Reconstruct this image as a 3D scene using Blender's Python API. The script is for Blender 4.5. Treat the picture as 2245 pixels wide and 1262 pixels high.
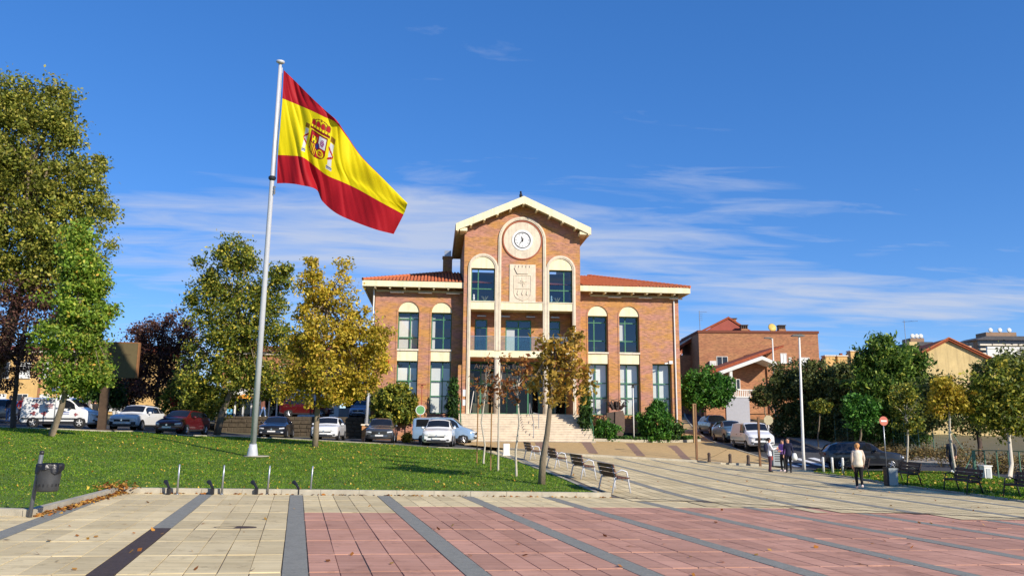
import bpy, bmesh, math, random
import numpy as np
from mathutils import Vector, Matrix

for o in list(bpy.data.objects):
    bpy.data.objects.remove(o)
SC = bpy.context.scene
COL = SC.collection
PI = math.pi
R = math.radians

# ------------------------------------------------------------------ camera
F, PX, PY, EYE = 1750.0, 1122.5, 631.0, 1.65
PITCH = math.atan(307 / F)
YAW = math.atan((1122.5 - 946) / F * math.cos(PITCH))
ROLL = .007
FW = np.array([math.sin(YAW) * math.cos(PITCH), math.cos(YAW) * math.cos(PITCH), math.sin(PITCH)])
_r0 = np.array([math.cos(YAW), -math.sin(YAW), 0])
_u0 = np.cross(_r0, FW)
UP = math.cos(ROLL) * _u0 - math.sin(ROLL) * _r0
RT = np.cross(FW, UP)
EYEP = np.array([0, 0, EYE])
cam = bpy.data.cameras.new('camera')
camo = bpy.data.objects.new('camera', cam)
COL.objects.link(camo)
cam.sensor_width = 36.0
cam.lens = F / 2245 * 36.0
cam.clip_end = 3000
mw = Matrix.Identity(4)
for i in range(3):
    mw[i][0], mw[i][1], mw[i][2], mw[i][3] = RT[i], UP[i], -FW[i], EYEP[i]
camo.matrix_world = mw
SC.camera = camo

# ------------------------------------------------------------------ sky, sun, exposure
SUN_EL, SUN_AZ = R(27), R(-38)      # shadows run away from the camera and to the left
S2L = np.array([math.sin(-SUN_AZ), -math.cos(SUN_AZ), math.tan(SUN_EL)])   # towards the sun
S2L = S2L / np.linalg.norm(S2L)
W = bpy.data.worlds.new('World')
SC.world = W
W.use_nodes = True
nt = W.node_tree
nt.nodes.clear()
def nd(tree, typ, **kw):
    n = tree.nodes.new(typ)
    for k, v in kw.items():
        if k.startswith('i_'):
            key = k[2:]
            key = int(key) if key.isdigit() else key.replace('_', ' ')
            n.inputs[key].default_value = v
        else:
            setattr(n, k, v)
    return n
def ramp(tree, stops, interp='LINEAR'):
    n = tree.nodes.new('ShaderNodeValToRGB')
    n.color_ramp.interpolation = interp
    e = n.color_ramp.elements
    while len(e) > 1:
        e.remove(e[-1])
    for i, (p, c) in enumerate(stops):
        x = e[0] if i == 0 else e.new(p)
        x.position = p
        x.color = (*c, 1) if len(c) == 3 else c
    return n
def math_n(tree, op, a, b=None, clamp=False):
    n = tree.nodes.new('ShaderNodeMath')
    n.operation = op
    n.use_clamp = clamp
    for i, v in enumerate((a, b)):
        if v is None:
            continue
        if isinstance(v, (int, float)):
            n.inputs[i].default_value = v
        else:
            tree.links.new(v, n.inputs[i])
    return n.outputs[0]
L = nt.links.new
sky = nd(nt, 'ShaderNodeTexSky', sky_type='NISHITA', sun_disc=False, sun_elevation=SUN_EL,
         sun_rotation=math.atan2(S2L[0], S2L[1]), altitude=0, air_density=.7, dust_density=0, ozone_density=6.0)
gam = nd(nt, 'ShaderNodeGamma', i_Gamma=.6)
L(sky.outputs[0], gam.inputs[0])
hsv = nd(nt, 'ShaderNodeHueSaturation', i_Saturation=1.45, i_Value=2.75, i_Hue=.514)
L(gam.outputs[0], hsv.inputs['Color'])
tc = nd(nt, 'ShaderNodeTexCoord')
sep = nd(nt, 'ShaderNodeSeparateXYZ')
L(tc.outputs['Generated'], sep.inputs[0])
zc = math_n(nt, 'MAXIMUM', sep.outputs[2], .0)
den = math_n(nt, 'ADD', zc, .045)
cx = math_n(nt, 'DIVIDE', sep.outputs[0], den)
cy = math_n(nt, 'DIVIDE', sep.outputs[1], den)
cmb = nd(nt, 'ShaderNodeCombineXYZ')
L(cx, cmb.inputs[0]); L(cy, cmb.inputs[1])
mp = nd(nt, 'ShaderNodeMapping')
mp.inputs['Location'].default_value = (8.35, 1.1, 0)
mp.inputs['Rotation'].default_value = (0, 0, R(-4))
mp.inputs['Scale'].default_value = (.42, .62, 1)
L(cmb.outputs[0], mp.inputs[0])
n1 = nd(nt, 'ShaderNodeTexNoise', i_Scale=1.0, i_Detail=3.0, i_Roughness=.45, i_Distortion=.2)     # where the banks lie
L(mp.outputs[0], n1.inputs['Vector'])
mp2 = nd(nt, 'ShaderNodeMapping')
mp2.inputs['Rotation'].default_value = (0, 0, R(14))
mp2.inputs['Scale'].default_value = (1.6, 4.6, 1)
L(cmb.outputs[0], mp2.inputs[0])
n2 = nd(nt, 'ShaderNodeTexNoise', i_Scale=1.0, i_Detail=10.0, i_Roughness=.6, i_Distortion=.6)     # combed wisps
L(mp2.outputs[0], n2.inputs['Vector'])
wsp = math_n(nt, 'MULTIPLY', math_n(nt, 'SUBTRACT', n2.outputs[0], .5), .55)
thr = nd(nt, 'ShaderNodeMapRange', i_From_Min=.20, i_From_Max=.42, i_To_Min=.46, i_To_Max=.66)
L(sep.outputs[2], thr.inputs[0])
dlt = math_n(nt, 'SUBTRACT', math_n(nt, 'ADD', n1.outputs[0], wsp), thr.outputs[0])
msk = math_n(nt, 'MULTIPLY', dlt, 4.0, True)
msk = math_n(nt, 'MULTIPLY', msk, .78)
mixc = nd(nt, 'ShaderNodeMix', data_type='RGBA')
L(msk, mixc.inputs[0])
L(hsv.outputs[0], mixc.inputs[6])
mixc.inputs[7].default_value = (5.0, 5.5, 6.7, 1)
bg = nd(nt, 'ShaderNodeBackground', i_Strength=.10)
L(mixc.outputs[2], bg.inputs[0])
wo = nd(nt, 'ShaderNodeOutputWorld')
L(bg.outputs[0], wo.inputs[0])

sl = bpy.data.lights.new('sun', 'SUN')
sl.energy = 5.0
sl.angle = R(.53)
sl.color = (1.0, .91, .78)
so = bpy.data.objects.new('sun', sl)
COL.objects.link(so)
so.rotation_euler = Vector(-S2L).to_track_quat('-Z', 'Y').to_euler()
SC.view_settings.view_transform = 'Standard'
SC.view_settings.look = 'None'
SC.view_settings.gamma = 1
SC.view_settings.use_curve_mapping = False
SC.view_settings.exposure = 0.25
SC.render.engine = 'CYCLES'
SC.cycles.use_denoising = True
SC.cycles.max_bounces = 6
SC.cycles.transparent_max_bounces = 12
SC.cycles.caustics_reflective = False
SC.cycles.caustics_refractive = False

# ------------------------------------------------------------------ picking points
def ray(px, py):
    return FW + (px - PX) / F * RT - (py - PY) / F * UP
def at(px, py, d):
    return EYEP + d * ray(px, py)
def onY(px, py, Y):
    v = ray(px, py)
    return EYEP + v * (Y / v[1])

# ------------------------------------------------------------------ terrain
def zp(x):                       # the near plaza falls gently to the right
    return -.017 * (np.clip(x, -16, 26) + 7.66)
def on_plaza(px, py):
    v = ray(px, py)
    t = (zp(0) - EYE) / (v[2] + .017 * v[0])
    return EYEP + v * t
_cp = [on_plaza(*q) for q in [(260, 1080), (800, 1084), (1340, 1090), (0, 1262), (645, 1262), (1400, 1262), (2245, 1262), (0, 1160),
                              (450, 1085), (1700, 1106), (2245, 1138), (1122, 1150), (1800, 1180)]]
_cp += [at(*q) for q in [(1885, 1075, 28.9), (1710, 1037, 38.5), (2110, 1078, 28), (1880, 1033, 47), (1530, 1012, 46.8), (1763, 1027, 43.7),
                         (1650, 985, 55), (1590, 972, 59), (1560, 955, 66), (1530, 905, 95), (1345, 1075, 23.6), (1165, 1010, 37), (1060, 985, 48),
                         (960, 977, 51), (835, 970, 54), (720, 964, 54), (608, 960, 55), (405, 952, 49), (300, 943, 51), (130, 938, 48),
                         (553, 1003, 35), (690, 980, 43), (110, 957, 38), (66, 1130, 14.6), (0, 935, 46), (1017, 968, 58), (1279, 969, 58),
                         (1495, 972, 61.5), (1187, 1060, 25.5), (2130, 1040, 38), (2163, 1047, 34), (1740, 965, 63), (1640, 935, 78), (1800, 988, 55),
                         (1990, 1010, 48), (2245, 1060, 36), (2245, 1110, 24)]]
_cp += [np.array([-30, 15, .5]), np.array([-35, 60, 2.2]), np.array([-8, 62, .9]), np.array([-20, 62, 1.5]), np.array([7, 75, 1.0]), np.array([45, 40, -.6]), np.array([45, 75, 1.5]), np.array([8, 95, 2.8])]
_cp = np.array(_cp)
def _k(r2):
    return np.where(r2 > 1e-9, r2 * np.log(np.maximum(r2, 1e-9)), 0)
_n = len(_cp)
_A = np.zeros((_n + 3, _n + 3))
_d = ((_cp[:, None, :2] - _cp[None, :, :2]) ** 2).sum(-1)
_A[:_n, :_n] = _k(_d) + np.eye(_n) * 12.0
_A[:_n, _n] = 1; _A[:_n, _n + 1:] = _cp[:, :2]
_A[_n, :_n] = 1; _A[_n + 1:, :_n] = _cp[:, :2].T
_w = np.linalg.solve(_A, np.concatenate([_cp[:, 2], [0, 0, 0]]))
_KA, _KB = on_plaza(260, 1080), on_plaza(1340, 1090)
_KN = np.array([-(_KB - _KA)[1], (_KB - _KA)[0]]); _KN = _KN / np.linalg.norm(_KN)
def gzs(xy):
    xy = np.asarray(xy, float)
    c = np.stack([np.clip(xy[:, 0], -34, 46), np.clip(xy[:, 1], 5, 97)], 1)
    d = ((c[:, None, :] - _cp[None, :, :2]) ** 2).sum(-1)
    z = _k(d) @ _w[:_n] + _w[_n] + c @ _w[_n + 1:]
    # meets the near plaza's plane along the kerb line
    t = np.clip((((xy - _KA[:2]) @ _KN) - .3) / 6, 0, 1)
    t = t * t * (3 - 2 * t)
    return zp(xy[:, 0]) * (1 - t) + z * t
def gz(x, y):
    return float(gzs([(x, y)])[0])
def G(px, py):                   # where a pixel's sight line meets the ground
    v = ray(px, py)
    ds = np.arange(6, 130, .1)
    P = EYEP + ds[:, None] * v
    h = P[:, 2] - gzs(P[:, :2])
    i = int(np.argmax(h < 0)) if (h < 0).any() else len(ds) - 1
    return P[i]
def D(px, d, py=960):            # ground point under a pixel column at a given depth
    p = at(px, py, d)
    # stay on the same column: re-solve along the vertical
    for _ in range(3):
        z = gz(p[0], p[1])
        q = at(px, py, d)
        py += (p[2] - z) / d * F
        p = at(px, py, d)
    return np.array([p[0], p[1], gz(p[0], p[1])])

# ------------------------------------------------------------------ materials
MATS = {}
def pm(name, col, rough=.7, var=.12, scale=6.0, bump=0.0, bscale=40.0, metal=0.0, spec=.4, coat=0.0, col2=None, detail=6.0, emit=None, dirt=0.0, stretch=None, streak=0.0):
    if name in MATS:
        return MATS[name]
    m = bpy.data.materials.new(name)
    m.use_nodes = True
    t = m.node_tree
    b = t.nodes['Principled BSDF']
    b.inputs['Roughness'].default_value = rough
    b.inputs['Metallic'].default_value = metal
    b.inputs['Specular IOR Level'].default_value = spec
    b.inputs['Coat Weight'].default_value = coat
    b.inputs['Coat Roughness'].default_value = .05
    tcn = nd(t, 'ShaderNodeTexCoord')
    vec = tcn.outputs['Object']
    if stretch:
        mpn = nd(t, 'ShaderNodeMapping')
        mpn.inputs['Scale'].default_value = stretch
        t.links.new(vec, mpn.inputs[0])
        vec = mpn.outputs[0]
    n = nd(t, 'ShaderNodeTexNoise', i_Scale=scale, i_Detail=detail, i_Roughness=.6)
    t.links.new(vec, n.inputs['Vector'])
    c2 = col2 or tuple(min(1, c * (1 + var)) for c in col)
    c1 = col if col2 else tuple(c * (1 - var) for c in col)
    rp = ramp(t, [(.3, c1), (.7, c2)])
    t.links.new(n.outputs[0], rp.inputs[0])
    out = rp.outputs[0]
    if dirt:
        n3 = nd(t, 'ShaderNodeTexNoise', i_Scale=scale * .23, i_Detail=8.0, i_Roughness=.7)
        t.links.new(vec, n3.inputs['Vector'])
        r3 = ramp(t, [(.45, (1, 1, 1)), (.75, (1 - dirt,) * 3)])
        t.links.new(n3.outputs[0], r3.inputs[0])
        mx = nd(t, 'ShaderNodeMix', data_type='RGBA', blend_type='MULTIPLY')
        mx.inputs[0].default_value = 1
        t.links.new(out, mx.inputs[6]); t.links.new(r3.outputs[0], mx.inputs[7])
        out = mx.outputs[2]
    if streak:                     # rain streaks and grime running down
        mp4 = nd(t, 'ShaderNodeMapping'); mp4.inputs['Scale'].default_value = (4.5, 4.5, .22)
        t.links.new(tcn.outputs['Object'], mp4.inputs[0])
        n4 = nd(t, 'ShaderNodeTexNoise', i_Scale=1.0, i_Detail=7.0, i_Roughness=.7)
        t.links.new(mp4.outputs[0], n4.inputs['Vector'])
        r4 = ramp(t, [(.46, (1, 1, 1)), (.68, (1 - streak, 1 - streak, 1 - streak * .9))])
        t.links.new(n4.outputs[0], r4.inputs[0])
        mx4 = nd(t, 'ShaderNodeMix', data_type='RGBA', blend_type='MULTIPLY')
        mx4.inputs[0].default_value = 1
        t.links.new(out, mx4.inputs[6]); t.links.new(r4.outputs[0], mx4.inputs[7])
        out = mx4.outputs[2]
    t.links.new(out, b.inputs['Base Color'])
    if bump:
        n2 = nd(t, 'ShaderNodeTexNoise', i_Scale=bscale, i_Detail=4.0)
        t.links.new(vec, n2.inputs['Vector'])
        bp = nd(t, 'ShaderNodeBump', i_Strength=bump, i_Distance=.02)
        t.links.new(n2.outputs[0], bp.inputs['Height'])
        t.links.new(bp.outputs[0], b.inputs['Normal'])
    if emit:
        b.inputs['Emission Color'].default_value = (*emit, 1)
        b.inputs['Emission Strength'].default_value = 1
    MATS[name] = m
    return m
def srgb(r, g, b):
    f = lambda c: (c / 255 / 12.92) if c <= 10 else ((c / 255 + .055) / 1.055) ** 2.4
    return (f(r), f(g), f(b))
def leafmat(name, stops, trans=.35):
    if name in MATS:
        return MATS[name]
    m = bpy.data.materials.new(name)
    m.use_nodes = True
    t = m.node_tree
    t.nodes.clear()
    geo = nd(t, 'ShaderNodeNewGeometry')
    rp = ramp(t, stops)
    t.links.new(geo.outputs['Random Per Island'], rp.inputs[0])
    tcn = nd(t, 'ShaderNodeTexCoord')
    n = nd(t, 'ShaderNodeTexNoise', i_Scale=.8, i_Detail=2.0)
    t.links.new(tcn.outputs['Object'], n.inputs['Vector'])
    hs = nd(t, 'ShaderNodeHueSaturation')
    mr = nd(t, 'ShaderNodeMapRange', i_From_Min=.3, i_From_Max=.7, i_To_Min=.7, i_To_Max=1.3)
    t.links.new(n.outputs[0], mr.inputs[0])
    t.links.new(mr.outputs[0], hs.inputs['Value'])
    t.links.new(rp.outputs[0], hs.inputs['Color'])
    d = nd(t, 'ShaderNodeBsdfPrincipled', i_Roughness=.55)
    d.inputs['Specular IOR Level'].default_value = .3
    tr = nd(t, 'ShaderNodeBsdfTranslucent')
    t.links.new(hs.outputs[0], d.inputs['Base Color'])
    t.links.new(hs.outputs[0], tr.inputs[0])
    mx = nd(t, 'ShaderNodeMixShader', i_0=trans)
    t.links.new(d.outputs[0], mx.inputs[1]); t.links.new(tr.outputs[0], mx.inputs[2])
    o = nd(t, 'ShaderNodeOutputMaterial')
    t.links.new(mx.outputs[0], o.inputs[0])
    MATS[name] = m
    return m
def glassmat(name, tint=(.75, .8, .82), refl=.12, rough=.02):
    if name in MATS:
        return MATS[name]
    m = bpy.data.materials.new(name)
    m.use_nodes = True
    t = m.node_tree
    t.nodes.clear()
    a = nd(t, 'ShaderNodeBsdfTransparent', i_Color=(*tint, 1))
    g = nd(t, 'ShaderNodeBsdfGlossy', i_Roughness=rough)
    g.inputs['Color'].default_value = (.9, .93, .95, 1)
    lw = nd(t, 'ShaderNodeLayerWeight', i_Blend=.25)
    f = math_n(t, 'ADD', lw.outputs['Fresnel'], refl, True)
    mx = nd(t, 'ShaderNodeMixShader')
    t.links.new(f, mx.inputs[0]); t.links.new(a.outputs[0], mx.inputs[1]); t.links.new(g.outputs[0], mx.inputs[2])
    o = nd(t, 'ShaderNodeOutputMaterial')
    t.links.new(mx.outputs[0], o.inputs[0])
    MATS[name] = m
    return m
def brickmat(name, ca, cb, mortar, bands=True, bw=.25, bh=.068):
    m = bpy.data.materials.new(name)
    m.use_nodes = True
    t = m.node_tree
    b = t.nodes['Principled BSDF']
    b.inputs['Roughness'].default_value = .85
    tcn = nd(t, 'ShaderNodeTexCoord')
    s = nd(t, 'ShaderNodeSeparateXYZ')
    t.links.new(tcn.outputs['Object'], s.inputs[0])
    xy = math_n(t, 'ADD', s.outputs[0], s.outputs[1])
    cm = nd(t, 'ShaderNodeCombineXYZ')
    t.links.new(xy, cm.inputs[0]); t.links.new(s.outputs[2], cm.inputs[1])
    br = nd(t, 'ShaderNodeTexBrick', i_Scale=1.0, i_Bias=-.1)
    br.inputs['Brick Width'].default_value = bw
    br.inputs['Row Height'].default_value = bh
    br.inputs['Mortar Size'].default_value = .006
    br.inputs['Mortar Smooth'].default_value = .3
    t.links.new(cm.outputs[0], br.inputs['Vector'])
    mp_ = nd(t, 'ShaderNodeMapping')
    mp_.inputs['Scale'].default_value = (.4, 1.1, 1)
    t.links.new(cm.outputs[0], mp_.inputs[0])
    n = nd(t, 'ShaderNodeTexNoise', i_Scale=1.0, i_Detail=5.0, i_Roughness=.65)
    t.links.new(mp_.outputs[0], n.inputs['Vector'])
    rp = ramp(t, [(.40, ca), (.60, cb)])
    t.links.new(n.outputs[0], rp.inputs[0])
    # brick to brick scatter
    hs = nd(t, 'ShaderNodeHueSaturation', i_Value=.66)
    t.links.new(rp.outputs[0], hs.inputs['Color'])
    hs2 = nd(t, 'ShaderNodeHueSaturation', i_Value=1.18)
    t.links.new(rp.outputs[0], hs2.inputs['Color'])
    t.links.new(hs2.outputs[0], br.inputs['Color1'])
    t.links.new(hs.outputs[0], br.inputs['Color2'])
    br.inputs['Mortar'].default_value = (*mortar, 1)
    t.links.new(br.outputs[0], b.inputs['Base Color'])
    bp = nd(t, 'ShaderNodeBump', i_Strength=.35, i_Distance=.01, invert=True)
    t.links.new(br.outputs['Fac'], bp.inputs['Height'])
    t.links.new(bp.outputs[0], b.inputs['Normal'])
    MATS[name] = m
    return m

# ------------------------------------------------------------------ mesh helpers
class MB:
    def __init__(s):
        s.v, s.f, s.m = [], [], []
    def add(s, vs, fs, m=0):
        n = len(s.v)
        s.v.extend([tuple(map(float, v)) for v in vs])
        for f in fs:
            s.f.append(tuple(i + n for i in f)); s.m.append(m)
        return s
    def box(s, x0, x1, y0, y1, z0, z1, m=0):
        return s.add([(x0, y0, z0), (x1, y0, z0), (x1, y1, z0), (x0, y1, z0), (x0, y0, z1), (x1, y0, z1), (x1, y1, z1), (x0, y1, z1)],
                     [(0, 3, 2, 1), (4, 5, 6, 7), (0, 1, 5, 4), (1, 2, 6, 5), (2, 3, 7, 6), (3, 0, 4, 7)], m)
    def prism(s, poly, a, b, axis='y', m=0):
        """poly in the plane across the axis ('y': (x,z), 'x': (y,z), 'z': (x,y))"""
        k = len(poly)
        mk = {'y': lambda p, t: (p[0], t, p[1]), 'x': lambda p, t: (t, p[0], p[1]), 'z': lambda p, t: (p[0], p[1], t)}[axis]
        vs = [mk(p, a) for p in poly] + [mk(p, b) for p in poly]
        fs = [tuple(range(k)), tuple(range(2 * k - 1, k - 1, -1))] + [(i, i + k, (i + 1) % k + k, (i + 1) % k) for i in range(k)]
        return s.add(vs, fs, m)
    def tube(s, pts, r, n=8, m=0, cap=True):
        pts = [np.array(p, float) for p in pts]
        rs = r if isinstance(r, (list, tuple)) else [r] * len(pts)
        vs, fs = [], []
        for i, p in enumerate(pts):
            t = pts[min(i + 1, len(pts) - 1)] - pts[max(i - 1, 0)]
            t = t / (np.linalg.norm(t) + 1e-9)
            a = np.cross(t, (0, 0, 1)) if abs(t[2]) < .95 else np.cross(t, (1, 0, 0))
            a /= np.linalg.norm(a)
            b = np.cross(t, a)
            for k in range(n):
                c, q = math.cos(2 * PI * k / n), math.sin(2 * PI * k / n)
                vs.append(p + rs[i] * (a * c + b * q))
        for i in range(len(pts) - 1):
            for k in range(n):
                k2 = (k + 1) % n
                fs.append((i * n + k, i * n + k2, (i + 1) * n + k2, (i + 1) * n + k))
        if cap:
            fs.append(tuple(range(n - 1, -1, -1)))
            fs.append(tuple((len(pts) - 1) * n + k for k in range(n)))
        return s.add(vs, fs, m)
    def lathe(s, prof, n=16, c=(0, 0, 0), axis='z', m=0):
        vs, fs = [], []
        for (r, h) in prof:
            for k in range(n):
                a = 2 * PI * k / n
                x, y = r * math.cos(a), r * math.sin(a)
                p = {'z': (x, y, h), 'y': (x, h, y), 'x': (h, x, y)}[axis]
                vs.append((p[0] + c[0], p[1] + c[1], p[2] + c[2]))
        for i in range(len(prof) - 1):
            for k in range(n):
                k2 = (k + 1) % n
                fs.append((i * n + k, i * n + k2, (i + 1) * n + k2, (i + 1) * n + k))
        fs.append(tuple(range(n - 1, -1, -1)))
        fs.append(tuple((len(prof) - 1) * n + k for k in range(n)))
        return s.add(vs, fs, m)
    def ball(s, c, r, n=10, k=6, m=0):
        rr = r if isinstance(r, (tuple, list)) else (r, r, r)
        vs, fs = [], []
        for j in range(k + 1):
            a = PI * j / k
            for i in range(n):
                b = 2 * PI * i / n
                vs.append((c[0] + rr[0] * math.sin(a) * math.cos(b), c[1] + rr[1] * math.sin(a) * math.sin(b), c[2] + rr[2] * math.cos(a)))
        for j in range(k):
            for i in range(n):
                i2 = (i + 1) % n
                fs.append((j * n + i, (j + 1) * n + i, (j + 1) * n + i2, j * n + i2))
        return s.add(vs, fs, m)
    def mesh(s, name, mats, smooth=False):
        me = bpy.data.meshes.new(name)
        me.from_pydata(s.v, [], s.f)
        for mt in (mats if isinstance(mats, (list, tuple)) else [mats]):
            me.materials.append(mt)
        if any(s.m):
            me.polygons.foreach_set('material_index', s.m)
        if smooth:
            me.polygons.foreach_set('use_smooth', [True] * len(me.polygons))
        bm = bmesh.new(); bm.from_mesh(me)
        bmesh.ops.recalc_face_normals(bm, faces=bm.faces)
        bm.to_mesh(me); bm.free()
        me.update()
        return me
    def build(s, name, mats, parent=None, smooth=False, bevel=0, **kw):
        o = link(name, s.mesh(name, mats, smooth), parent, **kw)
        if bevel:
            b = o.modifiers.new('bevel', 'BEVEL'); b.width = bevel; b.segments = 2; b.limit_method = 'ANGLE'
        return o
def tag(o, label=None, cat=None, group=None, kind=None):
    for k, v in (('label', label), ('category', cat), ('group', group), ('kind', kind)):
        if v:
            o[k] = v
    return o
def link(name, data, parent=None, loc=None, rz=None, label=None, cat=None, group=None, kind=None, world=False):
    o = bpy.data.objects.new(name, data)
    COL.objects.link(o)
    if parent is not None:
        o.parent = parent
        if world and parent.parent is None:
            o.matrix_parent_inverse = Matrix.Translation(-Vector(parent.location))
    if loc is not None:
        o.location = loc
    if rz is not None:
        o.rotation_euler = (0, 0, rz)
    return tag(o, label, cat, group, kind)
def empty(name, loc=(0, 0, 0), rz=0, label=None, cat=None, group=None, kind=None):
    o = bpy.data.objects.new(name, None)
    COL.objects.link(o)
    o.empty_display_size = .2
    o.location = loc
    o.rotation_euler = (0, 0, rz)
    return tag(o, label, cat, group, kind)
KIDS = {}
def copy_tree(o, parent=None):
    c = o.copy(); COL.objects.link(c); c.parent = parent
    for ch in [x for x in o.children]:
        copy_tree(ch, c)
    return c
def sheet(name, poly, dz, mat, step=2.0, parent=None, kind='structure', zf=None):
    """a ground sheet over a plan polygon, draped on the terrain"""
    bm = bmesh.new()
    bm.faces.new([bm.verts.new((p[0], p[1], 0)) for p in poly])
    xs = [p[0] for p in poly]; ys = [p[1] for p in poly]
    for ax, lo, hi in ((0, min(xs), max(xs)), (1, min(ys), max(ys))):
        n = (1, 0, 0) if ax == 0 else (0, 1, 0)
        for t in np.arange(math.floor(lo / step) * step + step, hi, step):
            bmesh.ops.bisect_plane(bm, geom=bm.verts[:] + bm.edges[:] + bm.faces[:], plane_co=tuple(t * c for c in n), plane_no=n)
    bmesh.ops.triangulate(bm, faces=bm.faces)
    xy = np.array([(v.co.x, v.co.y) for v in bm.verts])
    zz = gzs(xy) if zf is None else np.array([zf(*q) for q in xy])
    for v, z in zip(bm.verts, zz):
        v.co.z = z + dz
    for f in bm.faces:
        if f.normal.z < 0:
            f.normal_flip()
    me = bpy.data.meshes.new(name)
    bm.to_mesh(me); bm.free()
    me.materials.append(mat)
    me.polygons.foreach_set('use_smooth', [True] * len(me.polygons))
    return link(name, me, parent, kind=kind)
def in_poly(x, y, poly):
    c = False
    j = len(poly) - 1
    for i in range(len(poly)):
        xi, yi, xj, yj = poly[i][0], poly[i][1], poly[j][0], poly[j][1]
        if (yi > y) != (yj > y) and x < (xj - xi) * (y - yi) / (yj - yi) + xi:
            c = not c
        j = i
    return c
def in_poly_np(xy, poly):
    c = np.zeros(len(xy), bool)
    j = len(poly) - 1
    x, y = xy[:, 0], xy[:, 1]
    for i in range(len(poly)):
        xi, yi, xj, yj = poly[i][0], poly[i][1], poly[j][0], poly[j][1]
        if yi != yj:
            c ^= ((yi > y) != (yj > y)) & (x < (xj - xi) * (y - yi) / (yj - yi) + xi)
        j = i
    return c
def quads_mesh(name, V, mat, tri=False):
    """V: (n,4,3) array of separate quads (or (n,3,3))"""
    n, k = V.shape[:2]
    me = bpy.data.meshes.new(name)
    me.vertices.add(n * k)
    me.vertices.foreach_set('co', V.reshape(-1).astype(np.float32))
    me.loops.add(n * k)
    me.loops.foreach_set('vertex_index', np.arange(n * k, dtype=np.int32))
    me.polygons.add(n)
    me.polygons.foreach_set('loop_start', np.arange(0, n * k, k, dtype=np.int32))
    me.polygons.foreach_set('loop_total', np.full(n, k, dtype=np.int32))
    for m in (mat if isinstance(mat, list) else [mat]):
        me.materials.append(m)
    me.update(calc_edges=True)
    return me
# ================================================================== GROUND
rng = np.random.default_rng(7)
M_dirt = pm('dry_earth', srgb(120, 104, 78), .95, .25, 1.5, .5, 18, col2=srgb(92, 92, 58))
M_soil = pm('lawn_soil', srgb(74, 104, 24), .95, .2, 1.1, .6, 60, col2=srgb(104, 124, 40), detail=10, dirt=.3)
M_asph = pm('asphalt', (.062, .062, .066), .9, .25, 9, .5, 90)
M_kerb = pm('kerb_concrete', srgb(178, 170, 150), .9, .14, 5, .3, 60, dirt=.3)
M_grout = pm('grout', srgb(112, 104, 94), .95, .25, 7, .4, 60)
M_band = pm('grey_band_paver', srgb(140, 138, 127), .85, .16, 30, .35, 120, dirt=.25)
M_iron = pm('dark_iron', srgb(76, 62, 54), .7, .3, 14, .5, 50)
M_white = pm('white_paint', (.78, .78, .76), .6, .06, 4, dirt=.2)
M_tan = pm('tan_paver', srgb(196, 164, 112), .88, .16, 12, .3, 80, dirt=.25)
M_brownstrip = pm('brown_paver', srgb(146, 116, 98), .88, .14, 12, .3, 80)
M_walk = pm('sidewalk_concrete', srgb(182, 172, 156), .9, .12, 6, .2, 60, dirt=.3)

def tilemat(name, a, b):
    m = bpy.data.materials.new(name)
    m.use_nodes = True
    t = m.node_tree
    p = t.nodes['Principled BSDF']
    p.inputs['Roughness'].default_value = .8
    p.inputs['Specular IOR Level'].default_value = .3
    geo = nd(t, 'ShaderNodeNewGeometry')
    oi = nd(t, 'ShaderNodeObjectInfo')
    rnd = math_n(t, 'FRACT', math_n(t, 'ADD', geo.outputs['Random Per Island'], oi.outputs['Random']))
    n = nd(t, 'ShaderNodeTexNoise', i_Scale=1.1, i_Detail=9.0, i_Roughness=.65)
    t.links.new(geo.outputs['Position'], n.inputs['Vector'])
    rp = ramp(t, [(.3, a), (.7, b)])
    t.links.new(n.outputs[0], rp.inputs[0])
    hs = nd(t, 'ShaderNodeHueSaturation')
    mr = nd(t, 'ShaderNodeMapRange', i_To_Min=.84, i_To_Max=1.1)
    t.links.new(rnd, mr.inputs[0]); t.links.new(mr.outputs[0], hs.inputs['Value'])
    t.links.new(rp.outputs[0], hs.inputs['Color'])
    # fine brushed grooves across each slab, and speckle
    mp_ = nd(t, 'ShaderNodeMapping')
    mp_.inputs['Rotation'].default_value = (0, 0, R(1.0))
    mp_.inputs['Scale'].default_value = (.5, 11, 1)
    t.links.new(geo.outputs['Position'], mp_.inputs[0])
    n2 = nd(t, 'ShaderNodeTexNoise', i_Scale=1.0, i_Detail=3.0)
    t.links.new(mp_.outputs[0], n2.inputs['Vector'])
    r2 = ramp(t, [(.35, (.86, .86, .86)), (.65, (1.06, 1.06, 1.06))])
    t.links.new(n2.outputs[0], r2.inputs[0])
    mx = nd(t, 'ShaderNodeMix', data_type='RGBA', blend_type='MULTIPLY')
    mx.inputs[0].default_value = 1
    t.links.new(hs.outputs[0], mx.inputs[6]); t.links.new(r2.outputs[0], mx.inputs[7])
    # old stains
    n3 = nd(t, 'ShaderNodeTexNoise', i_Scale=3.3, i_Detail=6.0, i_Roughness=.75)
    t.links.new(geo.outputs['Position'], n3.inputs['Vector'])
    r3 = ramp(t, [(.54, (1, 1, 1)), (.70, (.66, .64, .62))])
    t.links.new(n3.outputs[0], r3.inputs[0])
    mx2 = nd(t, 'ShaderNodeMix', data_type='RGBA', blend_type='MULTIPLY')
    mx2.inputs[0].default_value = 1
    t.links.new(mx.outputs[2], mx2.inputs[6]); t.links.new(r3.outputs[0], mx2.inputs[7])
    t.links.new(mx2.outputs[2], p.inputs['Base Color'])
    bp = nd(t, 'ShaderNodeBump', i_Strength=.3, i_Distance=.01)
    t.links.new(n2.outputs[0], bp.inputs['Height'])
    t.links.new(bp.outputs[0], p.inputs['Normal'])
    return m
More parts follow.
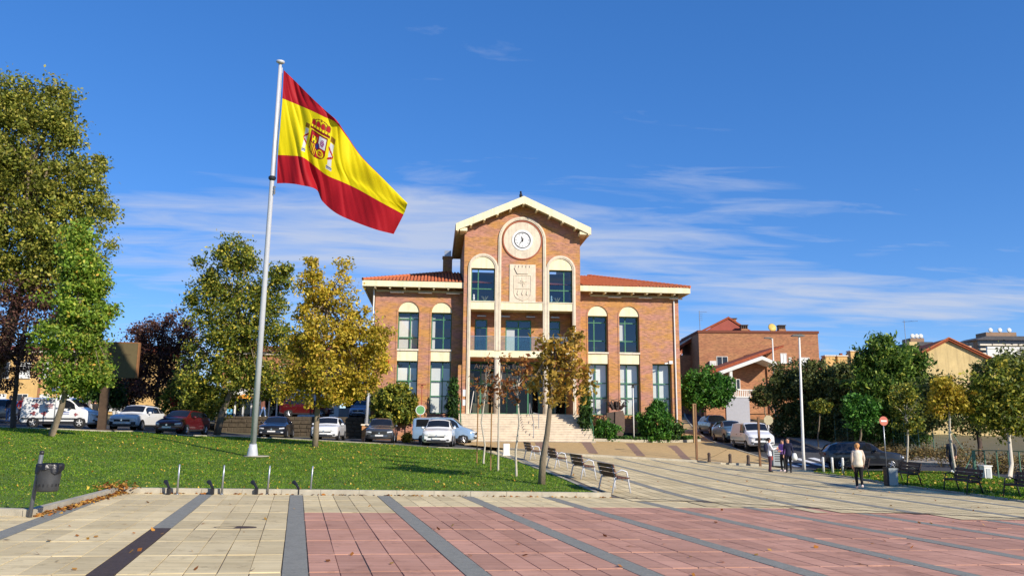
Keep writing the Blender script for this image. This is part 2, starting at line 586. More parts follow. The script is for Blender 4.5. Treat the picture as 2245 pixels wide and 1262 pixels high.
M_cream_t = tilemat('cream_slab', srgb(212, 190, 142), srgb(228, 208, 162))
M_red_t = tilemat('red_slab', srgb(186, 136, 112), srgb(204, 154, 130))

# far base ground, to the horizon
def far_ground():
    xs = np.concatenate([[-1500, -600, -250, -120, -70], np.arange(-46, 61, 3.0), [75, 110, 200, 420, 900, 1500]])
    ys = np.concatenate([[-300, -80, -30, -10], np.arange(0, 106, 3.0), [118, 140, 180, 240, 330, 480, 800, 1500, 2600]])
    X, Y = np.meshgrid(xs, ys)
    z = gzs(np.stack([X.ravel(), Y.ravel()], 1)) - .12
    d = np.clip((Y.ravel() - 110) / 200, 0, 1) * np.clip((X.ravel() - 45) / 90, 0, 1)
    z = z + 29 * d * d * (3 - 2 * d)
    nx, ny = len(xs), len(ys)
    f = [(j * nx + i, j * nx + i + 1, (j + 1) * nx + i + 1, (j + 1) * nx + i) for j in range(ny - 1) for i in range(nx - 1)]
    mb = MB(); mb.add(np.stack([X.ravel(), Y.ravel(), z], 1), f)
    mb.build('ground', M_dirt, smooth=True, kind='structure')
far_ground()

K0, K1, K2 = on_plaza(260, 1080), on_plaza(1340, 1090), on_plaza(2245, 1138)
KL1, KL2 = on_plaza(70, 1132), on_plaza(0, 1130)
xy = lambda *a: [tuple(p[:2]) for p in a]
dirL = (KL2 - KL1); dirL /= np.linalg.norm(dirL)
KLX = KL1 + dirL * 9
lawn_far = [D(-160, 45), D(0, 44.5), D(130, 45), D(230, 45.5), D(300, 48), D(405, 46.3), D(500, 49.5), D(608, 51.5), D(720, 51), D(835, 50.5), D(960, 47.6), D(1052, 47)]
lawn_right = [G(1070, 992), G(1200, 1035), K1 + np.array([-.12, .1, 0])]
LAWN = xy(KLX, KL1, K0) + xy(*lawn_right[::-1]) + xy(*lawn_far[::-1]) + [(-36, 46), (-36, 14)]
sheet('lawn', LAWN, .03, M_soil, 1.5)

fore_near = [G(1108, 986), G(1250, 998.5), G(1400, 1006), G(1530, 1013)]
PL_right = [D(1580, 45.6), D(1700, 44.6), D(1752, 44), G(1785, 1037), G(1950, 1062), G(2110, 1083), G(2245, 1102)]
PLR_end = PL_right[-1] + (PL_right[-1] - PL_right[-2]) / np.linalg.norm(PL_right[-1] - PL_right[-2]) * 8
K3 = K2 + (K2 - K1) / np.linalg.norm(K2 - K1) * 6
UPPER = xy(K1, K2, K3, PLR_end) + xy(*PL_right[::-1]) + xy(*fore_near[::-1]) + xy(lawn_right[0], lawn_right[1])
LOWER = xy(KLX, KL1, K0, K1, K2, K3) + [(22, 2.5), (-16, 2.5)]
plaza = sheet('plaza', LOWER, -.012, M_grout, 1.5, zf=lambda x, y: zp(x))
upper = sheet('upper_plaza', UPPER, .0, M_grout, 1.5)

# ---- near plaza: slabs laid between grey bands
P = on_plaza
O = P(635.3, 1084.5)
eb = P(646.3, 1262) - P(649.5, 1084.5); eb /= np.linalg.norm(eb)
ec = P(1188, 1088.5) - O; pitch = np.linalg.norm(ec) / 3; ec /= np.linalg.norm(ec)
pitch = .5 * (pitch + np.linalg.norm(P(825, 1085.5) - O))
bw = np.linalg.norm(P(663.8, 1084.5) - O)
tw = (pitch - bw) / 5
Lr = abs((P(655, 1247) - P(655, 1093.7)) @ eb) / 7
def pos(s, t):
    """s along the kerb, t towards the camera"""
    p = O + ec * s + eb * t
    p = p.copy(); p[2] = zp(p[0])
    return p
def slab_mesh(name, w, l, mat, th=.03):
    a, b = ec * w, eb * l
    a = np.array([a[0], a[1], -.017 * a[0]]); b = np.array([b[0], b[1], -.017 * b[0]])
    mb = MB()
    top = [np.zeros(3), a, a + b, b]
    c = sum(top) / 4
    ch = [q + (c - q) * .012 + np.array([0, 0, .0]) for q in top]
    base = [q - np.array([0, 0, .004]) for q in top]
    low = [q - np.array([0, 0, th]) for q in top]
    mb.add(ch + base + low, [(0, 1, 2, 3)] + [(i, i + 4, (i + 1) % 4 + 4, (i + 1) % 4) for i in range(4)] + [(i + 4, i + 8, (i + 1) % 4 + 8, (i + 1) % 4 + 4) for i in range(4)])
    return mb.mesh(name, mat)
GAPC, GAPR = .012, .045
me_c = slab_mesh('paving_slab', tw - GAPC, Lr - GAPR, M_cream_t)
me_r = slab_mesh('paving_slab', tw - GAPC, Lr - GAPR, M_red_t)
def pr(p):
    q = np.asarray(p, float) - EYEP
    d = q @ FW
    return PX + F * (q @ RT) / max(d, .1), PY - F * (q @ UP) / max(d, .1), d
cand = []
for c in range(-5, 12):
    for r in range(-1, 13):
        for k in range(5):
            s, t = c * pitch + bw + k * tw + GAPC / 2, r * Lr + .02
            q = [pos(s, t), pos(s + tw - GAPC, t), pos(s + tw - GAPC, t + Lr - GAPR), pos(s, t + Lr - GAPR)]
            ctr = sum(q) / 4
            if sum(in_poly(a[0], a[1], LOWER) for a in q) < (1 if c < 0 else 2) or (c >= 0 and r < 0):
                continue
            red = (c == 0 and r >= 3) or (c >= 1 and r >= 2)
            pp = [pr(a) for a in q]
            if min(a[2] for a in pp) < 2:
                continue
            ar = .5 * abs(sum(pp[i][0] * pp[(i + 1) % 4][1] - pp[(i + 1) % 4][0] * pp[i][1] for i in range(4)))
            vis = any(-30 < a[0] < 2275 and 600 < a[1] < 1290 for a in pp)
            cand.append((ar if vis else -1, red, q[0]))
cand.sort(key=lambda a: -a[0])
jr = np.random.default_rng(3)
for i, (ar, red, q) in enumerate(cand[:300]):
    o = link('paving_slab', me_r if red else me_c, plaza)
    o.location = (q[0] + jr.uniform(-.003, .003), q[1] + jr.uniform(-.006, .006), q[2] + jr.uniform(-.002, .002))
    o.rotation_euler = (jr.uniform(-.002, .002), jr.uniform(-.002, .002), jr.uniform(-.004, .004))
for red, mat, me in ((0, M_cream_t, me_c), (1, M_red_t, me_r)):
    mb = MB()
    base = [v.co.copy() for v in me.vertices]
    for ar, rd, q in cand[300:]:
        if rd == red:
            dz = jr.uniform(-.0015, .0015)
            mb.add([(v.x + q[0], v.y + q[1], v.z + q[2] + dz) for v in base], [tuple(p.vertices) for p in me.polygons])
    if mb.v:
        mb.build('distant_slabs', mat, plaza, kind='stuff')
# grey bands and the iron drain cover
for c in range(-5, 12):
    t0 = 0.0 if c >= -2 else 1.5
    t1 = 13 * Lr
    segs = [(t0, t1, M_band)]
    if c == -1:
        segs = [(0.0, 4.85 * Lr, M_band), (4.87 * Lr, t1, M_iron)]
    for a, b, mt in segs:
        w = bw - .016
        q = [pos(c * pitch + .008, a), pos(c * pitch + .008 + w, a), pos(c * pitch + .008 + w, b), pos(c * pitch + .008, b)]
        if c < -2 and not in_poly(*(sum(q[:2]) / 2)[:2], LOWER):
            # start where the kerb line lets it
            tt = a
            while tt < b and not (in_poly(*pos(c * pitch, tt)[:2], LOWER) and in_poly(*pos(c * pitch + bw, tt)[:2], LOWER)):
                tt += .05
            if tt >= b - .3:
                continue
            q[0], q[1] = pos(c * pitch + .008, tt), pos(c * pitch + .008 + w, tt)
        mb = MB()
        dz = np.array([0, 0, .002 if mt is M_band else .004])
        mb.add([x + dz for x in q] + [x - np.array([0, 0, .03]) for x in q], [(0, 1, 2, 3), (0, 4, 5, 1), (1, 5, 6, 2), (2, 6, 7, 3), (3, 7, 4, 0)])
        mb.build('drain_cover' if mt is M_iron else 'grey_band', mt, plaza)
# oval manhole lid beside the band
ml = P(515, 1155)
MB().lathe([(.0, .0), (.30, .0), (.33, .004), (.36, .006), (.38, -.02)], 20).build('manhole_lid', M_iron, plaza, loc=(ml[0], ml[1], ml[2] + .001)).scale = (1, .42, .6)
# thin drain slot between the two plazas
dl = K3 - K1
nseg = 14
mb = MB()
for i in range(nseg):
    a, b = K1 + dl * (i / nseg), K1 + dl * ((i + 1) / nseg)
    n = np.array([-dl[1], dl[0], 0]) / np.linalg.norm(dl[:2]) * .045
    z0_, z1_ = zp(a[0]) + .022, zp(b[0]) + .022
    mb.add([(a[0] - n[0], a[1] - n[1], z0_), (b[0] - n[0], b[1] - n[1], z1_), (b[0] + n[0], b[1] + n[1], z1_), (a[0] + n[0], a[1] + n[1], z0_)], [(0, 1, 2, 3)])
mb.build('drain_slot', M_iron, plaza)

# ---- upper plaza: the same slabs seen flatter
ua = G(1344, 1019.5); ub = G(1649, 1091)
eu = ua - ub; eu[2] = 0; eu /= np.linalg.norm(eu)
ecx = np.array([ec[0], ec[1], 0]); ecx /= np.linalg.norm(ecx)
V = []; Vb = {}
org = np.array([ub[0], ub[1], 0])
def upos(s, t):
    return org + ecx * s + eu * t
tp = []
for c in range(-9, 14):
    for r in range(-4, 32):
        for k in range(5):
            s, t = c * pitch + bw + k * tw, r * Lr
            q = np.array([upos(s + .012, t + .02), upos(s + tw - .012, t + .02), upos(s + tw - .012, t + Lr - .03), upos(s + .012, t + Lr - .03)])
            if in_poly_np(q[:, :2], UPPER).any():
                tp.append(q)
tp = np.array(tp)
tp[:, :, 2] = gzs(tp[:, :, :2].reshape(-1, 2)).reshape(-1, 4) + .012
link('upper_slabs', quads_mesh('upper_slabs', tp, M_cream_t), upper, kind='stuff')
for c in range(-9, 14):
    run = []
    for r in np.arange(-4 * Lr, 32 * Lr, .5):
        q = np.array([upos(c * pitch + .01, r), upos(c * pitch + bw - .01, r), upos(c * pitch + bw - .01, r + .5), upos(c * pitch + .01, r + .5)])
        if in_poly_np(q[:, :2], UPPER).all():
            run.append(q)
    if len(run) > 1:
        run = np.array(run)
        run[:, :, 2] = gzs(run[:, :, :2].reshape(-1, 2)).reshape(-1, 4) + .014
        link('grey_band', quads_mesh('grey_band', run, M_band), upper)

# ---- kerbs as runs of stones
def kerb(name, pts, w, h, mat, stone=1.0, zoff=0.0, zf=None):
    root = empty(name, tuple(pts[0]), kind='structure')
    zf = zf or gz
    for a, b in zip(pts[:-1], pts[1:]):
        a, b = np.array(a[:2]), np.array(b[:2])
        Ld = np.linalg.norm(b - a)
        n = max(1, round(Ld / stone))
        e = (b - a) / Ld
        q = np.array([-e[1], e[0]])
        for i in range(n):
            s0, s1 = Ld * i / n + .004, Ld * (i + 1) / n - .004
            mb = MB()
            vs = []
            for top in (0, 1):
                for (s, k) in ((s0, 0), (s1, 0), (s1, 1), (s0, 1)):
                    p = a + e * s + q * (w * k)
                    vs.append((p[0], p[1], zf(*(a + e * s)) + (h if top else -.12) + zoff))
            mb.add(vs, [(0, 3, 2, 1), (4, 5, 6, 7), (0, 1, 5, 4), (1, 2, 6, 5), (2, 3, 7, 6), (3, 0, 4, 7)])
            mb.build('kerbstone', mat, root, world=True)
    return root
zpl = lambda x, y: zp(x)
kerb('lawn_kerb', [KLX, KL1, K0, K1], .16, .13, M_kerb, zf=zpl)
kerb('bench_kerb', [K1, lawn_right[1], lawn_right[0]], .12, .06, M_kerb, 1.5)
kerb('forecourt_kerb', fore_near, .35, .13, M_kerb, 1.6)
kerb('side_kerb', [fore_near[-1], D(1580, 45.6), D(1700, 46.6)], .3, .10, M_kerb, 1.6)
kerb('right_lawn_kerb', PL_right[3:] + [PLR_end], .12, .06, M_kerb, 1.5)

# ---- car park, forecourt, road, pavements
fc_far = [(20.9, 61.2), (11.9, 58.6), (11.7, 56.7), (2.2, 56.7), (1.2, 56.5)]
FORE = xy(*fore_near) + [(20.9, 55)] + fc_far + xy(D(1048, 50.5))
SIDE = xy(fore_near[-1], D(1580, 45.6), D(1700, 46.6), D(1700, 49.5), D(1622, 54), D(1575, 59), D(1540, 66), D(1505, 88)) + [(20.9, 90), (20.9, 55)]
fore = sheet('forecourt', FORE, .10, M_tan, 1.5)
sheet('side_pavement', SIDE, .08, M_tan, 1.5)
CARPARK = xy(*lawn_far) + [(3.4, 51.5), (1.2, 56.5), (.2, 61), (-5, 61.5), (-8, 60.6), (-14, 61), (-36, 62), (-36, 46)]
sheet('car_park', CARPARK, -.02, M_asph, 2.0)
kerb('car_park_kerb', lawn_far[1:], .14, .10, M_kerb, 1.2)
RK = [D(2300, 42), D(2010, 47), D(1900, 50.5), D(1830, 52.5), D(1800, 55), D(1740, 63), D(1640, 78), D(1565, 95)]
LK = [D(1700, 46.8), D(1700, 49.5), D(1622, 54), D(1575, 59), D(1540, 66), D(1505, 88), D(1500, 97)]
ROAD = xy(*RK) + xy(*LK[::-1]) + xy(D(1752, 44.6), D(1790, 44.8), D(1880, 44), D(2010, 42), D(2300, 37))
road = sheet('road', ROAD, .0, M_asph, 2.0)
kerb('street_kerb', LK, .15, .12, M_kerb, 1.2)
kerb('far_street_kerb', [p for p in RK[::-1]], .15, .12, M_kerb, 1.2)
sheet('street_sidewalk', xy(*RK) + [(p[0] + 2.6, p[1] + 1.0) for p in RK[::-1]], .10, M_walk, 2.0)
# brown strips across the forecourt
for (a, b) in (((1280, 969), (1296, 997)), ((1376, 974), (1400, 1003)), ((1470, 979), (1500, 1010)), ((1185, 972), (1196, 991))):
    pa, pb = G(*a), G(*b)
    e = (pb - pa)[:2]; e = e / np.linalg.norm(e); q = np.array([-e[1], e[0]])
    n = 8
    mb = MB()
    for i in range(n):
        for s in (i / n, (i + 1) / n):
            c = pa[:2] + (pb - pa)[:2] * s
            for k in (-.42, .42):
                mb.v.append((c[0] + q[0] * k, c[1] + q[1] * k, gz(c[0], c[1]) + .106))
        j = i * 4
        mb.f.append((j, j + 1, j + 3, j + 2)); mb.m.append(0)
    mb.build('brown_strip', M_brownstrip, fore)
# zebra crossing
z0c = D(1772, 45.6); z1c = D(1772, 51)
ez = np.array([1, .12]); ez /= np.linalg.norm(ez); qz = np.array([-ez[1], ez[0]])
st = D(1700, 46.6)[:2] + ez * .6 + qz * .6
for i in range(6):
    mb = MB()
    c0 = st + ez * (i * 1.05)
    pts = [c0, c0 + ez * .5, c0 + ez * .5 + qz * 3.6, c0 + qz * 3.6]
    mids = [c0 + qz * 1.8, c0 + ez * .5 + qz * 1.8]
    vs = [pts[0], pts[1], mids[1], mids[0], pts[2], pts[3]]
    mb.add([(p[0], p[1], gz(p[0], p[1]) + .012) for p in vs], [(0, 1, 2, 3), (3, 2, 4, 5)])
    mb.build('crossing_stripe', M_white, road)
RLAWN = xy(*PL_right[3:]) + xy(PLR_end) + xy(D(2330, 34), D(2245, 36), D(2163, 39), D(2060, 42), D(1990, 42.5), D(1880, 43.6), D(1795, 44.4))
sheet('right_lawn', RLAWN, .03, M_soil, 1.5)

# ---- grass blades
M_blade = leafmat('grass_blade', [(0, srgb(60, 94, 14)), (.45, srgb(92, 128, 22)), (.8, srgb(118, 152, 32)), (1, srgb(164, 168, 62))], .3)
def scatter(poly, n, dens):
    p = np.array(poly)
    lo, hi = p.min(0), p.max(0)
    q = rng.uniform(lo, hi, (n, 2))
    q = q[in_poly_np(q, poly)]
    d = np.hypot(q[:, 0], q[:, 1])
    z = gzs(q)
    P3 = np.stack([q[:, 0], q[:, 1], z], 1) - EYEP
    dep = P3 @ FW
    u = PX + F * (P3 @ RT) / dep
    keep = (dep > 3) & (u > -120) & (u < 2365) & (rng.uniform(size=len(q)) < dens(d))
    return np.concatenate([q[keep], z[keep][:, None]], 1), d[keep]
def blades(name, poly, n, dens, h, w):
    P3, d = scatter(poly, n, dens)
    k = len(P3)
    a = rng.uniform(0, 2 * PI, k)
    sc = np.clip(d / 24, .7, 2.2) * rng.uniform(.7, 1.3, k)
    dx = np.stack([np.cos(a), np.sin(a), np.zeros(k)], 1) * (w * sc / 2)[:, None]
    le = rng.normal(0, .35, (k, 2)) * (h * sc)[:, None]
    tip = P3 + np.stack([le[:, 0], le[:, 1], h * np.clip(sc, .7, 1.3)], 1)
    P3 = P3 + np.array([0, 0, .025])
    Vt = np.stack([P3 - dx, P3 + dx, tip], 1)
    return link(name, quads_mesh(name, Vt, M_blade), None, kind='stuff', label='short green grass of the ' + ('big lawn round the flagpole' if 'right' not in name else 'strip behind the far benches'), cat='grass')
blades('lawn_grass', LAWN, 900000, lambda d: np.clip((24 / d) ** 2.0, 0, 1) * .62, .055, .03)
blades('right_lawn_grass', RLAWN, 60000, lambda d: np.ones_like(d), .07, .05)

# ---- fallen leaves
M_fall = leafmat('fallen_leaf', [(0, srgb(150, 92, 36)), (.3, srgb(196, 150, 58)), (.6, srgb(222, 196, 92)), (.85, srgb(206, 170, 60)), (1, srgb(120, 84, 44))], .15)
def leafquads(P3, size, tilt=.5):
    k = len(P3)
    a = rng.uniform(0, 2 * PI, k)
    s = size * rng.uniform(.6, 1.3, k)
    ux = np.stack([np.cos(a), np.sin(a), rng.normal(0, tilt, k)], 1) * s[:, None] * .5
    vy = np.stack([-np.sin(a), np.cos(a), rng.normal(0, tilt, k)], 1) * s[:, None] * .36
    return np.stack([P3 - ux, P3 - vy, P3 + ux, P3 + vy], 1)
P3, d = scatter(LAWN, 13000, lambda d: np.where(d < 26, .5, .33) * .6)
cl = G(960, 1000)[:2]
P4, d4 = scatter(LAWN, 26000, lambda d: np.ones_like(d))
nearp = np.exp(-((P4[:, 0] - D(690, 43)[0] + 1) ** 2 / 60 + (P4[:, 1] - 42) ** 2 / 40)) + .5 * np.exp(-((P4[:, 0] + 1) ** 2 / 16 + (P4[:, 1] - 22.5) ** 2 / 4))
P4 = P4[rng.uniform(size=len(P4)) < nearp * .35]
PL_ = np.concatenate([P3, P4]); PL_[:, 2] += .07
Q1 = leafquads(PL_, .072)
PR, _ = scatter(RLAWN, 2200, lambda d: np.ones_like(d)); PR[:, 2] += .07
link('fallen_leaves', quads_mesh('fallen_leaves', np.concatenate([Q1, leafquads(PR, .11)]), M_fall), kind='stuff', label='yellow and brown leaves fallen on the grass', cat='leaves')
pl_pts = []
for _ in range(85):
    px, py = rng.uniform(0, 2245), rng.uniform(1090, 1262)
    p = on_plaza(px, py); pl_pts.append((p[0], p[1], zp(p[0]) + .02))
for _ in range(120):
    px, py = rng.uniform(1250, 2200), rng.uniform(1020, 1125)
    p = G(px, py)
    if in_poly(p[0], p[1], UPPER): pl_pts.append((p[0], p[1], gz(p[0], p[1]) + .035))
for _ in range(520):                       # drift along the slanting kerb
    s = rng.beta(1.2, 1.0)
    p = KL1 + (K0 - KL1) * s
    n = np.array([K0[1] - KL1[1], -(K0[0] - KL1[0]), 0]); n /= np.linalg.norm(n)
    p = p + n * abs(rng.normal(0, .10)) + n * .03
    pl_pts.append((p[0], p[1], zp(p[0]) + abs(rng.normal(.02, .02))))
for _ in range(330):                       # the heap at the kerb corner
    p = K0 + np.array([rng.normal(-.1, .22), rng.normal(0.05, .28), 0])
    pl_pts.append((p[0], p[1], zp(p[0]) + .10 + abs(rng.normal(0, .07))))
for _ in range(170):
    s = rng.uniform()
    p = K0 + (K1 - K0) * s
    pl_pts.append((p[0], p[1] - abs(rng.normal(.03, .05)), zp(p[0]) + .015))
link('plaza_leaves', quads_mesh('plaza_leaves', leafquads(np.array(pl_pts), .09, .35), leafmat('drifted_leaf', [(0, srgb(120, 70, 30)), (.4, srgb(176, 112, 44)), (.8, srgb(206, 160, 70)), (1, srgb(90, 60, 34))], .15)), kind='stuff', label='brown leaves blown against the kerb and over the paving', cat='leaves')
# ================================================================== TOWN HALL
M_brick = brickmat('facade_brick', srgb(186, 130, 62), srgb(176, 120, 104), srgb(180, 152, 122))
M_cream = pm('cream_render', srgb(240, 228, 188), .8, .06, 3, dirt=.14, streak=.2)
M_stone = pm('pale_stone', srgb(220, 206, 182), .8, .09, 5, .1, 60, dirt=.2, streak=.22)
M_pale = pm('pale_plaster', srgb(224, 212, 190), .85, .07, 8, .1, 40, streak=.2)
M_green = pm('green_frame', srgb(68, 122, 88), .45, .08, 6)
M_glass = glassmat('window_glass', (.97, .98, .98), .085)
M_glass2 = glassmat('dark_glass', (.36, .39, .42), .015)
M_bal = glassmat('balcony_glass', (.82, .9, .88), .05)
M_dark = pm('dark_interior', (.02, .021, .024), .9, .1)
M_blind = pm('white_blind', srgb(226, 228, 222), .85, .05, 3)
M_curt = pm('white_curtain', srgb(222, 222, 216), .9, .12, 9, .6, 10, stretch=(14, 1, .5))
M_tile = pm('roof_tile', srgb(206, 124, 80), .85, .25, 9, .2, 30, col2=srgb(172, 88, 54))
M_soffit = pm('soffit_board', srgb(190, 178, 140), .85, .08, 5)
M_spout = pm('white_spout', srgb(225, 222, 214), .5, .04, 6)
M_step = pm('step_stone', srgb(216, 200, 176), .85, .1, 5, .15, 60, dirt=.3)
M_black = pm('black_metal', (.018, .018, .02), .5, .15, 10)
M_steel = pm('galvanised_steel', srgb(170, 174, 178), .38, .08, 10, metal=.75)
M_copper = pm('terracotta_rim', srgb(160, 92, 66), .8, .1, 8)

YW, YT = 62.0, 60.8
TH = empty('town_hall', (7.0, 61, .5), label='brick town hall with clock gable, arched windows, red tile roof and stone steps', cat='building')
def part(mb, name, mat, parent=TH, **kw):
    return mb.build(name, mat, parent, world=True, **kw)
def wall_y(mb, x0, x1, z0, z1, y0, y1, holes, m=0):
    xs = sorted({x0, x1} | {h[0] for h in holes} | {h[1] for h in holes})
    zs = sorted({z0, z1} | {h[2] for h in holes} | {h[3] for h in holes})
    for a, b in zip(xs[:-1], xs[1:]):
        run = None
        for c, d in zip(zs[:-1], zs[1:]):
            mx, mz = (a + b) / 2, (c + d) / 2
            solid = x0 <= mx <= x1 and z0 <= mz <= z1 and not any(h[0] < mx < h[1] and h[2] < mz < h[3] for h in holes)
            if solid:
                run = [c, d] if run is None else [run[0], d]
            elif run:
                mb.box(a, b, y0, y1, run[0], run[1], m); run = None
        if run:
            mb.box(a, b, y0, y1, run[0], run[1], m)
    return mb
def arc(cx, cz, r, a0, a1, n=14):
    return [(cx + r * math.cos(a0 + (a1 - a0) * i / n), cz + r * math.sin(a0 + (a1 - a0) * i / n)) for i in range(n + 1)]
def spandrels(mb, x0, x1, zs, y0, y1):
    """solid corners above a semicircular head"""
    c, r = (x0 + x1) / 2, (x1 - x0) / 2
    mb.prism([(x0, zs + r)] + arc(c, zs, r, PI, PI / 2, 10), y0, y1)
    mb.prism([(x1, zs + r)] + arc(c, zs, r, 0, PI / 2, 10), y0, y1)
ZG0, ZG1, ZS, ZU0, ZU1 = 2.70, 6.70, 7.48, 7.62, 10.50
wins = [(-2.70, -1.10), (-.12, 1.46), (12.24, 13.84), (14.77, 16.38)]
holes = []
mb = MB()
for a, b in wins:
    r = (b - a) / 2
    holes += [(a, b, ZG0, ZU1 + r)]
holes.append((17.4, 18.95, ZG0, 6.76))
for x0, x1 in ((-4.5, 2.3), (11.42, 19.65)):
    mb = MB()
    for a, b in wins:
        if x0 < a < x1:
            spandrels(mb, a, b, ZU1, YW, YW + .7)
    wall_y(mb, x0, x1, .2, 12.35, YW, YW + .7, [h for h in holes if x0 < h[0] < x1])
    part(mb, 'wing_wall', M_brick)
mb = MB()
mb.box(-4.5, -4.1, YW + .7, 74, .2, 12.35); mb.box(19.25, 19.65, YW + .7, 74, .2, 12.35); mb.box(-4.1, 19.25, 73.6, 74, .2, 12.35)
part(mb, 'rear_wall', M_brick)
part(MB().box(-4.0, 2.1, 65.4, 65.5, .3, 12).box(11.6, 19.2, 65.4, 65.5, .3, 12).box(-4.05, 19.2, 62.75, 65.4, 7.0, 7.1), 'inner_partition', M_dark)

def frame(parent_name, x0, x1, z0, z1, y, verts, hors, fw=.075, glass=M_glass, blind=None, root=TH, cut=None):
    """window: green frame, one pane per light, optional blind behind"""
    mb = MB()
    d0, d1 = y, y + .09
    mb.box(x0, x0 + fw, d0, d1, z0, z1).box(x1 - fw, x1, d0, d1, z0, z1)
    mb.box(x0 + fw, x1 - fw, d0, d1, z0, z0 + fw).box(x0 + fw, x1 - fw, d0, d1, z1 - fw, z1)
    zl = [z0 + fw] + [z for z in hors] + [z1 - fw]
    for z in hors:
        mb.box(x0 + fw, x1 - fw, d0 + .004, d1, z - fw * .5, z + fw * .5)
    lo = cut if cut else -1
    for i in range(len(zl) - 1):
        a = zl[i] + (fw * .5 if i else 0); b = zl[i + 1] - (fw * .5 if i < len(zl) - 2 else 0)
        if i > lo:
            for x in verts:
                mb.box(x - fw * .55, x + fw * .55, d0 + .002, d1, a, b)
    w = part(mb, parent_name, M_green, root)
    for i in range(len(zl) - 1):
        a = zl[i] + (fw * .5 if i else 0); b = zl[i + 1] - (fw * .5 if i < len(zl) - 2 else 0)
        xs = [x0 + fw] + (list(verts) if i > lo else []) + [x1 - fw]
        for c, d in zip(xs[:-1], xs[1:]):
            c2 = c + (fw * .55 if c != xs[0] else 0); d2 = d - (fw * .55 if d != xs[-1] else 0)
            part(MB().add([(c2, y + .04, a), (d2, y + .04, a), (d2, y + .04, b), (c2, y + .04, b)], [(0, 1, 2, 3)]), 'pane', glass, w)
    if blind:
        bx0, bx1, bz0, bz1, bm = blind
        part(MB().box(bx0, bx1, y + .16, y + .18, bz0, bz1), 'blind', bm, w)
    return w
for i, (a, b) in enumerate(wins):
    yf = YW + .5
    L_ = i < 2
    v = a + (b - a) * (.60 if L_ else .40)
    frame('window', a, b, ZG0, ZG1, yf, [v], [4.05, 5.2], blind=(a + .08, b - .08, ZG0 + .08, 6.2 if L_ else ZG1 - .08, M_blind), cut=0)
    v = a + (b - a) * (.60 if L_ else .36)
    cur = {0: (a + .08, b - .08, ZU0 + .08, ZU1 - .3, M_curt), 1: (a + .08, a + .3, ZU0 + .08, ZU1 - .3, M_curt), 3: (a + .08, a + .55, 8.6, ZU1 - .45, M_curt)}.get(i)
    frame('window', a, b, ZU0, ZU1, yf, [v], [8.55, 10.0], blind=cur, cut=0)
    c, r = (a + b) / 2, (b - a) / 2
    part(MB().prism([(a + .003, ZU1 + .003), (b - .003, ZU1 + .003)] + arc(c, ZU1, r - .003, 0.01, PI - .01, 16), YW + .05, YW + .6), 'tympanum', M_cream)
    part(MB().box(a + .003, b - .003, YW + .05, YW + .6, ZG1 + .003, ZS), 'spandrel_panel', M_cream)
    part(MB().box(a - .03, b + .03, YW - .06, YW + .49, ZS + .004, ZU0 - .004), 'sill', M_pale)
    part(MB().box(a + .003, b - .003, YW - .04, YW + .49, ZG0 - .09, ZG0 - .003), 'sill', M_brick)
    # raised brick edge round the arch
    ring = arc(c, ZU1, r + .13, 0, PI, 18) + arc(c, ZU1, r + .012, PI, 0, 18)
    mbk = MB(); mbk.prism(ring, YW - .035, YW + .05)
    mbk.box(a - .13, a - .012, YW - .035, YW + .05, 1.4, ZU1 - .002).box(b + .012, b + .13, YW - .035, YW + .05, 1.4, ZU1 - .002)
    part(mbk, 'brick_surround', M_brick)
frame('window', 17.4, 18.95, ZG0, 6.76, YW + .5, [18.0], [4.05, 5.2], blind=(17.48, 18.87, ZG0 + .08, 6.66, M_blind), cut=0)
# eaves of the wings
EZ0, EZ1, YE = 12.30, 12.74, 61.0
for x0, x1 in ((-5.45, 2.3), (11.42, 20.35)):
    part(MB().box(x0, x1, YE, YE + .12, EZ0, EZ1), 'fascia', M_cream)
    part(MB().box(x0 + .01, x1, YE + .12, YW + .3, 12.36, 12.44), 'soffit', M_soffit)
    n = int((x1 - x0 - .8) / 1.12)
    for i in range(n):
        x = x0 + .9 + i * 1.12
        part(MB().box(x, x + .13, YE + .12, YW, 12.19, 12.358), 'bracket', M_cream)
    part(MB().box(max(x0 + 1, -4.45), min(x1, 19.6), YW - .16, YW - .003, 12.02, 12.18), 'cornice', M_soffit)
    for k in range(3):
        xc = x0 + (x1 - x0) * (.27 + .28 * k)
        part(MB().box(xc, xc + 1.05, YW - .42, YW - .18, 11.92, 12.0).box(xc + .5, xc + .55, YW - .3, YW - .002, 12.0, 12.05), 'eave_light', M_pale)
for a, b in ((-5.45, -5.33), (20.23, 20.35)):
    part(MB().box(a, b, YE + .12, 74.9, EZ0, EZ1), 'side_fascia', M_cream)
for a, b in ((-5.32, -4.5), (19.65, 20.22)):
    part(MB().box(a, b, YW + .31, 74.8, 12.362, 12.438), 'side_soffit', M_soffit)
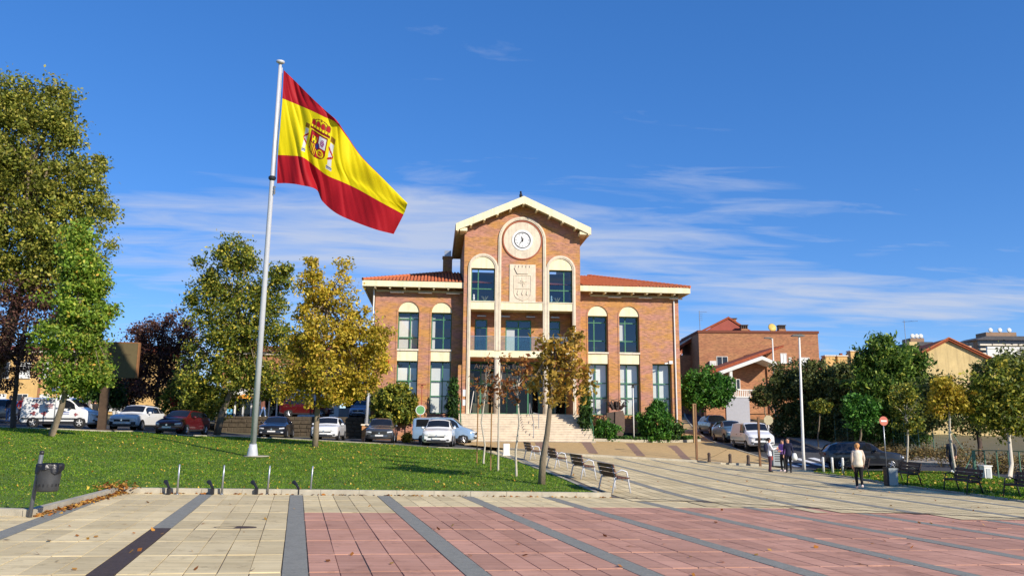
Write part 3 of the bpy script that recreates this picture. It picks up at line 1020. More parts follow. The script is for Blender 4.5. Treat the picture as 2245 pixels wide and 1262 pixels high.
# hipped roof with rolled tiles
xl, xr, yf_, yb, yr, pitch_r = -5.45, 20.35, 61.0, 74.9, 67.9, .30
zr = EZ1 + (yr - yf_) * pitch_r
rt = [(xl, yf_, EZ1 + .01), (xr, yf_, EZ1 + .01), (xr, yb, EZ1 + .01), (xl, yb, EZ1 + .01), (xl + 6.9, yr, zr), (xr - 6.9, yr, zr)]
part(MB().add(rt, [(0, 1, 5, 4), (1, 2, 5), (2, 3, 4, 5), (3, 0, 4)]), 'roof', pm('roof_pan_tile', srgb(116, 58, 40), .9, .25, 9, .3, 30))
mb = MB()
def roll(xa):
    """one column of tiles on the front slope"""
    run = min(xa - xl, xr - xa, yr - yf_)
    if run < .15:
        return
    if 2.1 < xa < 11.6:
        return
    ks = max(2, int(run / .42))
    for k in range(ks):
        y0, y1 = yf_ - .04 + run * k / ks, yf_ - .04 + run * (k + 1) / ks + .03
        z0, z1 = EZ1 + (y0 - yf_) * pitch_r + .045, EZ1 + (y1 - yf_) * pitch_r + .02
        vs = []
        for (y, z, r) in ((y0, z0, .10), (y1, z1, .085)):
            for i in range(6):
                a = PI * i / 5
                vs.append((xa + r * math.cos(a), y, z + r * .85 * math.sin(a)))
        mb.add(vs, [(i, i + 1, i + 7, i + 6) for i in range(5)] + [(0, 1, 2, 3, 4, 5)])
xa = xl + .2
while xa < xr - .1:
    roll(xa); xa += .27
part(mb, 'roof_tiles', M_tile, kind='stuff', smooth=False)
mb = MB()
for (a, b) in (((xl, yf_, EZ1), (xl + 6.9, yr, zr)), ((xr, yf_, EZ1), (xr - 6.9, yr, zr))):
    n = 26
    for i in range(n):
        p = np.array(a) + (np.array(b) - np.array(a)) * i / n + (0, 0, .08); q = np.array(a) + (np.array(b) - np.array(a)) * (i + 1.1) / n + (0, 0, .06)
        mb.tube([p, q], [.13, .11], 8)
part(mb, 'hip_tiles', M_tile, kind='stuff')
# downspouts
part(MB().tube([(19.25, YW - .09, 12.35), (19.25, YW - .09, 1.9)], .06, 8).box(19.12, 19.38, YW - .22, YW - .01, .45, 1.9), 'downspout', M_spout)
part(MB().tube([(-4.62, YW - .05, 12.35), (-4.62, YW - .05, .9)], .06, 8), 'downspout', M_spout)
part(MB().box(18.72, 19.0, YW - .18, YW - .003, 6.75, 7.0).tube([(18.6, YW - .15, 6.8), (18.3, YW - .3, 6.75)], .06), 'wall_camera', M_spout)
# plinth recess strip along the flower bed (grey ventilated base)
part(MB().box(12.0, 19.0, YW - .03, YW - .004, .5, 1.35), 'base_panel', M_black)

# ---- clock tower
TX0, TX1, TCX = 2.30, 11.42, 6.85
YB = 70.5
slope = .45
ZEA = 17.02                                   # roof underside at the tower's own corner
def roofz(x): return ZEA + (TCX - TX0) * slope - abs(x - TCX) * slope
mb = MB()
wl = [(2.86, 4.71), (8.94, 10.79)]
wall_y(mb, TX0, TX1, 10.68, 16.0, YT, YT + .4, [(2.86, 4.71, 11.30, 13.86), (8.94, 10.79, 11.30, 13.86)])
mb.prism([(TX0, 16.0), (TX1, 16.0), (TX1, roofz(TX1) - .02), (TCX, roofz(TCX) - .02), (TX0, roofz(TX0) - .02)], YT, YT + .4)
mb.box(TX0, 2.86, YT, YT + .4, .3, 10.68).box(10.79, TX1, YT, YT + .4, .3, 10.68)
mb.box(TX0, TX0 + .4, YT + .4, YB, .3, 16.9).box(TX1 - .4, TX1, YT + .4, YB, .3, 16.9)
part(mb, 'tower_wall', M_brick)
part(MB().box(1.98, TX0 - .002, YT + .1, YW - .01, .3, 6.35), 'pier', M_brick)
# balcony and entrance recess
YR = YT + 1.75
mb = MB()
wall_y(mb, 2.7, 10.95, 7.49, 10.7, YR, YR + .2, [(3.3, 4.28, 7.5, 10.1), (5.72, 7.78, 7.5, 10.1), (9.15, 10.1, 7.5, 10.1)])
part(mb, 'balcony_wall', M_brick)
part(MB().box(2.72, 10.93, YT + .4, YR, 10.69, 10.78), 'balcony_ceiling', M_soffit)
for a, b, vs in ((3.3, 4.28, []), (5.72, 7.78, [6.75]), (9.15, 10.1, [])):
    frame('balcony_door', a, b, 7.52, 10.08, YR + .06, vs, [9.45], glass=M_glass,
          blind=(a + .08, a + (.75 if vs else .45), 7.6, 9.4, M_curt if vs else M_dark), fw=.085)
    for xo in ([(a + b) / 2] if not vs else [a - .05, b - .1]):
        part(MB().box(xo - .35, xo + .35, YR - .42, YR - .12, 10.28, 10.36).box(xo - .2, xo - .17, YR - .3, YR - .01, 10.36, 10.42), 'wall_light', M_steel)
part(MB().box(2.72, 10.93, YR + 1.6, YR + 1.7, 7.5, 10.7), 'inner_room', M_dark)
part(MB().box(2.862, 10.788, YT - .04, YR + .2, 6.98, 7.48), 'balcony_slab', M_cream)
for a, b in ((2.87, 4.70), (5.2, 8.45), (8.95, 10.78)):
    part(MB().box(a, b, YT + .10, YT + .115, 7.5, 8.58), 'balcony_glass', M_bal)
    part(MB().box(a, b, YT + .09, YT + .125, 8.58, 8.61), 'handrail', M_steel)
for a, b in ((2.862, 4.708), (5.192, 8.458), (8.942, 10.788)):
    part(MB().box(a, b, YT - .05, YT + .42, 10.64, 11.22), 'floor_band', M_cream)
    part(MB().box(a, b, YT - .1, YT + .38, 11.224, 11.29), 'sill', M_pale)
frame('window', 2.862, 4.708, 11.30, 13.85, YT + .22, [3.42], [12.28], cut=0)
frame('window', 8.942, 10.788, 11.30, 13.85, YT + .22, [10.15], [12.28], cut=0)
part(MB().box(2.75, 10.9, YT + 2.4, YT + 2.5, 11.0, 14), 'inner_room', M_dark)
part(MB().box(2.75, 10.9, YT + .41, YT + 2.4, 11.15, 11.2), 'inner_floor', M_dark)
# pot plants and a white figurine on the sills
for x, kind in ((3.1, 0), (3.95, 1), (9.2, 2), (9.65, 1)):
    if kind == 1:
        mb = MB()
        for k in range(9):
            a = k * .7
            mb.tube([(x, YT + .55, 11.34), (x + .16 * math.cos(a), YT + .5 + .05 * math.sin(a), 11.6), (x + .3 * math.cos(a), YT + .5 + .06 * math.sin(a), 11.78)], [.012, .014, .004], 4)
        mb.lathe([(.07, 11.22), (.1, 11.36)], 10, (x, YT + .55, 0))
        part(mb, 'pot_plant', pm('pale_plant', srgb(150, 160, 130), .8, .2))
    else:
        mb = MB().lathe([(.09, 11.22), (.06, 11.45), (.1, 11.6), (.05, 11.72), (.08, 11.82), (.0, 11.92)], 10, (x, YT + .5, 0))
        part(mb, 'figurine', M_blind if kind == 0 else pm('pale_blue_figure', srgb(130, 170, 190), .6), smooth=True)
# white arch bands
def ringband(x0, x1, w, zs, z0l, z0r, name):
    c, ro = (x0 + x1) / 2, (x1 - x0) / 2
    mb = MB()
    mb.prism(arc(c, zs, ro, 0, PI, 24) + arc(c, zs, ro - w, PI, 0, 24), YT - .10, YT + .02)
    mb.box(x0, x0 + w, YT - .10, YT + .02, z0l, zs - .002).box(x1 - w, x1, YT - .10, YT + .02, z0r, zs - .002)
    # shallow raised bead along the middle of the band
    mb.prism(arc(c, zs, ro - w * .36, 0, PI, 24) + arc(c, zs, ro - w * .64, PI, 0, 24), YT - .13, YT - .099)
    mb.box(x0 + w * .36, x0 + w * .64, YT - .13, YT - .099, z0l, zs - .002).box(x1 - w * .64, x1 - w * .36, YT - .13, YT - .099, z0r, zs - .002)
    part(mb, name, M_stone)
ringband(2.62, 4.945, .24, 13.86, 1.9, 7.49, 'arch_band')
ringband(8.705, 11.03, .24, 13.86, 7.49, 1.9, 'arch_band')
ringband(4.95, 8.70, .24, 16.18, 7.49, 7.49, 'arch_band')
for c in (3.785, 9.865):
    part(MB().prism([(c - .922, 13.87), (c + .922, 13.87)] + arc(c, 13.87, .922, 0.01, PI - .01, 20), YT - .03, YT + .3), 'tympanum', M_cream)
for x in (4.95, 8.70):
    part(MB().lathe([(.235, 1.9), (.235, 6.975)], 20, (x, YT + .02, 0)), 'column', M_stone, smooth=True)
# clock
CK = (6.83, 16.18)
def disc(r0, r1, y0, y1, n=40, c=CK):
    if r0 == 0:
        return MB().prism(arc(c[0], c[1], r1, 0, 2 * PI * (n - 1) / n, n - 1), y0, y1)
    return MB().prism(arc(c[0], c[1], r1, 0, PI, n // 2) + arc(c[0], c[1], r0, PI, 0, n // 2), y0, y1).prism(arc(c[0], c[1], r1, PI, 2 * PI, n // 2) + arc(c[0], c[1], r0, 2 * PI, PI, n // 2), y0, y1)
clock = part(disc(0, 1.47, YT - .06, YT + .02), 'clock', M_stone)
part(disc(1.475, 1.57, YT - .09, YT + .02), 'clock_rim', M_copper, clock)
part(disc(.655, .83, YT - .10, YT - .058), 'clock_ring', M_white, clock)
part(disc(.60, .65, YT - .13, YT - .058), 'dial_edge', M_black, clock)
part(disc(0, .60, YT - .09, YT - .058), 'dial', M_white, clock)
def hand(ang, l, w):
    d = np.array([math.sin(ang), math.cos(ang)]); q = np.array([d[1], -d[0]])
    c = np.array(CK)
    pts = [c - d * .13 - q * w, c - d * .13 + q * w, c + d * l * .55 + q * w * 1.0, c + d * l, c + d * l * .55 - q * w * 1.0]
    return MB().prism([tuple(p) for p in pts], YT - .115, YT - .10)
part(hand(2 * PI * 11.6 / 12, .34, .045), 'hour_hand', M_black, clock)
part(hand(2 * PI * 36 / 60, .48, .032), 'minute_hand', M_black, clock)
part(disc(0, .06, YT - .13, YT - .117, 14), 'hand_boss', M_black, clock)
ROM = ['XII', 'I', 'II', 'III', 'IIII', 'V', 'VI', 'VII', 'VIII', 'IX', 'X', 'XI']
def text(s, size, mat, loc, parent, name='lettering', rot=(PI / 2, 0, 0), ext=.006, align='CENTER'):
    cu = bpy.data.curves.new(name, 'FONT')
    cu.body = s; cu.size = size; cu.extrude = ext
    cu.align_x = align; cu.align_y = 'CENTER'
    cu.materials.append(mat)
    o = bpy.data.objects.new(name, cu)
    COL.objects.link(o)
    me = None
    dg = bpy.context.evaluated_depsgraph_get()
    me = bpy.data.meshes.new_from_object(o.evaluated_get(dg))
    me.materials.clear(); me.materials.append(mat)
    bpy.data.objects.remove(o)
    q = link(name, me, parent, world=True)
    q.location = loc; q.rotation_euler = rot
    return q
for i, s in enumerate(ROM):
    a = 2 * PI * i / 12
    text(s, .11, M_black, (CK[0] + .50 * math.sin(a), YT - .093, CK[1] + .50 * math.cos(a)), clock, 'numeral', (PI / 2, 0, 0))
# carved coat of arms
AX, AZ = 6.86, 12.74
arms = part(MB().box(AX - 1.02, AX + 1.02, YT - .07, YT + .02, 11.27, 14.24), 'coat_of_arms', M_stone)
shield = [(-.66, .62), (.66, .62), (.66, -.75), (.6, -1.0), (.45, -1.17), (.2, -1.27), (0, -1.36), (-.2, -1.27), (-.45, -1.17), (-.6, -1.0), (-.66, -.75)]
def outline(pts, w, closed=True):
    mb = MB()
    k = len(pts)
    for i in range(k if closed else k - 1):
        a, b = np.array(pts[i]), np.array(pts[(i + 1) % k])
        mb.tube([(AX + a[0], YT - .075, AZ + a[1]), (AX + b[0], YT - .075, AZ + b[1])], w, 6)
    return mb
part(outline(shield, .035), 'shield', M_stone, arms)
part(outline([(-.66, -.42), (.66, -.42)], .03, False), 'shield_bar', M_stone, arms)
mb = MB()
for k in range(8):
    a = k * PI / 4 + .1
    l = .36 if k % 2 == 0 else .22
    p = np.array([math.cos(a), math.sin(a)])
    mb.tube([(AX + p[0] * .05, YT - .075, AZ + .1 + p[1] * .05), (AX + p[0] * l, YT - .085, AZ + .1 + p[1] * l)], [.05, .022], 6)
part(mb, 'star_cross', M_stone, arms)
for x in (-.36, 0, .36):
    mb = MB().tube([(AX + x + .03, YT - .075, AZ - .5), (AX + x, YT - .085, AZ - .68), (AX + x - .05, YT - .085, AZ - .85), (AX + x + .04, YT - .08, AZ - .95)], [.02, .045, .055, .02], 6)
    part(mb, 'teardrop', M_stone, arms)
mb = MB().prism([(AX - .42, AZ + .74), (AX + .42, AZ + .74), (AX + .62, AZ + 1.12), (AX + .66, AZ + 1.22), (AX - .66, AZ + 1.22), (AX - .62, AZ + 1.12)], YT - .14, YT - .068)
for k in range(5):
    x = -.56 + k * .28
    mb.tube([(AX + x, YT - .1, AZ + 1.22), (AX + x, YT - .1, AZ + 1.36)], [.05, .03], 6); mb.ball((AX + x, YT - .1, AZ + 1.38), .045, 8, 5)
part(mb, 'crown', M_stone, arms)
# gable roof
YGF, YGB = YT - .95, YB + .6
EXT = .72
def roofpart(dz0, dz1, y0, y1, x0, x1):
    return [(x0, roofz(x0) + dz0), (TCX, roofz(TCX) + dz0), (x1, roofz(x1) + dz0), (x1, roofz(x1) + dz1), (TCX, roofz(TCX) + dz1), (x0, roofz(x0) + dz1)]
x0r, x1r = TX0 - EXT, TX1 + EXT
part(MB().prism(roofpart(.0, .16, 0, 0, x0r + .01, x1r - .01), YGF + .10, YGB), 'gable_soffit', M_soffit)
part(MB().prism(roofpart(.165, .42, 0, 0, x0r - .03, x1r + .03), YGF + .11, YGB), 'gable_roof', M_tile)
part(MB().prism(roofpart(-.12, .45, 0, 0, x0r, x1r), YGF, YGF + .098), 'gable_fascia', M_cream)
part(MB().prism([(x0r - .02, roofz(x0r) - .06), (x0r + .06, roofz(x0r) - .03), (x0r + .06, roofz(x0r) + .38), (x0r - .02, roofz(x0r) + .36)], YGF + .1, YGB), 'gutter', M_soffit)
for sgn in (-1, 1):
    for k in range(6):
        x = TCX + sgn * (.02 + k * 1.02 if k else .0)
        if k == 0 and sgn == 1:
            continue
        part(MB().box(x - .075, x + .075, YGF + .02, YT, roofz(x) - .20, roofz(x) - .035 - (.03 if k else .05)), 'purlin_end', M_cream)
    xe = TX0 - .12 if sgn < 0 else TX1 + .12
    part(MB().box(xe - .28, xe + .28, YGF + .1, YT + .6, roofz(xe) - .36, roofz(xe) - .12), 'eave_block', M_cream)
# rafters under the left eave, seen running back
for k in range(16):
    y = YT + .4 + k * .6
    part(MB().box(x0r + .08, TX0 - .004, y, y + .1, roofz(x0r) + .02 - .16, roofz(x0r) + .0), 'rafter', M_soffit)
ch = onY(982, 560, 69)
part(MB().box(ch[0] - .42, ch[0] + .38, 68.6, 69.4, 13.2, 16.3).box(ch[0] - .48, ch[0] + .44, 68.55, 69.45, 16.3, 16.42), 'chimney', M_brick)
part(MB().box(ch[0] - .3, ch[0] + .28, 68.7, 69.3, 16.42, 16.95), 'chimney_cap', M_steel)

# ---- entrance
YD = YT + 3.2
part(MB().box(2.7, 10.95, YT + .41, YD + 4, 2.60, 2.70), 'porch_floor', M_step)
part(MB().box(2.7, 10.95, YT + .41, YD + .3, 6.9, 6.975), 'porch_ceiling', M_brick)
for a, b in ((2.702, 2.86), (10.79, 10.948)):
    part(MB().box(a, b, YT + .41, YD, 2.7, 6.9), 'porch_side', M_brick)
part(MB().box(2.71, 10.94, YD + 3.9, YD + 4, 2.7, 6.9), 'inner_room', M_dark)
ent = frame('entrance_glazing', 2.86, 10.79, 2.72, 6.88, YD, [3.9, 5.1, 6.0, 6.85, 7.7, 8.6, 9.75], [5.12, 6.2], glass=M_glass2, fw=.09)
for a, b in ((2.95, 3.35), (3.95, 5.05), (5.15, 5.95), (6.05, 6.8), (7.75, 8.55)):
    part(MB().box(a, b, YD - .02, YD - .004, 4.95, 5.42), 'green_panel', pm('frosted_green', srgb(96, 150, 112), .5, .06), ent)
    part(MB().box(a, b, YD - .02, YD - .004, 5.422, 5.95), 'frosted_panel', pm('frosted_glass', srgb(130, 142, 140), .4, .06), ent)
xw = 3.35
for word in ('Arroyo', 'de', 'la', 'Encomienda'):
    wo_ = text(word, .56, pm('pale_letter', (.7, .72, .72), .5), (xw, YD - .06, 6.5), ent, align='LEFT')
    xw += max(v.co.x for v in wo_.data.vertices) + .17
part(MB().box(3.3, 4.6, YD + .3, YD + .9, 2.7, 3.6).box(3.5, 4.55, YD + .35, YD + .38, 3.7, 4.9), 'notice_screen', pm('cream_board', srgb(214, 200, 150), .6), ent)
# plaques by the left leg
for z0, z1 in ((4.0, 4.5), (3.3, 3.75)):
    part(MB().box(2.36, 2.58, YT - .03, YT - .002, z0, z1), 'plaque', M_white)
# limp flag furled beside the left leg
part(MB().tube([(2.95, YT + .3, 2.75), (3.2, YT + .2, 4.4)], .03, 6), 'banner_pole', M_spout)
# steps
NS = 12
for i in range(NS):
    z0, z1 = .25, .60 + (i + 1) * (2.70 - .60) / NS
    y0 = 57.0 + i * .30
    y1 = y0 + .296 if i < NS - 1 else YT + .405
    st_ = MB().box(2.06, 11.74, y0 + .035, y1, z0, z1 - .05).box(2.05, 11.75, y0, y1, z1 - .049, z1)
    part(st_, 'step', M_step)
for x in (2.15, 11.62):
    mb = MB()
    pth = [(x, 57.3, .8), (x, 57.3, 1.75), (x, 60.3, 3.75), (x, 60.3, 2.7)]
    mb.tube(pth, .03, 6)
    for k in range(1, 6):
        y = 57.3 + k * .5
        mb.tube([(x, y, .8 + (y - 57.3) * .66), (x, y, 1.75 + (y - 57.3) * .667)], .016, 5)
    part(mb, 'stair_railing', M_green)
mb = MB()
xh = 7.35
mb.tube([(xh, 57.6, 1.0), (xh, 57.6, 2.0), (xh, 57.75, 2.1), (xh, 59.9, 3.5), (xh, 60.1, 3.45), (xh, 60.1, 2.55)], .028, 8)
mb.tube([(xh + .5, 58.6, 1.5), (xh + .5, 58.6, 2.7), (xh + .1, 58.6, 2.75)], .028, 8)
part(mb, 'centre_handrail', M_steel)
# a dark bird perched on the ridge
bp_ = onY(1142, 431, YGF + .5)
bz = roofz(bp_[0]) + .44
mb = MB().ball((bp_[0], YGF + .5, bz + .26), (.13, .17, .22), 10, 8).ball((bp_[0] - .02, YGF + .42, bz + .52), (.085, .09, .09), 8, 6)
mb.tube([(bp_[0] - .02, YGF + .34, bz + .52), (bp_[0] - .03, YGF + .24, bz + .49)], [.03, .008], 6).tube([(bp_[0], YGF + .6, bz + .2), (bp_[0] + .02, YGF + .8, bz + .02)], [.08, .03], 6)
mb.tube([(bp_[0] - .05, YGF + .5, bz + .1), (bp_[0] - .05, YGF + .5, bz - .02)], .015, 5).tube([(bp_[0] + .05, YGF + .5, bz + .1), (bp_[0] + .05, YGF + .5, bz - .02)], .015, 5)
mb.build('bird', pm('dark_feather', (.02, .02, .024), .7), smooth=True, label='dark bird perched on the peak of the clock gable', cat='bird')

# ---- planting bed in front of the right wing
BED = [(12.05, 58.75), (20.6, 60.4), (20.7, 61.9), (12.05, 61.9)]
sheet('flower_bed', BED, .24, pm('bed_soil', srgb(74, 60, 44), .95, .3, 3, .5, 20), 1.5)
kerb('bed_kerb', [BED[0] + (0,), BED[1] + (0,), (20.75, 61.9, 0)], .16, .30, M_kerb, 1.4)
# ================================================================== TREES AND PLANTS
M_bark = pm('bark', srgb(132, 118, 98), .95, .25, 9, .8, 30, stretch=(1, 1, .25))
M_bark_d = pm('dark_bark', srgb(78, 64, 54), .95, .25, 9, .8, 30, stretch=(1, 1, .25))
M_wash = pm('pale_bark', srgb(196, 186, 168), .9, .12, 9, .5, 30)
LF = {
 'plane': leafmat('plane_leaf', [(0, srgb(75, 87, 30)), (.4, srgb(119, 128, 48)), (.75, srgb(162, 162, 66)), (1, srgb(201, 187, 89))]),
 'bright': leafmat('bright_leaf', [(0, srgb(78, 104, 32)), (.4, srgb(116, 148, 48)), (.8, srgb(156, 178, 66)), (.93, srgb(186, 190, 80)), (1, srgb(206, 160, 60))]),
 'plum': leafmat('plum_leaf', [(0, srgb(50, 30, 34)), (.5, srgb(80, 52, 50)), (.85, srgb(112, 78, 64)), (1, srgb(137, 109, 68))], .25),
 'ash': leafmat('ash_leaf', [(0, srgb(64, 80, 27)), (.4, srgb(100, 116, 41)), (.75, srgb(148, 153, 59)), (1, srgb(217, 196, 75))]),
 'gold': leafmat('gold_leaf', [(0, srgb(116, 116, 32)), (.3, srgb(166, 152, 44)), (.65, srgb(206, 180, 60)), (.9, srgb(228, 202, 84)), (1, srgb(206, 150, 60))]),
 'rust': leafmat('rust_leaf', [(0, srgb(110, 98, 36)), (.3, srgb(150, 128, 48)), (.6, srgb(184, 150, 62)), (.85, srgb(198, 164, 76)), (1, srgb(160, 96, 48))]),
 'brown': leafmat('brown_leaf', [(0, srgb(114, 68, 41)), (.5, srgb(157, 98, 55)), (1, srgb(192, 146, 75))]),
 'ever': leafmat('evergreen_leaf', [(0, srgb(27, 52, 23)), (.5, srgb(50, 84, 34)), (.9, srgb(87, 121, 52)), (1, srgb(119, 146, 66))], .2),
 'hedge': leafmat('hedge_leaf', [(0, srgb(56, 66, 34)), (.5, srgb(88, 98, 50)), (.85, srgb(120, 128, 66)), (1, srgb(158, 156, 86))], .25),
 'willow': leafmat('willow_leaf', [(0, srgb(55, 82, 30)), (.5, srgb(91, 123, 46)), (.9, srgb(141, 166, 68)), (1, srgb(187, 189, 87))]),
 'round': leafmat('round_leaf', [(0, srgb(36, 75, 23)), (.5, srgb(59, 109, 34)), (.9, srgb(96, 148, 52)), (1, srgb(128, 169, 68))], .25),
}
def leaf_cloud(rs, centers, n, size, spread, up=.25, droop=0.0, long=1.5):
    """n leaf blades gathered in clumps round the centres"""
    wg = rs.gamma(1.3, 1.0, len(centers)); idx = rs.choice(len(centers), n, p=wg / wg.sum())
    tight = rs.uniform(.55, 1.25, len(centers))[idx][:, None]
    P3 = centers[idx] + np.clip(rs.normal(0, 1, (n, 3)), -2.1, 2.1) * np.array([spread, spread, spread * .8]) * tight
    nrm = rs.normal(0, 1, (n, 3)); nrm[:, 2] += up
    nrm /= np.linalg.norm(nrm, axis=1)[:, None]
    t = rs.normal(0, 1, (n, 3)); t[:, 2] -= droop
    t -= nrm * (t * nrm).sum(1)[:, None]
    t /= np.linalg.norm(t, axis=1)[:, None] + 1e-9
    b = np.cross(nrm, t)
    s = size * rs.uniform(.45, 1.45, n)
    l, w = (s * long / 2)[:, None], (s * .42)[:, None]
    return np.stack([P3 - t * l, P3 - b * w - t * l * .1, P3 + t * l, P3 + b * w - t * l * .1], 1)
def crown_points(rs, blobs, n, hollow=.45):
    """clump centres spread through a union of ellipsoids (c, radii), denser near the skin"""
    w = np.array([np.prod(r) ** (2 / 3) for c, r in blobs]); w /= w.sum()
    out = []
    for i, (c, r) in enumerate(blobs):
        k = max(3, int(n * w[i]))
        v = rs.normal(0, 1, (k, 3)); v /= np.linalg.norm(v, axis=1)[:, None]
        rad = hollow + (1 - hollow) * rs.uniform(0, 1, k) ** .6
        bump = 1 + .16 * np.sin(v[:, 0] * 5 + i) * np.cos(v[:, 1] * 6 + 2 * i) + .12 * np.sin(v[:, 2] * 7 + i * 3)
        out.append(np.array(c) + v * (rad * bump)[:, None] * np.array(r))
    return np.concatenate(out)
def pxblobs(lst, d, thick=.9):
    """ellipsoids given as (px, py, half width px, half height px[, depth offset m])"""
    out = []
    for q in lst:
        px, py, rx, ry = q[:4]
        dd = d + (q[4] if len(q) > 4 else 0)
        c = at(px, py, dd)
        out.append((c, (rx / F * dd, rx / F * dd * thick, ry / F * dd)))
    return out
def tree(name, label, base, blobs, leaf, n, size, clumps=None, spread=.32, bark=None, r0=.16, fork=None, group=None, cat='tree', seed=1, lean=None, hollow=.45, branches=16, droop=0.0, long=1.5, tr_pts=None, up=.25):
    rs = np.random.default_rng(seed)
    base = np.array(base, float)
    root = empty(name, tuple(base), label=label, cat=cat, group=group)
    cen = crown_points(rs, blobs, clumps or max(40, n // 70), hollow)
    allc = np.concatenate([np.array(c)[None] for c, r in blobs])
    top = np.array(max((b[0] for b in blobs), key=lambda c: c[2]))
    low = min(b[0][2] - b[1][2] for b in blobs)
    fz = fork if fork else low + .25 * (top[2] - low)
    mb = MB()
    cxy = np.mean([b[0][:2] for b in blobs], 0)
    if tr_pts is None:
        p0 = base - np.array([0, 0, .15])
        p3 = np.array([cxy[0], cxy[1], fz])
        p1 = p0 * .66 + p3 * .34 + rs.normal(0, .06, 3) * np.array([1, 1, 0]); p2 = p0 * .33 + p3 * .67 + rs.normal(0, .08, 3) * np.array([1, 1, 0])
        p4 = np.array([cxy[0] * .5 + top[0] * .5, cxy[1] * .5 + top[1] * .5, fz * .3 + top[2] * .7])
        tp_ = [p0, p0 + np.array([0, 0, .3]), p1, p2, p3, p4]
        mb.tube(tp_, [r0 * 1.35, r0 * 1.05, r0 * .92, r0 * .85, r0 * .72, r0 * .15], 9)
    else:
        tp_ = [np.array(q) for q in tr_pts]
        mb.tube(tp_, list(np.linspace(r0 * 1.2, r0 * .35, len(tp_))), 9)
        p3 = tp_[-2]; p4 = tp_[-1]
    o = mb.build('trunk', bark or M_bark, root, world=True, smooth=True)
    # limbs
    mb = MB()
    tgt = cen[rs.choice(len(cen), min(branches, len(cen)), replace=False)]
    for q in tgt:
        s = rs.uniform(0, .8)
        a = p3 * (1 - s) + p4 * s
        mid = a * .5 + q * .5 + np.array([0, 0, .12 * np.linalg.norm(q - a)]) + rs.normal(0, .08, 3)
        rr = r0 * .38 * (1 - .5 * s)
        mb.tube([a, mid, q], [rr, rr * .6, rr * .18], 5, cap=False)
    if branches:
        mb.build('limbs', bark or M_bark, root, world=True, smooth=True)
    V = leaf_cloud(rs, cen, n, size, spread, droop=droop, long=long, up=up)
    V = V - base
    link('crown', quads_mesh('crown', V, LF[leaf]), root)
    return root
# --- the left side
b = D(-40, 47)
tree('plane_tree', 'huge olive green plane tree rising out of the picture at the far side', b, pxblobs([(60, 300, 105, 130), (110, 250, 60, 80), (150, 400, 85, 95), (60, 520, 150, 130), (190, 470, 58, 55), (-60, 420, 140, 230), (20, 210, 60, 60), (120, 580, 90, 90), (160, 310, 28, 40)], 46, .8), 'plane', 84000, .13, 1100, .32, r0=.4, seed=2, branches=40, hollow=.35)
b = D(113, 38)
tree('liquidambar_tree', 'slim bright green tree with star leaves standing before the white van', b, pxblobs([(172, 560, 40, 62), (165, 660, 62, 75), (160, 755, 72, 70), (200, 610, 30, 45), (205, 690, 38, 35), (150, 840, 56, 34), (205, 815, 42, 42), (180, 510, 22, 30)], 38), 'bright', 30000, .11, 480, .22, r0=.15, seed=3, hollow=.3)
b = D(28, 44)
tree('plum_tree', 'dark purple leaved plum tree in front of the yellow house', b, pxblobs([(40, 700, 95, 90), (105, 720, 58, 75), (10, 800, 80, 60), (100, 800, 55, 45), (-40, 700, 90, 110), (70, 640, 50, 40)], 45), 'plum', 20000, .10, 420, .26, bark=M_bark_d, r0=.14, seed=4, group='purple plum trees', branches=26)
b = D(345, 60)
tree('plum_tree', 'wind blown purple plum tree behind the white crossover and dark red hatchback', b, pxblobs([(350, 760, 72, 65), (320, 800, 55, 60), (385, 730, 55, 50), (345, 840, 70, 45), (300, 740, 30, 30), (400, 800, 50, 70)], 60), 'plum', 22000, .12, 420, .3, bark=M_bark_d, r0=.2, seed=5, group='purple plum trees', branches=24)
tree('ash_tree', 'tall green ash turning yellow behind the foot of the big flagpole', D(484, 52), pxblobs([(500, 600, 62, 70), (520, 560, 45, 55), (455, 660, 52, 62), (540, 680, 75, 80), (480, 760, 80, 80), (590, 650, 42, 70), (600, 760, 60, 75), (440, 820, 48, 48), (430, 870, 40, 40), (530, 830, 70, 45), (618, 610, 22, 40), (470, 880, 52, 34), (585, 845, 48, 36)], 53), 'ash', 46000, .13, 800, .3, r0=.2, seed=6, branches=34, tr_pts=[D(474, 52) - np.array([0, 0, .2]), at(488, 900, 52), at(515, 840, 52.5), at(530, 740, 53), at(520, 620, 53)], hollow=.3)
tree('maple_tree', 'golden yellow maple on the lawn in front of the white hatchback', D(690, 43), pxblobs([(700, 650, 48, 60), (750, 640, 40, 50), (720, 740, 85, 80), (790, 740, 55, 65), (660, 790, 55, 60), (740, 820, 85, 55), (815, 790, 38, 40), (690, 600, 25, 30), (755, 590, 20, 26), (640, 850, 38, 32), (720, 868, 60, 26), (780, 850, 48, 30), (835, 740, 26, 30)], 43), 'gold', 34000, .115, 620, .21, r0=.15, seed=7, branches=30, hollow=.3, tr_pts=[D(690, 43) - np.array([0, 0, .2]), at(693, 940, 43), at(697, 880, 43), at(704, 800, 43), at(716, 700, 43), at(722, 620, 43)])
tree('autumn_tree', 'thin crowned tree with rust and olive leaves in front of the entrance steps', D(1187, 25.5, 1060), pxblobs([(1235, 760, 55, 38), (1240, 820, 62, 55), (1205, 800, 42, 50), (1265, 790, 38, 50), (1180, 840, 36, 32), (1275, 850, 30, 36), (1190, 740, 14, 30), (1265, 730, 20, 26), (1215, 870, 45, 18)], 25.5), 'rust', 2500, .105, 230, .13, r0=.105, seed=8, branches=44, hollow=.15, tr_pts=[D(1187, 25.5, 1060) - np.array([0, 0, .1]), at(1190, 1010, 25.5), at(1200, 950, 25.5), at(1207, 880, 25.5), at(1216, 820, 25.5), at(1225, 740, 25.5)], bark=M_bark)
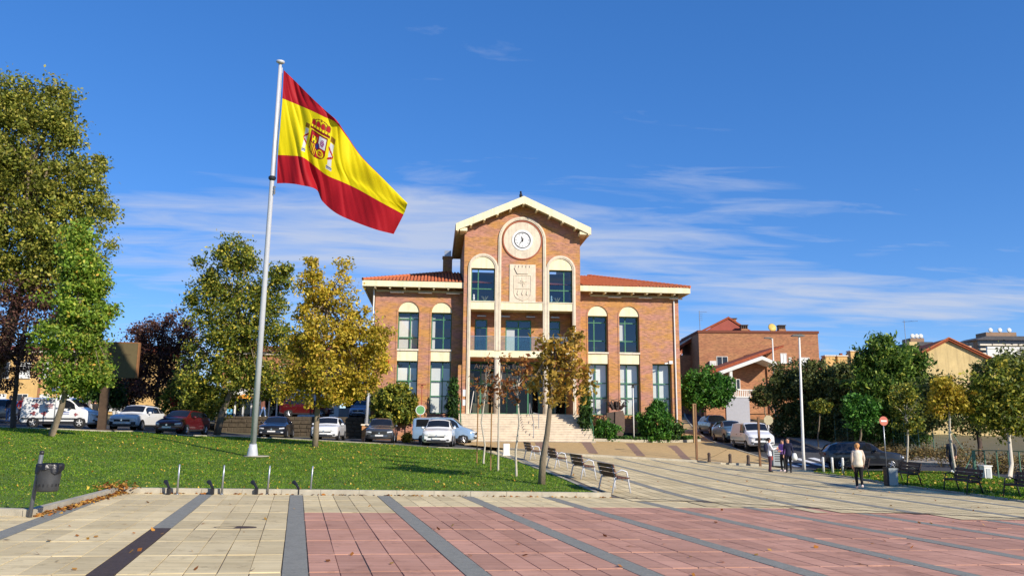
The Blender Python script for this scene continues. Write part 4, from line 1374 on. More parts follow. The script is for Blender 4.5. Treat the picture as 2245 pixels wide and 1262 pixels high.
for i, (px, py, d, hgt, lab) in enumerate(((1060, 1003, 34, 840, 'farthest young sapling of the three on the lawn beside the steps'), (1092, 1020, 30.5, 830, 'middle young sapling of the three on the lawn, few brown leaves'), (1132, 1038, 28, 700, 'nearest and tallest young sapling of the three, forked with brown leaves'))):
    b = D(px, d, py)
    bl = pxblobs([(px + 6, 860 - 8 * i, 24, 42), (px - 12, 850, 22, 30), (px + 14, 800, 16, 40)], d)
    tree('sapling', lab, b, bl, 'brown', 170 + 60 * i, .11, 46, .10, bark=M_wash, r0=.04, seed=20 + i, branches=16, hollow=.1, group='young saplings on the lawn')
    if i < 2:
        mb = MB().tube([(b[0] - .28, b[1] + .15, b[2] - .1), (b[0] - .26, b[1] + .15, b[2] + 2.9)], .028, 7)
        mb.build('tree_stake', pm('timber_stake', srgb(150, 116, 76), .9, .2, 8), label=('thin wooden stake beside the farthest sapling' if i == 0 else 'thin wooden stake beside the middle sapling'), cat='stake', group='sapling stakes')
# --- planting by the building
def bush(name, label, px, py, d, rx, ry, leaf, n, size, seed, blobs=None, group=None, spread=.14, **kw):
    base = at(px, py, d)
    z = max(base[2], gz(base[0], base[1]) + .02)
    bl = pxblobs(blobs or [(px, py - ry, rx, ry)], d)
    return tree(name, label, (base[0], base[1], z), bl, leaf, n, size, max(60, n // 30), spread, bark=M_bark_d, r0=.06, seed=seed, branches=6, group=group, cat='bush', **kw)
bush('bush', 'broad leafy shrub against the wall behind the grey and pale blue cars', 862, 935, 60, 48, 44, 'ash', 12000, .15, 31, [(862, 890, 45, 42), (835, 880, 24, 34), (890, 890, 24, 36), (868, 860, 36, 20)])
bush('bush', 'small yellow flowering bush between the grey and pale blue cars', 892, 974, 56, 12, 14, 'gold', 900, .10, 32)
bush('cypress', 'narrow dark cypress column beside the left end of the steps', 992, 930, 59.5, 10, 50, 'ever', 4200, .12, 33, [(992, 905, 11, 34), (993, 870, 9, 34), (993, 843, 5, 20)], 'cypresses flanking the steps', droop=-2.0, long=2.0)
bush('cypress', 'narrow dark cypress column beside the right end of the steps', 1283, 955, 58.8, 12, 50, 'ever', 4800, .12, 34, [(1283, 930, 13, 38), (1283, 880, 11, 45)], 'cypresses flanking the steps', droop=-2.0, long=2.0)
bush('bush', 'loose rounded bush at the kerb left of the metal sculpture', 1328, 972, 59.6, 28, 26, 'round', 4200, .12, 35)
bush('bush', 'large round clipped conifer under the right wing windows', 1438, 968, 60.6, 40, 38, 'round', 10000, .12, 36, [(1440, 928, 36, 40), (1438, 900, 18, 22)], droop=-1.2, long=2.0)
bush('bush', 'dark glossy bush between the round conifer and the white downspout', 1478, 965, 60.9, 20, 22, 'ever', 3000, .12, 37)
bush('bush', 'dark climber on the wall left of the steps', 1003, 935, 60.4, 9, 30, 'ever', 1500, .11, 38)
# low ground cover along the bed
rs = np.random.default_rng(40)
q = rs.uniform((12.1, 58.8), (20.6, 61.7), (9000, 2)); q = q[in_poly_np(q, BED)]
q = np.concatenate([q, (gzs(q) + .26 + rs.uniform(0, .22, len(q)))[:, None]], 1)
link('ground_cover', quads_mesh('ground_cover', leaf_cloud(rs, q, len(q), .13, .04), LF['ever']), kind='stuff', label='low dark green ground cover in the bed along the right wing', cat='ground cover')
# --- right side
bush('round_tree', 'broad dark green round topped tree standing at the corner of the side street', 1548, 922, 68, 55, 40, 'round', 14000, .16, 41, [(1545, 850, 52, 42), (1520, 860, 34, 36), (1575, 858, 34, 34)], spread=.25)
tree('lollipop_tree', 'small clipped tree with a reddish flat crown behind the grey street post', D(1683, 71), pxblobs([(1680, 865, 32, 22), (1668, 870, 20, 20)], 71), 'hedge', 4500, .12, 150, .16, r0=.06, seed=42, branches=8)
tree('lollipop_tree', 'tiny olive topped tree on a bare stem in front of the hedge', D(1795, 56), pxblobs([(1797, 890, 18, 14)], 56), 'ash', 1500, .11, 60, .12, r0=.05, seed=43, branches=6, group=None)
tree('street_tree', 'small green street tree above the black crossover', D(1882, 53), pxblobs([(1885, 905, 34, 38), (1870, 890, 22, 26), (1905, 900, 22, 28)], 53), 'round', 6000, .13, 160, .18, r0=.08, seed=44, branches=10)
for i, (px, w, top, d, sd) in enumerate(((1735, 48, 800, 66, 51), (1800, 52, 790, 64, 52), (1860, 48, 800, 62, 53))):
    tree('hedge_tree', ('dull green hedge tree beside the taller street lamps', 'dull green hedge tree between the street lamps and the willow', 'dull green hedge tree joining the willow above the black crossover')[i], D(px, d), pxblobs([(px, 860, w, 65), (px - 18, top + 35, w * .6, 36), (px + 20, top + 50, w * .6, 40), (px, 930, w, 45)], d), 'hedge', 17000, .16, 380, .26, bark=M_bark_d, r0=.13, seed=sd, group='tall hedge behind the green fence', branches=14)
tree('willow_tree', 'tall feathery green willow tree behind the no entry sign', D(1950, 56), pxblobs([(1950, 810, 62, 62), (1920, 780, 42, 42), (1985, 800, 48, 52), (1960, 880, 85, 60), (1900, 860, 48, 60), (2010, 870, 40, 58), (1950, 940, 78, 40)], 57), 'willow', 32000, .15, 620, .28, r0=.2, seed=54, branches=26, droop=.8, long=2.4)
tree('street_tree', 'young yellow tinged tree on a pale trunk beside the no entry sign', D(1987, 44, 1010), pxblobs([(1985, 890, 34, 50), (1975, 860, 22, 34), (2000, 920, 28, 30)], 44), 'ash', 3600, .10, 120, .15, bark=M_wash, r0=.06, seed=55, branches=16, hollow=.2)
tree('street_tree', 'orange and yellow tree on a pale trunk behind the far benches', D(2096, 36, 1030), pxblobs([(2080, 870, 42, 36), (2060, 890, 30, 30), (2105, 880, 28, 34), (2070, 845, 24, 22)], 36), 'gold', 5200, .10, 150, .15, bark=M_wash, r0=.06, seed=56, branches=18, hollow=.2)
tree('street_tree', 'dense dark green and yellow tree at the far right edge', D(2215, 34, 1060), pxblobs([(2190, 850, 60, 55), (2235, 840, 50, 60), (2170, 900, 50, 45), (2225, 920, 60, 45), (2260, 880, 50, 80), (2150, 870, 28, 34)], 36), 'ash', 15000, .11, 380, .2, bark=M_wash, r0=.09, seed=57, branches=22)
tree('hedge_tree', 'dark tree filling the gap below the yellow gable house', D(2150, 50), pxblobs([(2140, 890, 60, 60), (2190, 830, 60, 50), (2060, 900, 60, 50), (2230, 800, 50, 40), (2050, 850, 40, 40)], 52), 'hedge', 16000, .14, 380, .26, bark=M_bark_d, r0=.15, seed=58, group='tall hedge behind the green fence', branches=14)
# dry scrub on the bank behind the fence
rs = np.random.default_rng(60)
pts = []
for _ in range(240):
    px = rs.uniform(1830, 2300); d = rs.uniform(54, 61) - (px - 1830) / 470 * 17
    p = D(px, d); pts.append((p[0], p[1], p[2] + rs.uniform(.0, .45)))
link('bank_scrub', quads_mesh('bank_scrub', leaf_cloud(rs, np.array(pts), 15000, .085, .3), leafmat('dry_scrub', [(0, srgb(70, 62, 34)), (.5, srgb(120, 98, 56)), (.8, srgb(150, 124, 74)), (1, srgb(86, 96, 44))], .2)), kind='stuff', label='dry brown scrub on the bank behind the green fence', cat='scrub')

tree('street_tree', 'tree standing just beyond the right edge, its shadow lying across the paving', (23.5, 20.5, -.7), [((23.5, 20.5, 4.2), (2.0, 2.0, 1.7)), ((23.0, 21.2, 3.3), (1.6, 1.6, 1.2))], 'ash', 6000, .13, 160, .22, bark=M_wash, r0=.09, seed=91, branches=14)
# ================================================================== FLAGPOLES AND FLAG
M_alu = pm('brushed_aluminium', srgb(196, 198, 202), .4, .05, 8, metal=.15)
pb = D(553, 35, 1003)
ptop = at(615, 136, 35.0)
FP = empty('flagpole', tuple(pb), label='very tall tapered aluminium flagpole standing on the lawn', cat='flagpole')
ax = ptop - pb
def onpole(t): return pb + ax * t
MB().tube([onpole(-.01), onpole(.0), onpole(.02), onpole(.035)], [.26, .26, .2, .15], 16).build('base_flange', M_alu, FP, world=True, smooth=True)
MB().tube([onpole(.03), onpole(.35), onpole(.7), onpole(.995)], [.135, .12, .098, .066], 16).build('mast', M_alu, FP, world=True, smooth=True)
MB().tube([onpole(.995), onpole(.998), onpole(1.003), onpole(1.005)], [.09, .19, .17, .05], 16).build('cap', M_alu, FP, world=True, smooth=True)
MB().tube([onpole(.70) , onpole(.704), onpole(.709), onpole(.712)], [.1, .16, .16, .1], 14).build('slide_ring', M_black, FP, world=True)
mb = MB()
for t in (.665, .672, .68):
    mb.tube([onpole(t) + RT * .13 - FW * .05, onpole(t + .006) + RT * .16 - FW * .06], .05, 7)
mb.build('rope_clamp', M_steel, FP, world=True)
MB().tube([onpole(.70) + RT * .12, onpole(.85) + RT * .11, onpole(.985) + RT * .09], .018, 6).build('halyard', M_spout, FP, world=True)
MB().lathe([(.0, .0), (.5, .0), (.55, .03), (.55, .06), (.0, .06)], 18).build('footing', M_kerb, FP, loc=(.15, .1, .02))

us = [0, .15, .3, .42, .5, .6, .72, .86, 1.0]
vs_ = [0, .25, .5, .75, 1.0]
grid = [
 [(622, 154), (619, 216), (614, 278), (609, 340), (607, 402)],
 [(650, 181), (646, 227), (641, 284), (635, 341), (631, 402)],
 [(685, 216), (683, 243), (673, 299), (664, 345), (660, 406)],
 [(714, 243), (712, 257), (701, 320), (690, 364), (694, 416)],
 [(733, 261), (735, 268), (722, 334), (716, 384), (706, 440)],
 [(756, 302), (758, 297), (750, 360), (746, 397), (735, 466)],
 [(788, 352), (792, 344), (785, 391), (781, 413), (775, 485)],
 [(836, 402), (842, 394), (836, 425), (833, 442), (824, 503)],
 [(884, 452), (893, 445), (890, 457), (885, 470), (863, 513)]]
gd = np.zeros((9, 5, 3)); gd[:, :, :2] = np.array(grid, float)
for i, u in enumerate(us):
    for j, v in enumerate(vs_):
        gd[i, j, 2] = 35.0 - .15 + .34 * math.sin(u * 10.5 + v * 1.6 + .4) * u ** .6 - .5 * u + (.45 if (j == 0 and u > .52) else 0)
def cr1(tab, xs, x):
    """Catmull-Rom through tab at knots xs"""
    i = int(np.clip(np.searchsorted(xs, x, 'right') - 1, 0, len(xs) - 2))
    h = xs[i + 1] - xs[i]
    t = (x - xs[i]) / h
    p1, p2 = tab[i], tab[i + 1]
    m1 = (tab[i + 1] - tab[i - 1]) / (xs[i + 1] - xs[i - 1]) * h if i > 0 else (p2 - p1)
    m2 = (tab[i + 2] - tab[i]) / (xs[i + 2] - xs[i]) * h if i + 2 < len(xs) else (p2 - p1)
    t2, t3 = t * t, t * t * t
    return (2 * t3 - 3 * t2 + 1) * p1 + (t3 - 2 * t2 + t) * m1 + (-2 * t3 + 3 * t2) * p2 + (t3 - t2) * m2
def flag_color(u, v):
    x, y = u * 1.5, v
    c = 1 if .25 < v < .75 else 0
    ex, ey = (x - .60) / .205, (y - .49) / .205
    if abs(ex) > 1.05 or abs(ey) > 1.1:
        return c
    ins = abs(ex) < .52 and -.38 < ey < .35 or (abs(ex) < .52 and ey >= .35 and (ex / .52) ** 2 + ((ey - .35) / .45) ** 2 < 1)
    inn = abs(ex) < .47 and -.33 < ey < .35 or (abs(ex) < .47 and ey >= .35 and (ex / .47) ** 2 + ((ey - .35) / .40) ** 2 < 1)
    if (ex / .15) ** 2 + ((ey - .16) / .19) ** 2 < 1:
        return 5 if (ex / .10) ** 2 + ((ey - .16) / .13) ** 2 < 1 else 3
    if ins:
        if not inn:
            return 3
        if abs(ex) < .025 or abs(ey - .16) < .025:
            return 3
        if ey < .16 and ex < 0:
            if abs(ex + .24) < .15 and -.2 < ey < .1:
                return 7 if (abs(ex + .24) < .04 and ey > .0) or (abs(abs(ex + .24) - .09) < .025 and ey < -.08) else 1
            return 0
        if ey < .16:
            return 4 if ((ex - .25) / .12) ** 2 + ((ey + .08) / .15) ** 2 < 1 and (math.sin(ex * 60) * math.cos(ey * 50) > -.5) else 2
        if ex < 0:
            return 0 if int((ex + .5) / .055) % 2 else 1
        rr = math.hypot((ex - .24) / 1, (ey - .43) / 1)
        aa = math.atan2(ey - .43, ex - .24)
        return 1 if abs(rr - .17) < .03 or (rr < .17 and abs(math.sin(aa * 4)) < .3) else 0
    if abs(ex) < .62 and -.95 < ey < -.42:
        if -.50 < ey:
            return 3
        if ey > -.60:
            return 6 if int((ex + 1) / .06) % 3 == 0 else 1
        k = (ex + .6) / .3
        if ((k % 1 - .5) / .5) ** 2 + ((ey + .68) / .16) ** 2 < 1:
            return 0 if ((k % 1 - .5) / .36) ** 2 + ((ey + .68) / .12) ** 2 < 1 else 6
        if abs((ex / .5) ** 2 + ((ey + .62) / .30) ** 2 - 1) < .16 or (abs(ex) < .05 and ey < -.85):
            return 6
    for sx in (-1, 1):
        dx = ex * sx - .80
        if abs(dx) < .10 and -.32 < ey < .72:
            if abs(ey - .0 - dx * .8) < .06 or abs(ey - .30 + dx * .8) < .06:
                return 0
            return 2
        if abs(dx) < .17 and (abs(ey - .02 - dx) < .05 or abs(ey - .28 + dx) < .05):
            return 0
        if abs(dx) < .14 and -.52 < ey < -.36:
            return 6
        if abs(dx) < .15 and .76 < ey < .96:
            return 5 if int(ey * 24) % 2 else 2
    return c
from mathutils.noise import noise as NOISE
NU, NV = 250, 160
cols = []
for i in range(NU + 1):
    u = i / NU
    ctrl = np.array([cr1(gd[:, j, :], us, u) for j in range(5)])
    col = []
    for j in range(NV + 1):
        v = j / NV
        q = cr1(ctrl, vs_, v)
        # small diagonal pull creases from the hoist
        nz = lambda a, b: NOISE(Vector((a, b, 3.7)))
        q1 = u - .32 * v
        rdg = 1 - abs(nz(q1 * 11, v * 1.3)) * 2
        rdg2 = nz(q1 * 26 + 5, v * 2.2 + 9)
        cr_ = .085 * rdg * math.exp(-((u - .34) / .36) ** 2) + .022 * rdg2 + .06 * nz(u * 7 + v * 3, v * 4 - u * 5) * min(1, u * 2) + .15 * math.exp(-((q1 - .12) / .04) ** 2) * (.4 + .6 * v) - .13 * math.exp(-((u - .56 - .1 * (v - .3)) / .05) ** 2)
        col.append(at(q[0], q[1], q[2] + cr_))
    cols.append(col)
Vf = np.array(cols).reshape(-1, 3)
fs, fm = [], []
for i in range(NU):
    for j in range(NV):
        a = i * (NV + 1) + j
        fs.append((a, a + 1, a + NV + 2, a + NV + 1)); fm.append(flag_color((i + .5) / NU, (j + .5) / NV))
me = bpy.data.meshes.new('flag')
me.from_pydata((Vf - Vf[0]).tolist(), [], fs)
def cloth(name, col):
    if name in MATS: return MATS[name]
    m = bpy.data.materials.new(name); m.use_nodes = True
    t = m.node_tree; t.nodes.clear()
    tcn = nd(t, 'ShaderNodeTexCoord'); n = nd(t, 'ShaderNodeTexNoise', i_Scale=1.2, i_Detail=5.0)
    t.links.new(tcn.outputs['Object'], n.inputs['Vector'])
    rp = ramp(t, [(.3, tuple(c * .9 for c in col)), (.7, col)]); t.links.new(n.outputs[0], rp.inputs[0])
    d = nd(t, 'ShaderNodeBsdfPrincipled', i_Roughness=.6); d.inputs['Specular IOR Level'].default_value = .25
    tr = nd(t, 'ShaderNodeBsdfTranslucent')
    t.links.new(rp.outputs[0], d.inputs['Base Color']); t.links.new(rp.outputs[0], tr.inputs[0])
    mx = nd(t, 'ShaderNodeMixShader', i_0=.3); t.links.new(d.outputs[0], mx.inputs[1]); t.links.new(tr.outputs[0], mx.inputs[2])
    o = nd(t, 'ShaderNodeOutputMaterial'); t.links.new(mx.outputs[0], o.inputs[0])
    MATS[name] = m
    return m
FLM = [cloth('flag_red', srgb(188, 28, 40)), cloth('flag_yellow', srgb(252, 230, 12)), cloth('flag_white', (.75, .75, .75)), cloth('flag_maroon', srgb(128, 28, 24)),
       cloth('flag_purple', srgb(160, 70, 130)), cloth('flag_blue', srgb(50, 70, 140)), cloth('flag_gold', srgb(150, 104, 24)), cloth('flag_black', (.03, .03, .03))]
for m in FLM: me.materials.append(m)
me.polygons.foreach_set('material_index', fm)
me.polygons.foreach_set('use_smooth', [True] * len(fs))
fo = link('flag', me, loc=tuple(Vf[0]), label='huge red and yellow striped flag with coat of arms flying from the tall pole', cat='flag')
# smaller pole with a bunch of flags beside the building
b2 = at(803, 935, 56.5); zb2 = gz(b2[0], b2[1])
F2 = empty('flagpole', (b2[0], b2[1], zb2), label='shiny steel flagpole on a brick pedestal left of the grey car', cat='flagpole')
MB().box(-.28, .28, -.3, .3, -.1, 1.05).build('pedestal', M_brick, F2)
MB().box(-.34, .34, -.36, .36, 1.052, 1.16).build('pedestal_cap', M_pale, F2)
MB().tube([(0, 0, 1.16), (.05, 0, 3.5), (.18, 0, 6.6)], [.11, .10, .08], 12).build('mast', M_alu, F2, smooth=True)
def small_flag(name, label, px, py, d, w, h, mats, seed):
    rs = np.random.default_rng(seed)
    o3 = at(px, py, d)
    mb = MB(); n, k = 16, 9
    for i in range(n + 1):
        for j in range(k + 1):
            u, v = i / n, j / k
            mb.v.append((w * u, .12 * math.sin(u * 9 + v * 2 + seed) * (.3 + u), -h * v - .25 * u * h + .06 * math.sin(u * 7 + seed)))
    for i in range(n):
        for j in range(k):
            a = i * (k + 1) + j
            mb.f.append((a, a + 1, a + k + 2, a + k + 1)); mb.m.append(j * len(mats) // k)
    mb.build(name, mats, smooth=True, loc=tuple(o3), label=label, cat='flag', group='small flags on the building')
small_flag('flag', 'small rumpled white flag on the building beside the golden tree', 828, 772, 61.2, .7, .5, [FLM[2]], 1)
small_flag('flag', 'small rumpled red and yellow flag on the building beside the golden tree', 824, 782, 60.9, 1.0, .75, [FLM[0], FLM[1], FLM[0]], 4)
for i, (px0, py0, dd) in enumerate(((826, 771, 61.2), (822, 781, 60.9))):
    p = at(px0, py0, dd)
    MB().tube([(p[0] - .03, p[1] + (YW - p[1]), p[2] - .6), (p[0], p[1], p[2] + .1)], .025, 6).build('flag_bracket', M_spout, TH, world=True)

# ================================================================== CARS
M_tyre = pm('tyre_rubber', (.018, .018, .018), .85, .2, 20)
M_rim = pm('alloy_rim', srgb(168, 170, 174), .35, .05, 9, metal=.8)
M_cglass = pm('car_glass', (.012, .014, .018), .06, .2, 2, spec=.6)
M_lamp = pm('headlamp', (.62, .64, .66), .12, .2, 14, spec=.8)
M_red_l = pm('tail_lamp', srgb(140, 16, 16), .2, .1)
M_trim = pm('black_trim', (.022, .022, .024), .55, .15, 12)
M_plate = pm('number_plate', (.74, .74, .72), .5, .03)
M_chrome = pm('chrome', (.7, .7, .72), .15, .02, metal=1)
def paint(name, c, metal=0.0):
    return pm('paint_' + name, c, .28, .03, 2, coat=.9, metal=metal, dirt=.08)
STY = {
 'suv': [(0, .22, .44, .80, .78, .70, .47, .48), (.03, .17, .51, .93, .90, .78, .545, .56), (.10, .15, .555, .98, .94, .80, .60, .615), (.23, .15, .60, 1, .96, .80, .645, .665),
         (.29, .15, .62, 1, .97, .79, .68, .70), (.42, .15, .63, 1, .97, .70, .93, .97), (.55, .15, .635, 1, .97, .70, .95, 1.0), (.80, .15, .65, 1, .97, .69, .92, .97),
         (.90, .16, .66, 1, .96, .70, .86, .88), (.965, .20, .65, .97, .93, .76, .69, .70), (1, .25, .6, .9, .86, .72, .62, .63)],
 'hatch': [(0, .22, .42, .78, .76, .68, .45, .46), (.03, .17, .49, .93, .90, .78, .525, .54), (.10, .14, .545, .98, .94, .80, .59, .605), (.21, .14, .60, 1, .96, .80, .65, .67),
         (.26, .14, .63, 1, .97, .79, .69, .71), (.42, .14, .645, 1, .97, .69, .94, .975), (.55, .14, .65, 1, .97, .69, .955, 1.0), (.78, .14, .67, 1, .97, .68, .92, .97),
         (.90, .15, .67, 1, .96, .70, .84, .86), (.965, .19, .65, .97, .93, .76, .69, .70), (1, .24, .58, .9, .86, .72, .6, .61)],
 'sedan': [(0, .22, .44, .80, .78, .70, .47, .48), (.03, .16, .51, .93, .90, .78, .54, .555), (.10, .14, .56, .98, .94, .80, .60, .615), (.25, .14, .61, 1, .96, .80, .65, .665),
         (.31, .14, .635, 1, .97, .78, .69, .71), (.46, .14, .65, 1, .97, .66, .94, .97), (.56, .14, .655, 1, .97, .66, .955, 1.0), (.72, .14, .67, 1, .97, .66, .90, .94),
         (.86, .15, .67, 1, .96, .72, .72, .735), (.97, .19, .65, .97, .93, .78, .70, .71), (1, .25, .6, .9, .86, .74, .64, .65)],
 'van': [(0, .19, .36, .80, .78, .70, .39, .40), (.03, .15, .44, .94, .92, .80, .475, .49), (.08, .13, .50, .99, .96, .84, .55, .565), (.17, .13, .56, 1, .98, .84, .615, .635),
         (.22, .13, .585, 1, .985, .83, .66, .68), (.36, .13, .60, 1, .985, .80, .935, .965), (.50, .13, .60, 1, .985, .82, .96, 1.0), (.80, .13, .60, 1, .985, .82, .955, .995),
         (.94, .13, .60, 1, .985, .81, .945, .98), (.985, .15, .60, .99, .97, .80, .90, .92), (1, .18, .58, .97, .95, .78, .82, .83)],
}
def car(name, label, loc, heading, L_, W_, H_, mat, style, group, cat='car', cargo=False, wheels=M_rim, low=None, z=None):
    tab = np.array(STY[style], float)
    root = empty(name, (loc[0], loc[1], loc[2] if z is None else z), heading, label, cat, group)
    w = W_ / 2
    xs = tab[:, 0]
    def sect(s):
        r = cr1(tab, xs, s)
        x, zb, be, w0, w1, w2, zs, zt = r
        zb, be, zs, zt = zb * H_, be * H_, zs * H_, zt * H_
        return np.array([(0, zb), (.82 * w0 * w, zb), (w0 * w * .985, zb + .10), (w0 * w, zb * .45 + be * .55), (w1 * w, be), (w2 * w, zs), (w2 * w * .6, zt - .018), (0, zt)])
    def S(s, k, side):
        c = sect(s)
        i = min(int(k), 6); t = k - i
        y, z = c[i] * (1 - t) + c[i + 1] * t
        x = L_ / 2 - s * L_ - .16 * (abs(y) / w) ** 2.4 * max(0, 1 - s / .16)
        if s > .9:
            x += .10 * (abs(y) / w) ** 2.4 * (s - .9) / .1
        return np.array([x, side * y, z])
    ss = np.unique(np.concatenate([np.linspace(0, .12, 8), np.linspace(.12, .9, 40), np.linspace(.9, 1, 7)]))
    ks = np.array([0, .5, 1, 1.5, 2, 2.5, 3, 3.5, 4, 4.25, 4.5, 4.75, 5, 5.5, 6, 6.5, 7])
    ring = [(k, 1) for k in ks] + [(k, -1) for k in ks[::-1][1:-1]]
    n = len(ring)
    mb = MB()
    for s in ss:
        mb.v += [tuple(S(s, k, sd)) for k, sd in ring]
    for i in range(len(ss) - 1):
        for j in range(n):
            j2 = (j + 1) % n
            mb.f.append((i * n + j, i * n + j2, (i + 1) * n + j2, (i + 1) * n + j)); mb.m.append(0)
    for base, s in ((0, 0), ((len(ss) - 1) * n, 1)):
        c = sect(s); mb.v.append((L_ / 2 * (1 if s == 0 else -1) + (.0 if s == 0 else .0), 0, (c[0][1] + c[7][1]) / 2))
        ci = len(mb.v) - 1
        for j in range(n):
            mb.f.append((base + j, base + (j + 1) % n, ci)); mb.m.append(0)
    me = mb.mesh('body', mat, True)
    me.set_sharp_from_angle(angle=R(38))
    link('body', me, root)
    def patch(nm, s0, s1, k0, k1, sides, m, off=.012, ns=6, nk=4, shear=0.0):
        for sd in sides:
            q = MB()
            for i in range(ns + 1):
                for j in range(nk + 1):
                    kk = k0 + (k1 - k0) * j / nk
                    s = s0 + (s1 - s0) * i / ns + shear * (kk - k0) / (k1 - k0 + 1e-9)
                    p = S(s, kk, sd)
                    a = S(min(1, s + .004), kk, sd) - S(max(0, s - .004), kk, sd); b = S(s, min(7, kk + .05), sd) - S(s, max(0, kk - .05), sd)
                    nn = np.cross(a, b); nn /= np.linalg.norm(nn) + 1e-9
                    c = p - np.array([0, 0, H_ * .5]); c[0] = 0 if .1 < s < .92 else c[0]
                    if nn @ c < 0: nn = -nn
                    q.v.append(tuple(p + nn * off))
            for i in range(ns):
                for j in range(nk):
                    a = i * (nk + 1) + j
                    q.f.append((a, a + 1, a + nk + 2, a + nk + 1)); q.m.append(0)
            q.build(nm, m, root, smooth=True)
    def patch2(nm, s0, s1, k0, m, off=.012, ns=7, nk=4):
        """a pane spanning both sides over the roof line"""
        q = MB()
        rr_ = [(k0 + (7 - k0) * j / nk, 1) for j in range(nk + 1)] + [(7 - (7 - k0) * (j + 1) / nk, -1) for j in range(nk)]
        for i in range(ns + 1):
            s = s0 + (s1 - s0) * i / ns
            for kk, sd in rr_:
                p = S(s, kk, sd)
                q.v.append(tuple(p + np.array([off * (.7 if s < .5 else -.7), 0, off * .8])))
        m_ = len(rr_)
        for i in range(ns):
            for j in range(m_ - 1):
                a = i * m_ + j
                q.f.append((a, a + 1, a + m_ + 1, a + m_)); q.m.append(0)
        q.build(nm, m, root, smooth=True)
    wb = {'suv': (.305, .41), 'hatch': (.275, .41), 'sedan': (.325, .45), 'van': (.235, .35)}[style]
    patch2('windscreen', wb[0], wb[1], 5.08, M_cglass)
    if style == 'van':
        side = [(.27, .46)] if cargo else [(.27, .46), (.49, .70), (.73, .93)]
    elif style == 'sedan':
        side = [(.385, .56), (.575, .72)]
    else:
        side = [(.355, .555), (.575, .77), (.79, .885)]
    for i, (a, b) in enumerate(side):
        patch('side_window', a + (.0 if i else -.02), b, 4.10, 4.86, (1, -1), M_cglass, shear=.035 if i == 0 else 0.0)
    if style != 'van':
        patch2('rear_window', *{'suv': (.905, .955), 'hatch': (.90, .955), 'sedan': (.735, .85)}[style], 5.12, M_cglass)
    # front end
    def fpatch(nm, y0, y1, z0, z1, m, off=.02, mirror=False, slant=0.0, th=.03):
        for sd in ((1, -1) if mirror else (1,)):
            q = MB(); ny, nz = 7, 3
            for lay in (0, 1):
                for i in range(ny + 1):
                    for j in range(nz + 1):
                        y = (y0 + (y1 - y0) * i / ny)
                        z = z0 + (z1 - z0) * j / nz + slant * i / ny
                        rel = abs(y) / w
                        x = L_ / 2 - .16 * rel ** 2.4 - .10 * max(0, (rel - .72) / .28) ** 1.6 * 1.6 - .10 * max(0, z / H_ - .45) / .1 + off - lay * (th + .06)
                        q.v.append((x, sd * y, z))
            m_ = nz + 1; tot = (ny + 1) * m_
            for i in range(ny):
                for j in range(nz):
                    a = i * m_ + j
                    q.f.append((a, a + 1, a + m_ + 1, a + m_)); q.m.append(0)
            for i in range(ny):
                for j in (0, nz):
                    a = i * m_ + j
                    q.f.append((a, a + m_, a + m_ + tot, a + tot)); q.m.append(0)
            for j in range(nz):
                for i in (0, ny):
                    a = i * m_ + j
                    q.f.append((a, a + 1, a + 1 + tot, a + tot)); q.m.append(0)
            q.build(nm, m, root, smooth=False)
    lw = low or {}
    fpatch('grille', -.52 * w, .52 * w, .345 * H_, lw.get('gt', .43) * H_, M_trim)
    fpatch('headlight', .54 * w, .88 * w, .405 * H_, .455 * H_, M_lamp, mirror=True, slant=.02 * H_)
    fpatch('lower_intake', -.62 * w, .62 * w, .19 * H_, .255 * H_, M_trim, off=.03)
    fpatch('fog_lamp', .66 * w, .82 * w, .235 * H_, .28 * H_, lw.get('fog', M_trim), mirror=True, off=.03)
    if lw.get('side'):
        fpatch('side_intake', .60 * w, .86 * w, .20 * H_, .33 * H_, M_trim, mirror=True, off=.025, slant=.02)
    fpatch('number_plate', -.26, .26, .275 * H_, .335 * H_, M_plate, off=.05)
    MB().lathe([(.0, 0), (.055, 0), (.055, .02), (0, .02)], 12, (L_ / 2 + .012, 0, .395 * H_), 'x').build('badge', M_chrome, root)
    # rear end
    for sd in (1, -1):
        MB().box(-L_ / 2 + .02, -L_ / 2 + .16, sd * w * .62 - .12, sd * w * .62 + .12, .50 * H_, .57 * H_).build('tail_light', M_red_l, root)
    # wheels
    rw = .195 * H_ if style != 'van' else .175 * H_
    for fx in (L_ / 2 - .185 * L_, L_ / 2 - .80 * L_):
        for sd in (1, -1):
            q = MB().lathe([(0, 0), (rw * 1.16, 0), (rw * 1.16, .01), (0, .01)], 24, (fx, sd * (w - .004), rw * 1.02), 'y')
            q.build('wheel_arch', M_trim, root)
            yo = sd * (w - .10)
            t_ = MB().lathe([(rw * .62, -.105), (rw * .95, -.105), (rw, -.075), (rw, .075), (rw * .95, .118), (rw * .68, .118), (rw * .62, .10)], 26, (0, 0, 0), 'y')
            wo_ = t_.build('wheel', M_tyre, root, loc=(fx, yo + sd * .01, rw), smooth=True)
            q = MB().lathe([(0, .07), (rw * .66, .07), (rw * .66, .10), (rw * .6, .108), (rw * .58, .085), (0, .085)], 24, (0, 0, 0), 'y')
            for k in range(5):
                a = 2 * PI * k / 5 + .3
                q.tube([(rw * .08 * math.cos(a), .10, rw * .08 * math.sin(a)), (rw * .6 * math.cos(a), .10, rw * .6 * math.sin(a))], [.045, .03], 6)
            ri = q.build('rim', wheels, wo_)
            if sd < 0:
                ri.rotation_euler = (0, 0, PI)
    sm = wb[1] - .03
